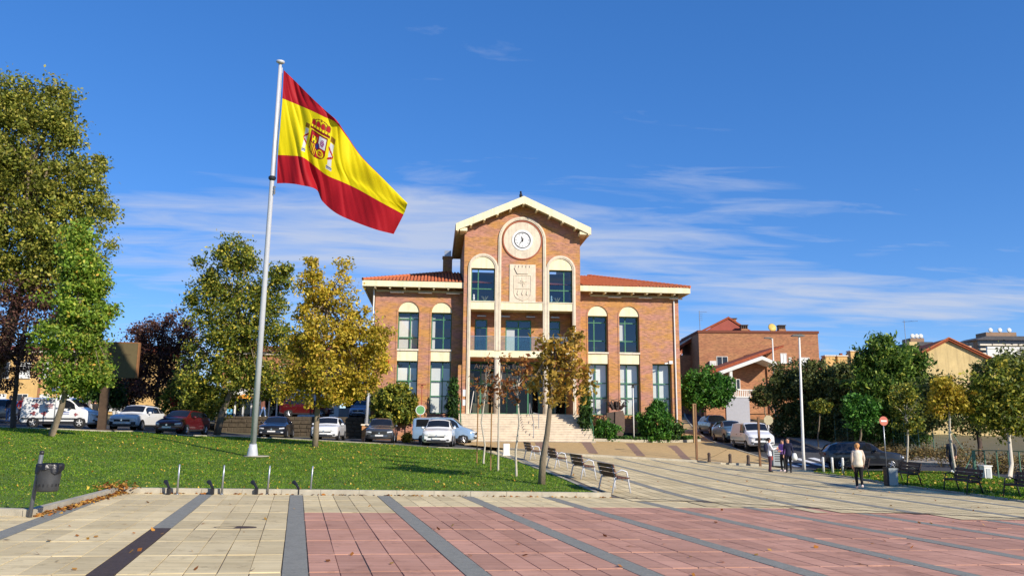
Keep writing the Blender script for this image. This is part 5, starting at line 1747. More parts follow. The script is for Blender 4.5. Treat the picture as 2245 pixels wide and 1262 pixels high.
    for sd in (1, -1):
        p = S(sm, 4.05, sd)
        MB().ball((p[0] + .02, p[1] + sd * .10, p[2] + .07), (.07, .11, .075), 10, 6).tube([(p[0], p[1] - sd * .02, p[2] + .03), (p[0] + .02, p[1] + sd * .1, p[2] + .06)], .03, 6).build('mirror', mat if not cargo else M_trim, root, smooth=True)
        if style == 'suv':
            q0, q1 = S(.47, 5.6, sd), S(.82, 5.6, sd)
            MB().tube([q0 + (0, 0, .03), q1 + (0, 0, .03)], .018, 6).build('roof_rail', M_trim, root)
        # sill and arch cladding
        MB().box(-L_ * .27, L_ * .28, sd * w - .035, sd * w + .012, .16 * H_, .22 * H_).build('sill', M_trim, root)
        for hx in (.10, -.12):
            MB().box(L_ * hx - .09, L_ * hx + .09, sd * w * .99 - .02, sd * w * .99 + .012, .535 * H_, .555 * H_).build('door_handle', mat if not cargo else M_trim, root)
    if cargo:
        for sd in (1, -1):
            MB().box(-L_ * .46, L_ * .26, sd * w - .03, sd * w + .016, .285 * H_, .325 * H_).build('rubbing_strip', M_trim, root)
    return root
def face(p, off=0.0):
    """heading that points the nose at the camera, turned by off degrees"""
    return math.atan2(-p[1], -p[0]) + R(off)
GP = 'cars parked along the lawn'
p = D(137, 48.5); vanp = p
van1 = car('parked_van', 'white delivery van with red pictures on its side behind the slim green tree', p, R(-4), 4.45, 1.75, 1.82, paint('white', (.80, .80, .79)), 'van', GP, 'van', cargo=True, wheels=pm('steel_rim', (.55, .55, .54), .6))
# red pictures and blurred lettering on the van's flank
sideY = -1.75 / 2 - .006
def motif(pts, m, nm='picture'):
    mb = MB(); mb.add([(a, sideY - .004, b) for a, b in pts] + [(a, sideY + .02, b) for a, b in pts], [tuple(range(len(pts)))] + [(i, (i + 1) % len(pts), (i + 1) % len(pts) + len(pts), i + len(pts)) for i in range(len(pts))])
    mb.build(nm, m, van1)
M_mot = pm('print_red', srgb(150, 84, 88), .5, .35, 12); M_mot2 = pm('print_grey', srgb(96, 96, 110), .5, .2, 12)
rs = np.random.default_rng(5)
for cx_, cz_, r_ in ((-1.25, 1.30, .19), (-1.35, .86, .15), (-.72, .84, .16), (1.15, .80, .11)):
    motif([(cx_ + r_ * (1 + .45 * math.sin(3 * a + cx_)) * math.cos(a), cz_ + r_ * .75 * (1 + .35 * math.cos(4 * a)) * math.sin(a)) for a in np.linspace(0, 2 * PI, 15)[:-1]], M_mot)
for k in range(7):
    motif([(-1.45 + k * .2, 1.60), (-1.33 + k * .2, 1.60), (-1.33 + k * .2, 1.69), (-1.45 + k * .2, 1.69)], M_mot2, 'lettering')
for k in range(3):
    motif([(-.72, 1.18 + k * .1), (-.25, 1.18 + k * .1), (-.25, 1.22 + k * .1), (-.72, 1.22 + k * .1)], pm('print_pink', srgb(204, 140, 140), .5), 'lettering')
for k in range(2):
    motif([(.2, .82 + k * .1), (.75, .82 + k * .1), (.75, .86 + k * .1), (.2, .86 + k * .1)], pm('print_blue', srgb(120, 130, 180), .5), 'lettering')
p = D(300, 51); car('parked_car', 'white crossover with a dark grille parked left of the dark red hatchback', p, face(p, -24), 4.45, 1.84, 1.62, paint('white', (.80, .80, .79)), 'suv', GP, low={'side': 1, 'gt': .42})
p = D(400, 48.5); car('parked_car', 'dark red hatchback parked between the white crossover and the big flagpole', p, face(p, -26), 4.1, 1.74, 1.50, paint('maroon', srgb(82, 16, 20)), 'hatch', GP)
p = D(606, 55.5); car('parked_car', 'black saloon with bright headlights right behind the big flagpole', p, face(p, -9), 4.55, 1.85, 1.47, paint('black', (.012, .013, .018)), 'sedan', GP, low={'fog': M_lamp})
p = D(720, 54); car('parked_car', 'white hatchback with a thin black grille behind the trunk of the golden tree', p, face(p, -9), 4.35, 1.80, 1.56, paint('white', (.80, .80, .79)), 'suv', GP, low={'gt': .385})
p = D(836, 54); car('parked_car', 'metallic grey crossover with a large dark grille beside the brick pedestal', p, face(p, -4), 4.6, 1.86, 1.64, paint('grey', (.10, .105, .115), .6), 'suv', GP, low={'side': 1, 'gt': .44})
p = D(962, 50.5); car('parked_car', 'white sport utility car parked in front of the pale blue van', p, face(p, -4), 4.6, 1.86, 1.69, paint('white', (.80, .80, .79)), 'suv', GP, low={'gt': .39})
p = D(975, 54.5); car('parked_van', 'pale blue small van half hidden behind the white sport utility car', p, R(-10), 4.35, 1.74, 1.80, paint('pale_blue', srgb(150, 178, 206), .35), 'van', GP, 'van')
GS = 'cars parked up the side street'
p = D(1650, 55.5); hs = R(-94)
car('parked_van', 'white van at the lower end of the row in the side street', p, hs, 4.4, 1.85, 1.82, paint('white', (.80, .80, .79)), 'van', GS, 'van', cargo=True)
p = D(1600, 61.5); car('parked_car', 'silver blue compact car parked behind the white street van', p, R(-93), 4.1, 1.75, 1.60, paint('silver_blue', srgb(120, 150, 168), .6), 'hatch', GS)
p = D(1568, 67.5); car('parked_car', 'dark sport utility car at the upper end of the street row', p, R(-92), 4.4, 1.82, 1.65, paint('charcoal', (.02, .022, .028)), 'suv', GS)
p = D(1890, 47.3); car('parked_car', 'glossy black crossover passing behind the woman in the cream vest', p, R(-14), 4.5, 1.82, 1.62, paint('black', (.012, .013, .018)), 'suv', None)
p = D(8, 53.5); car('parked_car', 'dark grey car behind the two men at the left edge', p, R(0), 4.3, 1.8, 1.5, paint('grey', (.10, .105, .115), .6), 'hatch', GP)

# ================================================================== STREET FURNITURE
M_slat = pm('bench_wood', srgb(94, 58, 42), .6, .2, 5, .2, 40, stretch=(1, 8, 8))
M_slat_d = pm('bench_wood_dark', srgb(62, 44, 38), .6, .2, 5, .2, 40, stretch=(1, 8, 8))
M_gpaint = pm('dark_green_paint', srgb(38, 46, 42), .5, .1)
def bench(loc, rz, label, group, frame_m, wood, L_=1.75):
    """local: sits facing +X, length along Y"""
    root = empty('bench', tuple(loc), rz, label, 'bench', group)
    for y in (-L_ / 2 + .12, L_ / 2 - .12):
        mb = MB()
        mb.tube([(-.27, y, 0), (-.20, y, .30), (-.16, y, .44), (-.26, y, .80)], .026, 7)
        mb.tube([(.28, y, 0), (.24, y, .25), (.21, y, .44), (.17, y, .62), (.02, y, .67), (-.19, y, .56)], .022, 7)
        mb.tube([(-.17, y, .41), (.22, y, .41)], .024, 7)
        mb.build('leg_frame', frame_m, root, smooth=True)
    for k in range(3):
        x = -.08 + k * .125
        MB().box(x - .055, x + .055, -L_ / 2, L_ / 2, .437 - .008 * k, .472 - .008 * k).build('seat_slat', wood, root)
    for k in range(3):
        z = .53 + k * .125
        x = -.165 - (z - .44) * .27
        MB().prism([(x - .002, z - .055), (x + .033, z - .05), (x + .008, z + .055), (x - .028, z + .05)], -L_ / 2, L_ / 2, 'y').build('back_slat', wood, root)
    return root
GB = 'benches along the lawn edge'
labs = ['nearest wooden bench with pale legs at the tip of the lawn', 'second wooden bench from the tip of the lawn', 'third wooden bench from the tip of the lawn, partly behind the thin tree', 'farthest wooden bench of the lawn row, behind the thin tree trunk']
for i, (px, py, d) in enumerate(((1346, 1070, 24.0), (1278, 1045, 28.5), (1221, 1028, 33.0), (1167, 1012, 38.0))):
    p = D(px, d, py)
    bench((p[0], p[1], p[2] + .012), R(4), labs[i], GB, M_alu, M_slat, 1.7)
GB2 = 'benches along the far lawn'
labs = ['dark bench behind the woman in the cream vest', 'dark bench next to the grey panel by the black crossover', 'dark slatted bench in front of the pale litter bin', 'dark bench cut off by the right edge of the picture']
for i, (px, py, d) in enumerate(((1878, 1052, 34.5), (1985, 1062, 31.0), (2112, 1078, 27.5), (2252, 1096, 24.5))):
    p = D(px, d, py)
    bench((p[0], p[1], p[2] + .012), R(180 - 8), labs[i], GB2, M_gpaint, M_slat_d, 1.8)
# litter bin on a slanting post
p = D(64, 14.55, 1130)
LB = empty('litter_bin', tuple(p), label='charcoal litter bin hung on a slanting post at the lawn corner', cat='litter bin')
M_char = pm('charcoal_plastic', (.045, .047, .05), .5, .2, 8, .1)
tpost = at(92, 992, 14.55) - p
MB().tube([(0, 0, -.1), tuple(tpost * .5), tuple(tpost)], .036, 12).build('post', pm('grey_steel_post', srgb(96, 100, 106), .5, .1), LB, smooth=True)
MB().ball(tuple(tpost), .045, 10, 6).build('post_cap', M_black, LB)
bc = at(107, 1047, 14.5) - p
mb = MB().lathe([(.0, -.235), (.16, -.235), (.175, -.21), (.185, -.1), (.195, .05), (.20, .2), (.215, .22), (.215, .245), (.185, .245), (.175, .1), (.165, -.2), (0, -.2)], 22, tuple(bc))
mb.build('bucket', M_char, LB, smooth=True)
for k in range(9):
    a = PI + k * PI / 8
    MB().box(-.012, .012, -.004, .004, -.022, .022).build('slot', M_black, LB, loc=(bc[0] + .187 * math.cos(a), bc[1] + .187 * math.sin(a), bc[2] - .12), rz=a + PI / 2)
mb = MB(); n = 26
for i in range(n + 1):
    a = 2 * PI * i / n
    rr = .205 + .022 * math.sin(a * 7) + .01 * math.sin(a * 13)
    for (dr, z) in ((-.02, .235), (.005, .262), (rr - .19, .245), (rr - .185, .12 + .05 * math.sin(a * 3) + .02 * math.sin(a * 9))):
        mb.v.append((bc[0] + (.2 + dr) * math.cos(a), bc[1] + (.2 + dr) * math.sin(a), bc[2] + z))
for i in range(n):
    for j in range(3):
        a = i * 4 + j
        mb.f.append((a, a + 1, a + 5, a + 4)); mb.m.append(0)
mb.build('bin_bag', pm('bag_plastic', (.012, .012, .014), .3, .2, 10, .6, 14), LB, smooth=True)
MB().tube([tuple(tpost * .62), tuple(bc + np.array([-.17, 0, .12]))], .025, 6).build('hanger', M_black, LB)
# slender steel stakes and small black stubs along the kerb
ws = ['first', 'second', 'third', 'fourth']
for i, (px, ph) in enumerate(((390, 1017), (488, 1019), (588, 1020), (682, 1021))):
    p = on_plaza(px - 2, 1083); top = at(px + 4, ph, (p - EYEP) @ FW)
    q = top - p
    o = MB().tube([(0, 0, 0), tuple(q * .5), tuple(q)], [.03, .022, .02], 8).lathe([(.05, 0), (.05, .012), (.0, .02)], 10).build('kerb_stake', M_steel, loc=tuple(p), smooth=True, label=f'{ws[i]} thin steel stake from the leaf heap along the lawn kerb', cat='stake', group='thin stakes along the kerb')
for i, px in enumerate((368, 464, 561, 653)):
    p = on_plaza(px, 1083.5)
    root = empty('kerb_stub', (p[0], p[1], p[2]), label=f'{ws[i]} small black spotlight from the leaf heap on the kerb edge', cat='stub', group='black stubs along the kerb')
    MB().box(-.035, .035, -.02, .10, 0, .155).build('bracket', M_black, root)
    MB().tube([(0, .06, .15), (-.07, .14, .24), (-.16, .26, .30)], [.03, .035, .055], 8).build('lamp_head', M_black, root)  # slanted arm of a small dark shape, its use not identified
# bollards, posts, bins
ord3 = ['nearest the rusty post', 'in the middle of the three', 'nearest the people talking']
for i, (px, py) in enumerate(((1555, 1005), (1601, 1007), (1641, 1009))):
    p = D(px, 45.8 - .2 * i, py)
    MB().lathe([(.10, 0), (.10, .06), (.085, .08), (.085, .40), (.10, .42), (.07, .50), (0, .53)], 14).build('bollard', M_iron, loc=(p[0], p[1], p[2] + .1), smooth=True, label=f'short dark iron bollard {ord3[i]}', cat='bollard', group='iron bollards')
ord3 = ['nearest the lamp post', 'in the middle of the row', 'beside the dark bench']
for i, (px, py, d) in enumerate(((1806, 1038, 38.2), (1826, 1041, 37.6), (1849, 1044, 37.0))):
    p = D(px, d, py)
    MB().lathe([(.055, 0), (.055, .66), (.05, .68), (.055, .70), (.055, .76), (0, .78)], 12).build('steel_bollard', M_spout, loc=tuple(p), smooth=True, label=f'pale tubular bollard {ord3[i]}', cat='bollard', group='pale bollards')
p = D(1110, 42, 997)
MB().box(-.17, .17, -.12, .12, 0, .62).box(-.2, .2, -.15, .15, -.02, .06).build('service_box', M_spout, loc=tuple(p), bevel=.02, label='small white utility box standing at the lawn edge near the steps', cat='utility box')
p = D(1957, 30.5, 1057)
root = empty('bin_panel', tuple(p), label='grey slab shaped bin with a dark side at the end of the bench', cat='litter bin')
MB().box(-.19, .19, -.1, .1, .02, .66).build('shell', pm('grey_panel', srgb(160, 166, 160), .6, .06), root, bevel=.01)
MB().box(-.27, -.192, -.13, .13, 0, .72).build('side_post', M_black, root)
p = D(2163, 33.5, 1048)
root = empty('litter_bin', tuple(p), label='pale square litter bin with a wide lid on the far grass', cat='litter bin')
MB().prism([(-.15, 0), (.15, 0), (.165, .54), (-.165, .54)], -.15, .15, 'y').build('shell', M_spout, root)
MB().box(-.2, .2, -.18, .18, .542, .59).build('lid', M_spout, root)
MB().box(-.09, .09, -.17, -.152, .08, .46).build('door', pm('grey_door', srgb(170, 176, 176), .6), root)
p = D(1706, 46.5, 1000)
root = empty('information_pillar', (p[0], p[1], p[2] + .05), label='grey information pillar behind the three people talking', cat='pillar')
MB().box(-.33, .33, -.12, .12, 0, 1.15).build('pillar', pm('grey_pillar', srgb(150, 156, 156), .6), root, bevel=.02)
for k in range(6):
    MB().box(-.24, .24, -.128, -.121, .25 + k * .13, .30 + k * .13).build('text_line', M_trim, root)
# timber-coloured square posts
for i, (px, py0, py1, d, lab) in enumerate(((1528, 887, 1013, 46.6, 'rusty square post at the corner of the forecourt'), (1524, 885, 968, 60, 'pale timber tree post by the round topped tree'), (1667, 915, 1010, 45.5, 'thin rusty post in front of the white street van'))):
    p = D(px, d, py1); top = at(px, py0, d)
    h = top[2] - p[2]
    w_ = .055 if i != 1 else .11
    MB().box(-w_, w_, -w_, w_, -.1, h).box(-w_ * 1.25, w_ * 1.25, -w_ * 1.25, w_ * 1.25, h + .001, h + .04).build('post', pm('rusty_post', srgb(120, 88, 62), .85, .2, 8) if i != 1 else pm('timber_post', srgb(170, 140, 100), .9, .2, 8), loc=tuple(p), label=lab, cat='post')
# street lamps
def street_lamp(px, pyb, pyt, d, arm, label, r=.09, head='flat'):
    p = D(px, d, pyb); top = at(px - (px - 1122.5) * .017, pyt, d)
    root = empty('street_lamp', tuple(p), label=label, cat='street lamp', group='street lamps')
    h = top[2] - p[2]; q = top - p
    MB().tube([(0, 0, -.1), (0, 0, .9), tuple(q)], [r * 1.2, r, r * .6], 12).build('post', M_spout if head != 'thin' else M_steel, root, smooth=True)
    MB().tube([tuple(q - np.array([0, 0, .05])), tuple(q + np.array([arm, 0, .02]))], r * .5, 8).build('arm', M_spout, root)
    MB().prism([(-.42, 0), (.3, 0), (.34, .05), (.1, .11), (-.3, .09)], -.13, .13, 'y').build('lamp_head', pm('lamp_grey', srgb(92, 92, 90), .5), root, loc=tuple(q + np.array([arm, 0, 0])))
street_lamp(1763, 1027, 737, 43.9, -.05, 'tall pale street lamp standing at the plaza corner by the zebra crossing', .082)
street_lamp(1703, 960, 742, 68, -.35, 'slimmer street lamp with a side arm higher up the street', .09)
for (px, pyb, pyt, d, lab) in ((1390, 966, 842, 59.8, 'thin white lamp post in the bed before the right wing'), (922, 945, 842, 59, 'thin lamp post with a hooded head before the left wing')):
    p = D(px, d, pyb); top = at(px, pyt, d); h = top[2] - p[2]
    root = empty('garden_lamp', tuple(p), label=lab, cat='lamp')
    MB().tube([(0, 0, 0), (0, 0, h)], [.05, .04], 8).build('post', M_spout if px > 1000 else M_copper, root, smooth=True)
    MB().box(-.32, .32, -.16, .16, h, h + .07).prism([(-.14, h - .22), (.14, h - .22), (.05, h - .001), (-.05, h - .001)], -.05, .05, 'y').build('lamp_head', M_trim if px > 1000 else M_copper, root)
# signs
def sign_post(root, h, r=.03, m=None):
    MB().tube([(0, 0, -.05), (0, 0, h)], r, 8).build('post', m or M_steel, root, smooth=True)
p = D(1944, 45.5, 1008); top = at(1944, 922, 45.5); h = top[2] - p[2]
root = empty('no_entry_sign', tuple(p), label='round red no entry sign with a white bar on a thin post', cat='sign')
sign_post(root, h + .2)
MB().prism(arc(0, h, .26, 0, 2 * PI * 27 / 28, 27), -.06, -.035, 'y').build('disc', pm('sign_faded_red', srgb(200, 112, 92), .5, .06), root)
MB().prism([(-.175, h - .05), (.175, h - .05), (.175, h + .05), (-.175, h + .05)], -.07, -.061, 'y').build('bar', M_white, root)
p = D(1687, 57, 990); top = at(1687, 920, 57); h = top[2] - p[2]
root = empty('sign_back', tuple(p), label='back of a pale octagonal sign above the white street van', cat='sign')
sign_post(root, h + .3)
MB().prism([(.36 * math.cos(PI / 8 + k * PI / 4), h + .36 * math.sin(PI / 8 + k * PI / 4)) for k in range(8)], -.06, -.035, 'y').build('plate', pm('sign_back_grey', srgb(176, 164, 130), .6), root)
for (px, py, d, lab) in ((116, 847, 46, 'blue square crossing sign with a white triangle, behind the slim green tree trunk'), (154, 850, 58, 'second blue crossing sign farther back, seen edge on behind the white van')):
    p = D(px, d, 940); top = at(px, py, d); h = top[2] - p[2]
    root = empty('crossing_sign', tuple(p), rz=(0 if px == 116 else R(50)), label=lab, cat='sign', group='blue crossing signs')
    sign_post(root, h + .3)
    MB().box(-.24, .24, -.055, -.035, h - .27, h + .27).build('plate', pm('sign_blue', srgb(40, 104, 176), .45, .05), root)
    MB().prism([(-.18, h - .17), (.18, h - .17), (0, h + .2)], -.062, -.056, 'y').build('triangle', M_white, root)
    MB().tube([(0, -.066, h - .02), (.05, -.066, h - .13)], .022, 6).tube([(0, -.066, h - .02), (-.05, -.066, h - .13)], .022, 6).ball((0, -.066, h + .06), .03, 8, 5).build('walker', M_black, root)
p = D(920, 58, 948)
root = empty('round_sign', tuple(p), label='small round green and white sign above the pale blue van', cat='sign')
top = at(920, 898, 58); h = top[2] - p[2]
sign_post(root, h)
MB().prism(arc(0, h, .33, 0, 2 * PI * 23 / 24, 23), -.06, -.035, 'y').build('disc', pm('sign_green', srgb(104, 160, 100), .5), root)
MB().prism(arc(0, h, .35, 0, PI, 14) + arc(0, h, .305, PI, 0, 14), -.064, -.034, 'y').prism(arc(0, h, .35, PI, 2 * PI, 14) + arc(0, h, .305, 2 * PI, PI, 14), -.064, -.034, 'y').build('rim', M_white, root)
# brown monolith sign
p = D(222, 46.5, 940)
root = empty('totem_sign', tuple(p), label='big brown rectangular steel sign panel on a thick rusty post', cat='sign')
M_cor = pm('corten', srgb(84, 66, 50), .85, .25, 5, .2, 30, dirt=.3)
z0_, z1_ = at(222, 826, 46.5)[2] - p[2], at(222, 748, 46.5)[2] - p[2]
MB().box(-.22, .22, -.12, .12, -.1, z0_).box(-.75, .75, -.35, .35, -.1, .12).build('post', M_cor, root)
MB().box(-1.0, 1.68, -.10, .10, z0_, z1_).build('panel', pm('panel_olive', srgb(98, 86, 58), .8, .1, 3), root)
MB().box(1.681, 1.76, -.12, .12, z0_, z1_ + .05).box(-1.0, 1.68, -.12, .12, z1_ + .001, z1_ + .06).build('panel_edge', pm('panel_edge', srgb(140, 96, 60), .7), root)
MB().box(.9, 1.3, -.106, -.101, z0_ + 1.35, z0_ + 1.38).box(.9, .93, -.106, -.101, z0_ + 1.0, z0_ + 1.35).build('faded_mark', M_cor, root)
# metal sculpture in the bed
p = at(1352, 965, 60.3); p[2] = gz(p[0], p[1]) + .25
root = empty('sculpture', tuple(p), label='brown metal sculpture like a bowl of foliage on a leaning slab', cat='sculpture')
M_bronze = pm('bronze_brown', srgb(96, 76, 64), .6, .2, 7, .3, 30)
MB().prism([(-.35, 0), (.35, 0), (.62, .7), (.62, 1.75), (.5, 2.15), (-.1, 2.05), (-.12, 1.2)], -.12, .12, 'y').build('slab', M_bronze, root)
MB().prism([(-.7, 1.2), (-.15, .4), (-.12, 2.05), (-.75, 1.95)], -.02, .06, 'y').build('side_slab', pm('bronze_dark', srgb(70, 58, 48), .6), root)
mb = MB()
rs = np.random.default_rng(9)
for k in range(70):
    a = rs.uniform(0, 2 * PI); r_ = rs.uniform(.1, .75)
    q0 = (r_ * .5 * math.cos(a) + .05, r_ * .3 * math.sin(a), 2.15 + rs.uniform(0, .2)); q1 = (r_ * 1.2 * math.cos(a) + .05, r_ * .5 * math.sin(a), 2.35 + rs.uniform(0, .45))
    mb.tube([q0, ((q0[0] + q1[0]) / 2, q0[1], q1[2] + .05), q1], [.04, .05, .02], 5)
mb.build('bowl', pm('bronze_bowl', srgb(60, 46, 42), .55, .3, 9), root)
mb = MB()
for cx_ in (-.55, 0, .55):
    mb.tube([(cx_ + .42 * math.cos(a), .0, 2.75 + .22 * math.sin(a)) for a in np.linspace(0, PI, 9)], .025, 6)
mb.build('hoops', M_iron, root)
# green wire fence
FENCE = empty('wire_fence', tuple(D(1830, 54)), label='green wire mesh fence on thin posts along the far pavement', cat='fence')
M_fg = pm('fence_green', srgb(92, 128, 106), .5, .1)
prev = None
mesh = MB()
for i, (px, d) in enumerate(((1780, 60), (1806, 58), (1836, 56), (1862, 55), (1905, 53.5), (1930, 52.5), (1960, 51), (1992, 50), (2030, 48))):
    p = D(px, d); p[0] += 2.4; p[1] += 1.0; p[2] = gz(p[0], p[1])
    MB().tube([tuple(p), tuple(p + np.array([0, 0, 2.0])), tuple(p + np.array([0, -.12, 2.2]))], .035, 7).build('post', M_fg, FENCE, world=True)
    if i in (2, 5, 8):
        MB().tube([tuple(p + np.array([0, 0, 1.7])), tuple(p + np.array([.9, -.3, .0]))], .022, 6).build('brace', M_fg, FENCE, world=True)
    if prev is not None:
        for k in range(9):
            z = .1 + k * .22
            mesh.tube([prev + (0, 0, z), p + (0, 0, z)], .006, 3, cap=False)
        L2 = np.linalg.norm(p - prev)
        for k in range(int(L2 / .25)):
            a = prev + (p - prev) * (k * .25 / L2)
            mesh.tube([a + (0, 0, .05), a + (0, 0, 1.95)], .005, 3, cap=False)
    prev = p
mesh.build('wire_mesh', M_fg, FENCE, world=True, kind='stuff')
F2_ = empty('wire_fence', tuple(D(2135, 37)), label='green framed fence panels with top rail behind the pale litter bin', cat='fence')
prev = None
for i, (px, d, pyt) in enumerate(((2139, 36.5, 987), (2163, 36.3, 987), (2190, 36, 987), (2216, 35.5, 988), (2240, 35, 989), (2275, 34, 990))):
    p = D(px, d, 1048); t = at(px, pyt, d)
    r_ = .075 if i == 0 else .03
    MB().tube([tuple(p), (p[0], p[1], t[2])], r_, 8).build('post', M_fg, F2_, world=True)
    if i == 0:
        MB().tube([(p[0], p[1], t[2] - .1), tuple(D(2108, 36.5, 1042))], .025, 6).build('brace', M_fg, F2_, world=True)
    tt = np.array([p[0], p[1], t[2]])
    if prev is not None:
        MB().tube([prev, tt], .022, 6).build('rail', M_fg, F2_, world=True)
    prev = tt
# ================================================================== NEIGHBOURING BUILDINGS
M_rbrick = brickmat('house_brick', srgb(176, 122, 80), srgb(166, 108, 74), srgb(160, 128, 100))
M_rred = pm('red_render', srgb(158, 84, 70), .9, .1, 2)
M_yel = pm('yellow_render', srgb(228, 200, 140), .9, .07, 1.2, dirt=.22, streak=.3)
M_peach = pm('peach_render', srgb(222, 182, 116), .9, .06, 1.5, dirt=.15, streak=.15)
M_wht = pm('white_render', srgb(222, 220, 212), .85, .05, 2, dirt=.15)
M_rtile = pm('house_roof_tile', srgb(168, 88, 54), .9, .25, 6, .4, 24, col2=srgb(128, 62, 40))
M_cont = pm('apartment_brick', srgb(150, 122, 98), .9, .15, .6)
M_slate = pm('slate_roof', srgb(84, 82, 84), .9, .15, 1)
M_wpane = pm('far_pane', (.03, .035, .045), .12, .2, 1)
M_ruble = pm('shade_toned_rubble', srgb(84, 74, 60), .95, .3, 4, 1.0, 9)  # shade on the retaining wall is put into this stone colour

def win(root, x0, x1, y, z0, z1, frame_m=M_wht, pane_m=M_wpane, split=True, sill=True):
    """a window on a wall facing -Y at plane y (local)"""
    f = .06
    mb = MB().box(x0, x0 + f, y - .05, y - .002, z0, z1).box(x1 - f, x1, y - .05, y - .002, z0, z1).box(x0 + f, x1 - f, y - .05, y - .002, z0, z0 + f).box(x0 + f, x1 - f, y - .05, y - .002, z1 - f, z1)
    if split:
        xm = (x0 + x1) / 2
        mb.box(xm - f / 2, xm + f / 2, y - .048, y - .002, z0 + f, z1 - f)
    w = mb.build('window', frame_m, root)
    MB().box(x0 + f, x1 - f, y - .02, y - .003, z0 + f, z1 - f).build('pane', pane_m, w)
    if sill:
        MB().box(x0 - .06, x1 + .06, y - .12, y - .003, z0 - .07, z0 - .004).build('sill', frame_m, w)
    return w
def frame_at(px0, px1, d, rz=0.0):
    """origin and width for a facade facing the camera between two pixel columns"""
    a, b = at(px0, 930, d), at(px1, 930, d)
    return a, b
# --- brick terrace house right of the town hall
a, b = at(1537, 900, 90), at(1803, 900, 90)
zt = at(1600, 726, 90)[2]; zg = 2.6
ang = math.atan2(b[1] - a[1], b[0] - a[0]); Wd = np.linalg.norm((b - a)[:2])
H1 = empty('terraced_house', (a[0], a[1], zg), ang, label='flat topped tan brick house block beyond the street with white windows', cat='house')
hh = zt - zg
zl = lambda py, d=90: at(1600, py, d)[2] - zg
xl_ = lambda px: (px - 1537) / (1803 - 1537) * Wd
MB().box(0, Wd, 0, 9, -1, hh).build('wall', M_rbrick, H1)
MB().box(-.1, Wd + .1, -.1, 9.1, hh + .001, hh + .28).build('coping', pm('brown_coping', srgb(120, 70, 52), .9, .1), H1)
for (p0, p1, y0, y1) in ((1575, 1600, 779, 803), (1717, 1731, 771, 793), (1762, 1781, 780, 799), (1735, 1741, 780, 792)):
    win(H1, xl_(p0), xl_(p1), 0, zl(y1), zl(y0), split=(p1 - p0 > 10), pane_m=M_blind if p0 > 1700 else M_wpane)
MB().box(xl_(1558), xl_(1572), -.45, -.02, zl(800), zl(790)).lathe([(.0, -.47), (.25, -.47), (.25, -.452), (0, -.452)], 14, ((xl_(1565)), 0, zl(795)), 'y').build('air_conditioner', M_wht, H1)
for px, py, w_ in ((1738, 716, .9), (1652, 716, .9)):
    MB().box(xl_(px) - w_ * .45, xl_(px) + w_ * .45, 2, 2.8, hh + .28, hh + .75).build('chimney', M_rbrick, H1)
    mb = MB()
    for k in range(4):
        x = xl_(px) - w_ * .38 + k * w_ * .25
        mb.box(x - .06, x + .06, 2.1, 2.7, hh + .751, hh + 1.15)
    mb.box(xl_(px) - w_ * .5, xl_(px) + w_ * .5, 2, 2.8, hh + 1.152, hh + 1.24)
    mb.build('chimney_cowl', M_iron, H1)
# satellite dish on the parapet
dl_ = MB().lathe([(0, .0), (.25, .03), (.45, .1), (.5, .14), (.45, .12), (.2, .05), (0, .03)], 18, (0, 0, 0), 'y')
dd_ = dl_.build('satellite_dish', pm('dish_yellow', srgb(214, 180, 96), .5), H1, loc=(xl_(1706), .4, zl(711)), smooth=True); dd_.rotation_euler = (R(-15), 0, R(10))
MB().tube([(xl_(1708), .6, hh + .2), (xl_(1707), .6, zl(711))], .04, 6).build('dish_pole', M_steel, H1)
# terrace continuing behind: red gable and receding roofs
g0, g1, g2 = xl_(1558), xl_(1622), xl_(1668)
MB().prism([(g0, hh - .5), (g2, hh - .5), (g2, zl(724, 93)), (g1, zl(694, 93)), (g0, zl(726, 93))], 3.2, 3.6, 'y').build('gable_wall', M_rred, H1)
MB().prism([(g0 - .3, zl(728, 93)), (g1, zl(694, 93) + .05), (g2 + .3, zl(726, 93)), (g2 + .3, zl(724, 93) + .15), (g1, zl(692, 93) + .2), (g0 - .3, zl(726, 93) + .15)], 3.1, 12, 'y').build('gable_roof', M_rtile, H1)
MB().box(g1 + .3, g1 + 1.3, 4.5, 5.3, zl(706, 93), zl(690, 93)).build('chimney', M_rbrick, H1)
MB().box(g1 + .2, g1 + 1.4, 4.4, 5.4, zl(690, 93) + .002, zl(688, 93)).build('chimney_cap', M_iron, H1)
mb = MB().tube([(xl_(1559), 4, hh), (xl_(1559), 4, zl(664))], .04, 6)
for k in range(5):
    z = zl(664) - .15 - k * .25
    mb.tube([(xl_(1559) - .1, 4, z), (xl_(1559) + (.9 if k == 0 else .35), 4, z)], .02, 5)
mb.build('antenna', M_steel, H1)
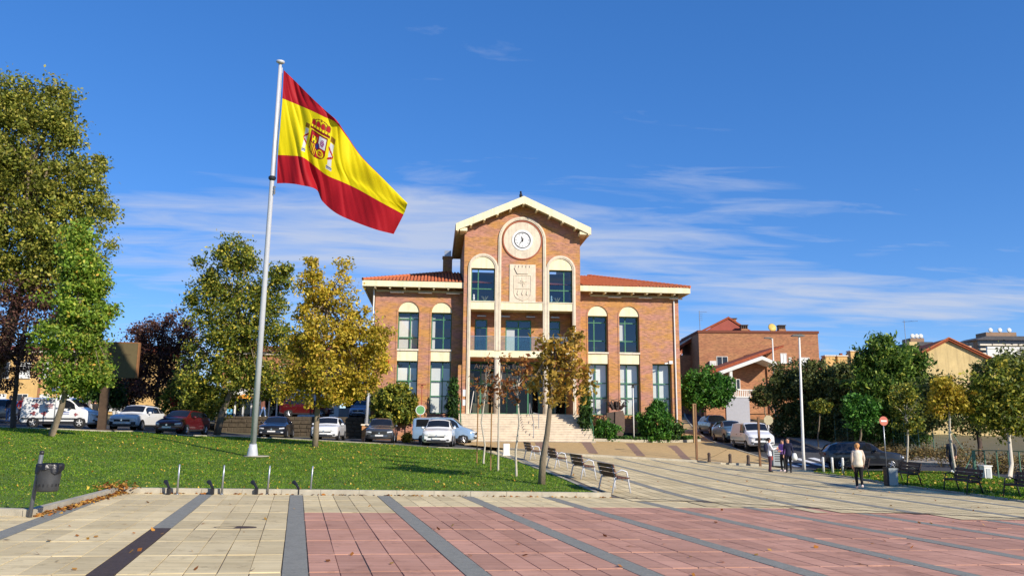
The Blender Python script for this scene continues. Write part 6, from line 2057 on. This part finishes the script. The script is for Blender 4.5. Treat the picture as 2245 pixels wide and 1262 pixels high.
# row of houses running back along the street
H2 = empty('terraced_house', tuple(at(1500, 905, 97)), label='row of brick houses with stepped red roofs stretching up the side street', cat='house')
o = np.array(H2.location)
for k in range(4):
    d0 = 94 + k * 8
    pL = at(1478 + k * 6, 900, d0 + 8); pR = at(1536 - k * 9, 900, d0)
    zt_ = at(1536, 735 + k * 7, d0)[2]
    x1_, x0_ = pR[0] - o[0], pL[0] - o[0]
    ya, yb_ = pR[1] - o[1], pR[1] - o[1] + 7.9
    MB().box(x0_ - 3, x1_, ya, yb_, -3, zt_ - o[2] - 2.2).build('wall', M_rbrick, H2)
    MB().prism([(x0_ - 3.2, zt_ - o[2] - 2.4), (x1_ + .1, zt_ - o[2] + .1), (x1_ + .1, zt_ - o[2] + .4), (x0_ - 3.2, zt_ - o[2] - 2.1)], ya - .2, yb_ - .2, 'y').build('roof', M_rtile, H2)
    MB().prism([(x0_ - 3.25, zt_ - o[2] - 2.05), (x1_ + .15, zt_ - o[2] + .45), (x1_ + .15, zt_ - o[2] + .62), (x0_ - 3.25, zt_ - o[2] - 1.88)], ya - .3, ya + .15, 'y').build('verge', M_pale, H2)
# --- white gabled porch house
d = 80
P0 = at(1575, 900, d); zg = gz(P0[0], P0[1])
H3 = empty('porch_house', (P0[0], P0[1], zg), label='brick house with a white gabled porch, tiled roof and white railing', cat='house')
def q3(px, py, dd=d): v = at(px, py, dd); return v[0] - P0[0], v[2] - zg
MB().prism([q3(1590, 812), q3(1680, 783), q3(1712, 795), q3(1712, 905), q3(1590, 905)], 2.2, 2.5, 'y').build('wall', M_rbrick, H3)
MB().prism([q3(1712, 760), q3(1745, 752), q3(1745, 905), q3(1712, 905)], 2.0, 8, 'y').build('wall', M_rbrick, H3)
for pts in ([(1580, 813), (1680, 778), (1680, 786), (1583, 820)], [(1680, 778), (1713, 791), (1713, 799), (1680, 786)]):
    MB().prism([q3(*p_) for p_ in pts], -.4, 2.2, 'y').build('bargeboard', M_wht, H3)
MB().prism([q3(1560, 812), q3(1738, 751), q3(1738, 756), q3(1680, 777.5), q3(1580, 812.5), q3(1560, 817)], .2, 6, 'y').build('roof', M_rtile, H3)
x0_, z0_ = q3(1603, 870); x1_, z1_ = q3(1611, 806)
MB().box(x0_, x1_, -.2, .2, 0, z1_).build('column', M_wht, H3)
x0_, z0_ = q3(1588, 905); x1_, z1_ = q3(1642, 871)
MB().box(x0_, x1_, -.6, -.3, -.5, z1_).build('garden_wall', pm('grey_garden_wall', srgb(168, 168, 172), .9, .06), H3)
MB().box(x0_ - .1, x1_ + .1, -.66, -.24, z1_ + .002, z1_ + .12).build('wall_coping', M_wht, H3)
xa_, za_ = q3(1598, 868); xb_, zb_ = q3(1662, 855)
for k in range(16):
    x = xa_ + (xb_ - xa_) * k / 15
    MB().box(x - .04, x + .04, -.05, .03, za_, zb_).build('baluster', M_wht, H3)
MB().box(xa_ - .1, xb_ + .1, -.08, .06, zb_ + .002, zb_ + .1).build('handrail', M_wht, H3)
win(H3, q3(1625, 0)[0], q3(1640, 0)[0], 2.2, q3(1600, 850)[1], q3(1600, 828)[1])
win(H3, q3(1650, 0)[0], q3(1668, 0)[0], 2.2, q3(1600, 850)[1], q3(1600, 826)[1])
x0_, z0_ = q3(1540, 910); x1_, z1_ = q3(1600, 885)
MB().box(x0_, x1_, -.5, -.2, -.8, z1_).build('brick_garden_wall', M_rbrick, H3)
# --- yellow gable house at the right
d = 78
P0 = at(2092, 900, d); zg = gz(46, 75) - .5
H4 = empty('yellow_house', (P0[0], P0[1], zg), R(-14), label='pale yellow house with a plain streaked gable wall and red tile roof', cat='house')
hw = 4.1
ze, zp_ = at(2092, 789, d)[2] - zg, at(2092, 739, d)[2] - zg
MB().prism([(-hw, -1), (hw, -1), (hw, ze), (0, zp_ - .25), (-hw, ze)], 0, 16, 'y').build('wall', M_yel, H4)
sl_ = (zp_ - ze) / hw
for sg in (-1, 1):
    MB().prism([(0, zp_ - .2), (sg * (hw + .35), ze - .35 * sl_ - .2), (sg * (hw + .35), ze - .35 * sl_ + .05), (0, zp_ + .05)], -.25, 16.3, 'y').build('roof_slope', M_rtile, H4)
    MB().prism([(0, zp_ + .02), (sg * (hw + .36), ze - .35 * sl_ + .02), (sg * (hw + .36), ze - .35 * sl_ + .14), (0, zp_ + .14)], -.32, -.1, 'y').build('verge_tiles', pm('verge_tile', srgb(186, 110, 70), .9, .2, 5), H4)
MB().box(-2.9, -2.1, 4, 5, zp_ - 2.0, zp_ - 1.35).build('skylight', M_slate, H4)
MB().box(-1.2, -.2, 8, 8.8, zp_ - .5, zp_ + .55).build('chimney', M_yel, H4)
mb = MB().tube([(-hw + .3, .5, ze - .2), (-hw + .3, .5, ze + 4.2)], .03, 6)
for k in range(6):
    mb.tube([(-hw + .3 + .15 * k, .3, ze + 4.0), (-hw + .3 + .15 * k, .7, ze + 4.0 + .02 * k)], .015, 4)
mb.tube([(-hw + .1, .5, ze + 4.0), (-hw + 1.6, .5, ze + 4.05)], .018, 5)
mb.build('antenna', M_steel, H4)
# --- red roofed houses beyond the hedge
for i, (px0, px1, ptop, pbot, d, lab) in enumerate(((1830, 1885, 792, 826, 96, 'low red roofed house with cream chimneys beyond the hedge'), (1880, 1960, 780, 826, 104, 'second red roofed house behind the willow'))):
    a = at(px0, 900, d); b = at(px1, 900, d); zg = 1.5
    root = empty('red_roof_house', (a[0], a[1], zg), math.atan2(b[1] - a[1], b[0] - a[0]), label=lab, cat='house', group='red roofed houses beyond the hedge')
    Wd_ = np.linalg.norm((b - a)[:2]); ze_, zt_ = at(px0, pbot, d)[2] - zg, at(px0, ptop, d)[2] - zg
    MB().box(0, Wd_, 0, 8, -2, ze_).build('wall', M_peach, root)
    MB().prism([(-.3, ze_), (4, zt_), (8.3, ze_)], -.3, Wd_ + .3, 'x').build('roof', M_rtile, root)
    for k in range(2):
        xc = Wd_ * (.22 + .5 * k)
        MB().box(xc - .6, xc + .6, 2.0, 3.2, ze_ + .8, zt_ + .9).build('chimney', M_peach, root)
        MB().box(xc - .7, xc + .7, 1.9, 3.3, zt_ + .902, zt_ + 1.05).build('chimney_cap', M_pale, root)
    for k in range(5):
        xc = Wd_ * (.05 + .2 * k)
        MB().box(xc - .15, xc + .15, 4.5, 5, zt_ - .6, zt_ + .9).build('flue', M_rtile, root)
# --- far apartment blocks on the hill
def block(px0, px1, ptop, pbot, d, label, floors, bays, wall, roof=True):
    a = at(px0, 900, d); b = at(px1, 900, d)
    zb_ = at(px0, pbot, d)[2]; zt_ = at(px0, ptop, d)[2]
    root = empty('apartment_block', (a[0], a[1], zb_), math.atan2(b[1] - a[1], b[0] - a[0]), label=label, cat='building', group='apartment blocks on the hill')
    Wd_ = np.linalg.norm((b - a)[:2]); H_ = zt_ - zb_
    MB().box(0, Wd_, 0, 14, -14, H_).build('wall', wall, root)
    for f in range(floors):
        for k in range(bays):
            x = Wd_ * (k + .5) / bays; z = H_ * (f + .35) / floors
            MB().box(x - .8, x + .8, -.06, -.01, z - .4, z + .95).build('window', M_wpane, root)
            if k % 3 == 1:
                MB().box(x - 2.2, x + 2.2, -1.2, -.01, z - 1.1, z - .45).build('balcony', M_pale, root)
    if roof:
        MB().prism([(-1, H_), (Wd_ * .18, H_ + 1.5), (Wd_ + 1, H_ + 1.5), (Wd_ + 1, H_)], -.8, 14.5, 'y').build('roof', M_slate, root)
        MB().box(Wd_ * .3, Wd_ * .95, 3, 10, H_ + 1.5, H_ + 3.4).build('penthouse', wall, root)
        for k in range(3):
            MB().lathe([(0, 0), (.7, .1), (.9, .3), (0, .12)], 12, (Wd_ * (.4 + .2 * k), 2.6, H_ + 4.2), 'y').tube([(Wd_ * (.4 + .2 * k), 3.2, H_ + 3.4), (Wd_ * (.4 + .2 * k), 2.8, H_ + 4.2)], .08, 5).build('satellite_dish', M_wht, root)
    return root
block(2157, 2262, 742, 772, 300, 'grey brown apartment block with balconies on the hill at the far right', 3, 11, M_cont)
block(2003, 2050, 755, 785, 310, 'distant apartment block peeping between the willow and the yellow gable', 3, 5, M_cont, True)
block(2112, 2146, 748, 780, 280, 'pale distant block just right of the yellow gable peak', 4, 4, M_wht, False)
a = at(2165, 772, 270); b = at(2245, 766, 270)
MB().box(0, 22, 0, .6, -3, 1.9).box(0, 22, -.2, .0, 1.2, 2.0).build('boundary_wall', M_wht, loc=tuple(a), label='long pale wall on the hill below the far apartment block', cat='wall')

# --- left: yellow housing behind the trees
d = 80
a = at(-120, 905, d); b = at(305, 905, d)
zg = 2.2
H5 = empty('yellow_terrace', (a[0], a[1], zg), math.atan2(b[1] - a[1], b[0] - a[0]), label='long peach coloured terrace with shuttered windows behind the trees on the left', cat='house')
Wd = np.linalg.norm((b - a)[:2]); zt = at(150, 766, d)[2] - zg
MB().box(0, Wd, 0, 9, -2, zt).build('wall', M_peach, H5)
MB().prism([(-.5, zt), (4.5, zt + .9), (9.5, zt)], -.3, Wd + .3, 'x').build('roof', M_rtile, H5)
MB().box(-.1, Wd + .1, -.35, -.002, zt - .25, zt).build('eave', M_pale, H5)
for f in range(2):
    for k in range(9):
        x = Wd * (k + .5) / 9
        win(H5, x - .55, x + .55, 0, .9 + f * 3.2, 2.5 + f * 3.2, pane_m=(M_blind if (k + f) % 3 else M_wpane))
for k in range(4):
    x = Wd * (k + .98) / 4.2
    MB().box(x - .12, x + .12, -.06, -.001, 0, zt - .3).build('brick_pilaster', M_rbrick, H5)
    MB().box(x - 1.6, x - .6, -.08, -.003, 0, 2.2).build('door', pm('door_white', srgb(206, 204, 196), .6), H5)
# railing in front of it
RL = empty('metal_railing', tuple(D(240, 62)), label='thin dark metal railing on the pavement behind the white van', cat='railing')
prev = None
for px in range(180, 330, 18):
    p = D(px, 62)
    MB().tube([tuple(p), tuple(p + np.array([0, 0, 1.25]))], .03, 6).build('post', M_trim, RL, world=True)
    if prev is not None:
        for z in (.55, 1.2):
            MB().tube([prev + (0, 0, z), p + (0, 0, z)], .025, 6).build('rail', M_trim, RL, world=True)
    prev = p
# --- cafe building, terrace and rubble wall left of the town hall
TZ = 2.42
TER = [(-21, 66.3), (-13.8, 65.0), (-5.2, 63.6), (-4.6, 76), (-22, 78)]
sheet('terrace', TER, 0, M_walk, 3.0, zf=lambda x, y: TZ)
RW = empty('rubble_wall', (-9, 64.2, .8), label='rubble stone retaining wall, coloured as if in shade, below the cafe terrace', cat='wall')
rs = np.random.default_rng(12)
for (p0, p1) in (((-16.8, 65.45), (-13.8, 65.0)), ((-13.8, 65.0), (-5.2, 63.6))):
    p0, p1 = np.array(p0), np.array(p1)
    e = (p1 - p0) / np.linalg.norm(p1 - p0); n_ = np.array([e[1], -e[0]]); Lw = np.linalg.norm(p1 - p0)
    q = [p0 + n_ * .1, p1 + n_ * .1, p1 - n_ * .3, p0 - n_ * .3]
    MB().prism([tuple(x) for x in q], .3, TZ - .002, 'z').build('core', pm('wall_mortar', srgb(84, 76, 64), .95, .2), RW, world=True)
    z = .55
    while z < TZ - .1:
        h_ = rs.uniform(.26, .42); s = -rs.uniform(0, .4)
        while s < Lw:
            w_ = rs.uniform(.4, .85)
            a0, a1 = max(s, 0) + .015, min(s + w_, Lw) - .015
            z1 = min(z + h_ - .02, TZ - .02)
            if a1 - a0 > .12:
                dep = .1 + rs.uniform(.02, .09)
                vs = [p0 + e * a0 + n_ * .09, p0 + e * a1 + n_ * .09, p0 + e * (a1 - .03) + n_ * dep, p0 + e * (a0 + .03) + n_ * dep]
                MB().add([(*vs[0], z), (*vs[1], z), (*vs[2], z + .03), (*vs[3], z + .03), (*vs[0], z1), (*vs[1], z1), (*vs[2], z1 - .03), (*vs[3], z1 - .03)],
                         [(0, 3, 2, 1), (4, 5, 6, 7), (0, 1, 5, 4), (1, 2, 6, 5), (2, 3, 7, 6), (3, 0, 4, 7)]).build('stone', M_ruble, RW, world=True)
            s += w_
        z += h_
d = 74.5
a = at(478, 915, d); b = at(812, 915, d)
H6 = empty('cafe_building', (a[0], a[1], TZ), math.atan2(b[1] - a[1], b[0] - a[0]), label='low cafe building with white awning, dark glazing and white wall behind the cars', cat='building')
Wd = np.linalg.norm((b - a)[:2])
cx_ = lambda px: (px - 478) / (812 - 478) * Wd
cz = lambda py: at(620, py, d)[2] - TZ
MB().box(0, Wd, .35, 9, cz(850), cz(775)).build('upper_wall', M_rbrick, H6)
MB().box(-.3, Wd + .2, .1, 9.3, cz(775) + .001, cz(768)).build('eave', M_pale, H6)
MB().prism([(-.2, cz(768)), (4.5, cz(745)), (9.3, cz(768))], -.3, Wd + .2, 'x').build('roof', M_rtile, H6)
for k in range(6):
    x = Wd * (k + .5) / 6
    win(H6, x - .6, x + .6, .35, cz(836), cz(800))
MB().box(cx_(628), cx_(742), 0, .349, 0, cz(852)).build('white_wall', M_wht, H6)
MB().box(cx_(742), Wd, 3, 3.2, 0, cz(850)).build('passage_back', M_dark, H6)
MB().box(cx_(742), cx_(766), -.02, .3, 0, cz(893)).build('low_panel', pm('grey_low_panel', srgb(150, 146, 140), .9), H6)
MB().box(cx_(729), cx_(733), -.03, -.002, cz(889), cz(883)).build('blue_plate', pm('sign_blue', srgb(40, 104, 176), .45), H6)
MB().box(0, cx_(628), 1.2, 1.3, 0, cz(852)).build('inner_room', M_dark, H6)
MB().box(cx_(490), cx_(626), .16, .2, .12, cz(864)).build('glazing', M_glass2, H6)
MB().box(cx_(484), cx_(628), .05, .3, 0, .12).build('base', M_pale, H6)
for px in (494, 513, 531, 549, 568, 588, 605, 625):
    MB().box(cx_(px) - .07, cx_(px) + .07, .05, .159, .121, cz(862)).build('mullion', M_wht, H6)
aw = MB().prism([(.35, cz(850)), (-1.3, cz(856)), (-1.3, cz(862)), (.35, cz(858))], cx_(508), cx_(627), 'x')
aw.build('awning', M_wht, H6)
for k in range(10):
    x = cx_(512) + (cx_(624) - cx_(512)) * k / 9
    MB().prism([(x - .28, cz(862)), (x + .28, cz(862)), (x + .22, cz(866)), (x, cz(867.5)), (x - .22, cz(866))], -1.31, -1.27, 'y').build('valance_scallop', M_wht, H6)
MB().box(cx_(496), cx_(508), .02, .048, cz(909), cz(897)).build('blue_poster', pm('poster_blue', srgb(110, 180, 214), .5, .1), H6)
# orange parasol on the terrace
p = at(533, 905, 72); 
root = empty('parasol', (p[0], p[1], TZ), label='orange parasol open under the white awning of the cafe', cat='parasol')
h_ = at(533, 864, 72)[2] - TZ
MB().tube([(0, 0, 0), (0, 0, h_)], .03, 6).build('pole', M_steel, root)
MB().lathe([(.85, h_ - .35), (.8, h_ - .3), (.4, h_ - .1), (0, h_ + .05), (0, h_), (.4, h_ - .14)], 8).build('canopy', pm('orange_cloth', srgb(226, 150, 50), .8, .06), root)
p = at(672, 917, 67.5); car('parked_car', 'dark red sport utility car parked on the terrace in front of the white wall', (p[0], p[1], TZ), R(-5), 4.4, 1.82, 1.62, paint('wine', srgb(74, 14, 18)), 'suv', None)
p = at(797, 915, 69.5); car('parked_car', 'pale blue car in the shade between the rubble wall and the shiny flagpole', (p[0], p[1], TZ), R(-100), 3.9, 1.74, 1.5, paint('pale_blue', srgb(150, 178, 206), .35), 'hatch', None)
# shrubs and roses filling in behind the dark red car
bush('bush', 'big dark shrub with red flowers behind the dark red hatchback', 425, 935, 58, 55, 40, 'ash', 12000, .15, 71, [(430, 890, 48, 42), (390, 885, 36, 36), (465, 880, 32, 40), (415, 850, 40, 30)], spread=.25)
rs = np.random.default_rng(72)
pts = np.array([at(rs.uniform(375, 440), rs.uniform(858, 890), 57 + rs.uniform(-.6, 0)) for _ in range(16)])
link('roses', quads_mesh('roses', leaf_cloud(rs, pts, 260, .11, .12), leafmat('rose_petal', [(0, srgb(170, 30, 24)), (1, srgb(206, 60, 40))], .2)), kind='stuff', label='red roses scattered over the dark shrub', cat='flowers')
bush('bush', 'dark rounded shrub behind the big brown sign post', 262, 925, 66, 45, 40, 'plum', 6000, .14, 73, [(262, 865, 34, 30), (290, 850, 30, 40)], spread=.25)
bush('bush', 'dark green tree mass behind the brown steel sign', 215, 930, 62, 40, 60, 'ever', 9000, .15, 74, [(222, 840, 36, 40), (200, 850, 30, 32), (245, 860, 25, 35)], spread=.3)

# ================================================================== PEOPLE
M_skin = pm('skin', srgb(214, 160, 130), .6, .05)
def person(label, loc, rz, H_, top, legs, shoes, hair, pose, hairm, extra=None, coat=0.0, group=None):
    """stands facing local -Y; pose gives joint offsets"""
    k = H_ / 1.72
    J = {'pel': (0, 0, .95), 'sp': (0, .005, 1.12), 'ch': (0, .01, 1.30), 'nk': (0, .01, 1.46), 'hb': (0, -.005, 1.53), 'hm': (0, -.012, 1.60), 'ht': (0, -.01, 1.69), 'nose': (0, -.105, 1.595)}
    Rr = {'pel': .145 + coat, 'sp': .135, 'ch': .155, 'nk': .055, 'hb': .065, 'hm': .088, 'ht': .062, 'nose': .012}
    bones = [('pel', 'sp', 't'), ('sp', 'ch', 't'), ('ch', 'nk', 't'), ('nk', 'hb', 's'), ('hb', 'hm', 's'), ('hm', 'ht', 's'), ('hm', 'nose', 's')]
    for sd, nm in ((-1, 'R'), (1, 'L')):
        J['ear' + nm] = (sd * .088, .0, 1.595); Rr['ear' + nm] = .014; bones.append(('hm', 'ear' + nm, 's'))
        J['sh' + nm] = (sd * .165, .01, 1.40); Rr['sh' + nm] = .07
        e = pose.get('el' + nm, (sd * .205, .03, 1.12)); w = pose.get('wr' + nm, (sd * .21, -.04, .88))
        J['el' + nm], J['wr' + nm] = e, w
        Rr['el' + nm], Rr['wr' + nm] = .05, .034
        dv = np.array(w) - np.array(e); dv = dv / np.linalg.norm(dv)
        pl = np.array(w) + dv * .07
        J['pa' + nm] = tuple(pl); Rr['pa' + nm] = .032
        bones += [('ch', 'sh' + nm, 't'), ('sh' + nm, 'el' + nm, 't'), ('el' + nm, 'wr' + nm, 't'), ('wr' + nm, 'pa' + nm, 's')]
        sidev = np.cross(dv, (1, 0, 0)); sidev = sidev / (np.linalg.norm(sidev) + 1e-6)
        for fi in range(4):
            o_ = pl + sidev * ((fi - 1.5) * .021)
            ln = (.062, .075, .07, .055)[fi]
            a1, a2 = o_ + dv * ln * .6, o_ + dv * ln + np.array([0, -.015, -.012])
            J[f'f{fi}a{nm}'], J[f'f{fi}b{nm}'] = tuple(a1), tuple(a2); Rr[f'f{fi}a{nm}'], Rr[f'f{fi}b{nm}'] = .0095, .008
            bones += [('pa' + nm, f'f{fi}a{nm}', 's'), (f'f{fi}a{nm}', f'f{fi}b{nm}', 's')]
        th = np.array(w) + dv * .03 - sidev * .045 + np.array([0, -.01, 0])
        J['th' + nm] = tuple(th); J['ti' + nm] = tuple(th + dv * .04); Rr['th' + nm] = .011; Rr['ti' + nm] = .009
        bones += [('wr' + nm, 'th' + nm, 's'), ('th' + nm, 'ti' + nm, 's')]
        J['hp' + nm] = (sd * .085, 0, .88); Rr['hp' + nm] = .105
        J['kn' + nm] = pose.get('kn' + nm, (sd * .095, -.02, .50)); Rr['kn' + nm] = .066
        J['an' + nm] = pose.get('an' + nm, (sd * .10, .02, .09)); Rr['an' + nm] = .045
        a = np.array(J['an' + nm])
        J['to' + nm] = tuple(a + np.array([sd * .02, -.15, -.045])); Rr['to' + nm] = .038
        J['he' + nm] = tuple(a + np.array([0, .05, -.04])); Rr['he' + nm] = .04
        bones += [('pel', 'hp' + nm, 'l'), ('hp' + nm, 'kn' + nm, 'l'), ('kn' + nm, 'an' + nm, 'l'), ('an' + nm, 'to' + nm, 'f'), ('an' + nm, 'he' + nm, 'f')]
    names = list(J); ix = {n: i for i, n in enumerate(names)}
    me = bpy.data.meshes.new('person')
    me.from_pydata([tuple(np.array(J[n]) * k) for n in names], [(ix[a_], ix[b_]) for a_, b_, _ in bones], [])
    o = bpy.data.objects.new('tmp', me); COL.objects.link(o)
    o.modifiers.new('skin', 'SKIN')
    for n in names:
        v = me.skin_vertices[0].data[ix[n]]
        v.radius = (Rr[n] * k, Rr[n] * k * (.72 if n in ('pel', 'sp', 'ch') else 1.0))
        v.use_root = n == 'pel'
    sub = o.modifiers.new('sub', 'SUBSURF'); sub.levels = 1; sub.render_levels = 1
    dg = bpy.context.evaluated_depsgraph_get(); dg.update()
    m2 = bpy.data.meshes.new_from_object(o.evaluated_get(dg))
    bpy.data.objects.remove(o)
    m2.name = 'person'
    m2.materials.clear()
    for mt in (top, legs, M_skin, shoes):
        m2.materials.append(mt)
    A = np.array([np.array(J[a_]) * k for a_, b_, _ in bones]); Bv = np.array([np.array(J[b_]) * k for a_, b_, _ in bones])
    kind = ['tlsf'.index(c) for _, _, c in bones]
    mid = np.array([p.center for p in m2.polygons])
    ab = Bv - A
    t = np.clip(((mid[:, None, :] - A[None]) * ab[None]).sum(-1) / ((ab ** 2).sum(-1)[None] + 1e-9), 0, 1)
    dist = np.linalg.norm(mid[:, None, :] - (A[None] + t[..., None] * ab[None]), axis=-1)
    best = dist.argmin(1)
    mi = [kind[b_] for b_ in best]
    hem = pose.get('hem', .92) * k
    mi = [0 if (m == 1 and mid[i][2] > hem) else (1 if (m == 0 and mid[i][2] < hem and abs(mid[i][0]) < .17 * k) else m) for i, m in enumerate(mi)]
    m2.polygons.foreach_set('material_index', mi)
    m2.polygons.foreach_set('use_smooth', [True] * len(m2.polygons))
    root = link('person', m2, None, loc=tuple(loc), rz=rz, label=label, cat='person', group=group)
    hb = MB()
    hb.ball((0, .018 * k, 1.625 * k), (.098 * k, .10 * k, .102 * k), 14, 9)
    if hair == 'long':
        hb.tube([(0, .06 * k, 1.62 * k), (0, .085 * k, 1.5 * k), (0, .10 * k, 1.32 * k), (0, .11 * k, 1.2 * k)], [.085 * k, .085 * k, .07 * k, .02], 10)
    elif hair == 'tail':
        hb.tube([(0, .08 * k, 1.64 * k), (0, .14 * k, 1.6 * k), (0, .13 * k, 1.48 * k)], [.035, .035, .015], 8)
    hb.build('hair', hairm, root, smooth=True)
    for sd in (-1, 1):
        MB().ball((sd * .032 * k, -.086 * k, 1.607 * k), .011 * k, 8, 5).build('eye', M_black, root)
    MB().box(-.022 * k, .022 * k, -.093 * k, -.084 * k, 1.557 * k, 1.563 * k).build('mouth', pm('lips', srgb(150, 80, 74), .6), root)
    if extra:
        extra(root, k)
    return root
cl_ = lambda n, r, g, b: pm('cloth_' + n, srgb(r, g, b), .9, .15, 8, .3, 20)
M_hd = pm('dark_hair', srgb(42, 30, 26), .6, .2); M_hb = pm('blond_hair', srgb(196, 140, 84), .6, .2); M_hg = pm('grey_hair', srgb(120, 110, 104), .7, .2)
# woman walking away in a cream vest
def vest(root, k):
    MB().lathe([(.165, .84), (.178, .95), (.165, 1.15), (.19, 1.32), (.13, 1.43), (.06, 1.47)], 18, (0, 0, 0)).build('vest', cl_('cream_vest', 226, 214, 192), root, smooth=True)
    v = root.children[-1]; v.scale = (k, k * .82, k)
p = D(1885, 28.9, 1075)
person('woman walking away across the plaza in a cream vest and black leggings', (p[0], p[1], p[2] + .01), R(-20) + PI, 1.66, cl_('pale_sleeve', 206, 186, 168), cl_('black', 22, 22, 26), pm('pale_shoe', srgb(226, 206, 204), .7), 'tail',
       {'elL': (.215, .06, 1.13), 'wrL': (.20, -.03, .89), 'elR': (-.215, .03, 1.13), 'wrR': (-.20, -.12, .91), 'knL': (.08, -.10, .50), 'anL': (.07, -.04, .10), 'knR': (-.08, .03, .49), 'anR': (-.07, .18, .16)}, M_hb, vest)
# three people talking
def backpack(root, k):
    MB().ball((0, .19 * k, 1.2 * k), (.15 * k, .09 * k, .22 * k), 12, 8).build('backpack', cl_('navy', 34, 36, 60), root, smooth=True)
    MB().box(-.07 * k, .07 * k, -.13 * k, -.05 * k, .62 * k, .80 * k).build('leg_print', cl_('orange', 214, 84, 60), root)
p = D(1689, 38.6, 1037)
person('person in a white jacket with navy backpack and patterned leggings', (p[0], p[1], p[2] + .01), R(78), 1.66, cl_('white', 226, 222, 226), cl_('pattern', 92, 56, 70), M_black, 'tail',
       {'elL': (.2, -.12, 1.13), 'wrL': (.1, -.32, 1.16), 'elR': (-.2, -.12, 1.13), 'wrR': (-.08, -.32, 1.2), 'hem': .84}, M_hd, backpack, .02, group='people talking on the plaza')
p = D(1718, 39.4, 1037)
person('person in a purple top with dark skirt facing the white jacket', (p[0], p[1], p[2] + .01), R(-60), 1.60, cl_('purple', 150, 106, 176), cl_('charcoal', 44, 44, 44), pm('pale_shoe', srgb(226, 206, 204), .7), 'short',
       {'elL': (.22, -.08, 1.13), 'wrL': (.08, -.25, 1.10), 'elR': (-.22, -.08, 1.13), 'wrR': (-.08, -.25, 1.1)}, M_hd, None, 0.0, group='people talking on the plaza')
def bag(root, k):
    MB().lathe([(.0, .62), (.11, .62), (.14, .75), (.09, .92), (.05, .95)], 10, (.30, -.02, 0)).build('shopping_bag', M_blind, root, smooth=True)
p = D(1730, 38.4, 1039)
person('person with long dark hair in a navy coat holding a white bag', (p[0], p[1], p[2] + .01), R(-40), 1.68, cl_('navy', 34, 36, 60), cl_('black', 22, 22, 26), M_black, 'long', {'hem': .80, 'wrL': (.28, -.02, .95)}, M_hd, bag, .02, group='people talking on the plaza')
# two men at the left edge
p = D(17, 51, 925)
person('man in a dark navy jacket and blue jeans at the left edge', (p[0], p[1], p[2] + .01), R(5), 1.76, cl_('dark_navy', 36, 38, 50), cl_('jeans', 92, 118, 160), M_black, 'short', {'knL': (.09, -.08, .5), 'anL': (.09, -.12, .09)}, M_hg, None, .02, group='men beside the white van')
p = D(43, 51.3, 925)
person('man in a red jacket and dark trousers beside the white van', (p[0], p[1], p[2] + .01), R(-8), 1.76, cl_('red', 150, 30, 40), cl_('dark_blue', 40, 44, 62), M_black, 'short', {'elL': (.27, -.04, 1.14), 'wrL': (.12, -.16, 1.02), 'elR': (-.27, -.04, 1.14), 'wrR': (-.12, -.16, 1.02)}, M_hg, None, .02, group='men beside the white van')
p = D(192, 56)
person('person in a pale grey coat seen from behind beyond the van bonnet', (p[0], p[1], p[2] + .01), R(165), 1.7, cl_('pale_grey', 176, 172, 166), cl_('black', 22, 22, 26), M_black, 'long', {'hem': .72}, M_hg, None, .03)
p = D(204, 56.5)
person('person in a dark jacket walking beside the pale grey coat', (p[0], p[1], p[2] + .01), R(190), 1.74, cl_('charcoal', 44, 44, 44), cl_('black', 22, 22, 26), M_black, 'short', {}, M_hd, None, .02)
p = at(575, 918, 70.5)
person('person in a brown top and blue jeans walking along the cafe terrace', (p[0], p[1], TZ + .01), R(60), 1.7, cl_('brown', 120, 80, 66), cl_('jeans', 92, 118, 160), M_blind, 'short', {'knL': (.09, -.16, .52), 'anL': (.09, -.22, .10), 'knR': (-.09, .05, .5), 'anR': (-.09, .25, .14)}, M_hd)
p = D(2090, 40, 1045)
person('man in a grey jacket and jeans walking behind the far bench', (p[0], p[1], p[2] + .01), R(-50), 1.74, cl_('grey_black', 70, 72, 78), cl_('dark_blue', 40, 44, 62), M_blind, 'short', {'knL': (.09, -.14, .52), 'anL': (.09, -.2, .10), 'knR': (-.09, .04, .5), 'anR': (-.09, .22, .14)}, M_hg)
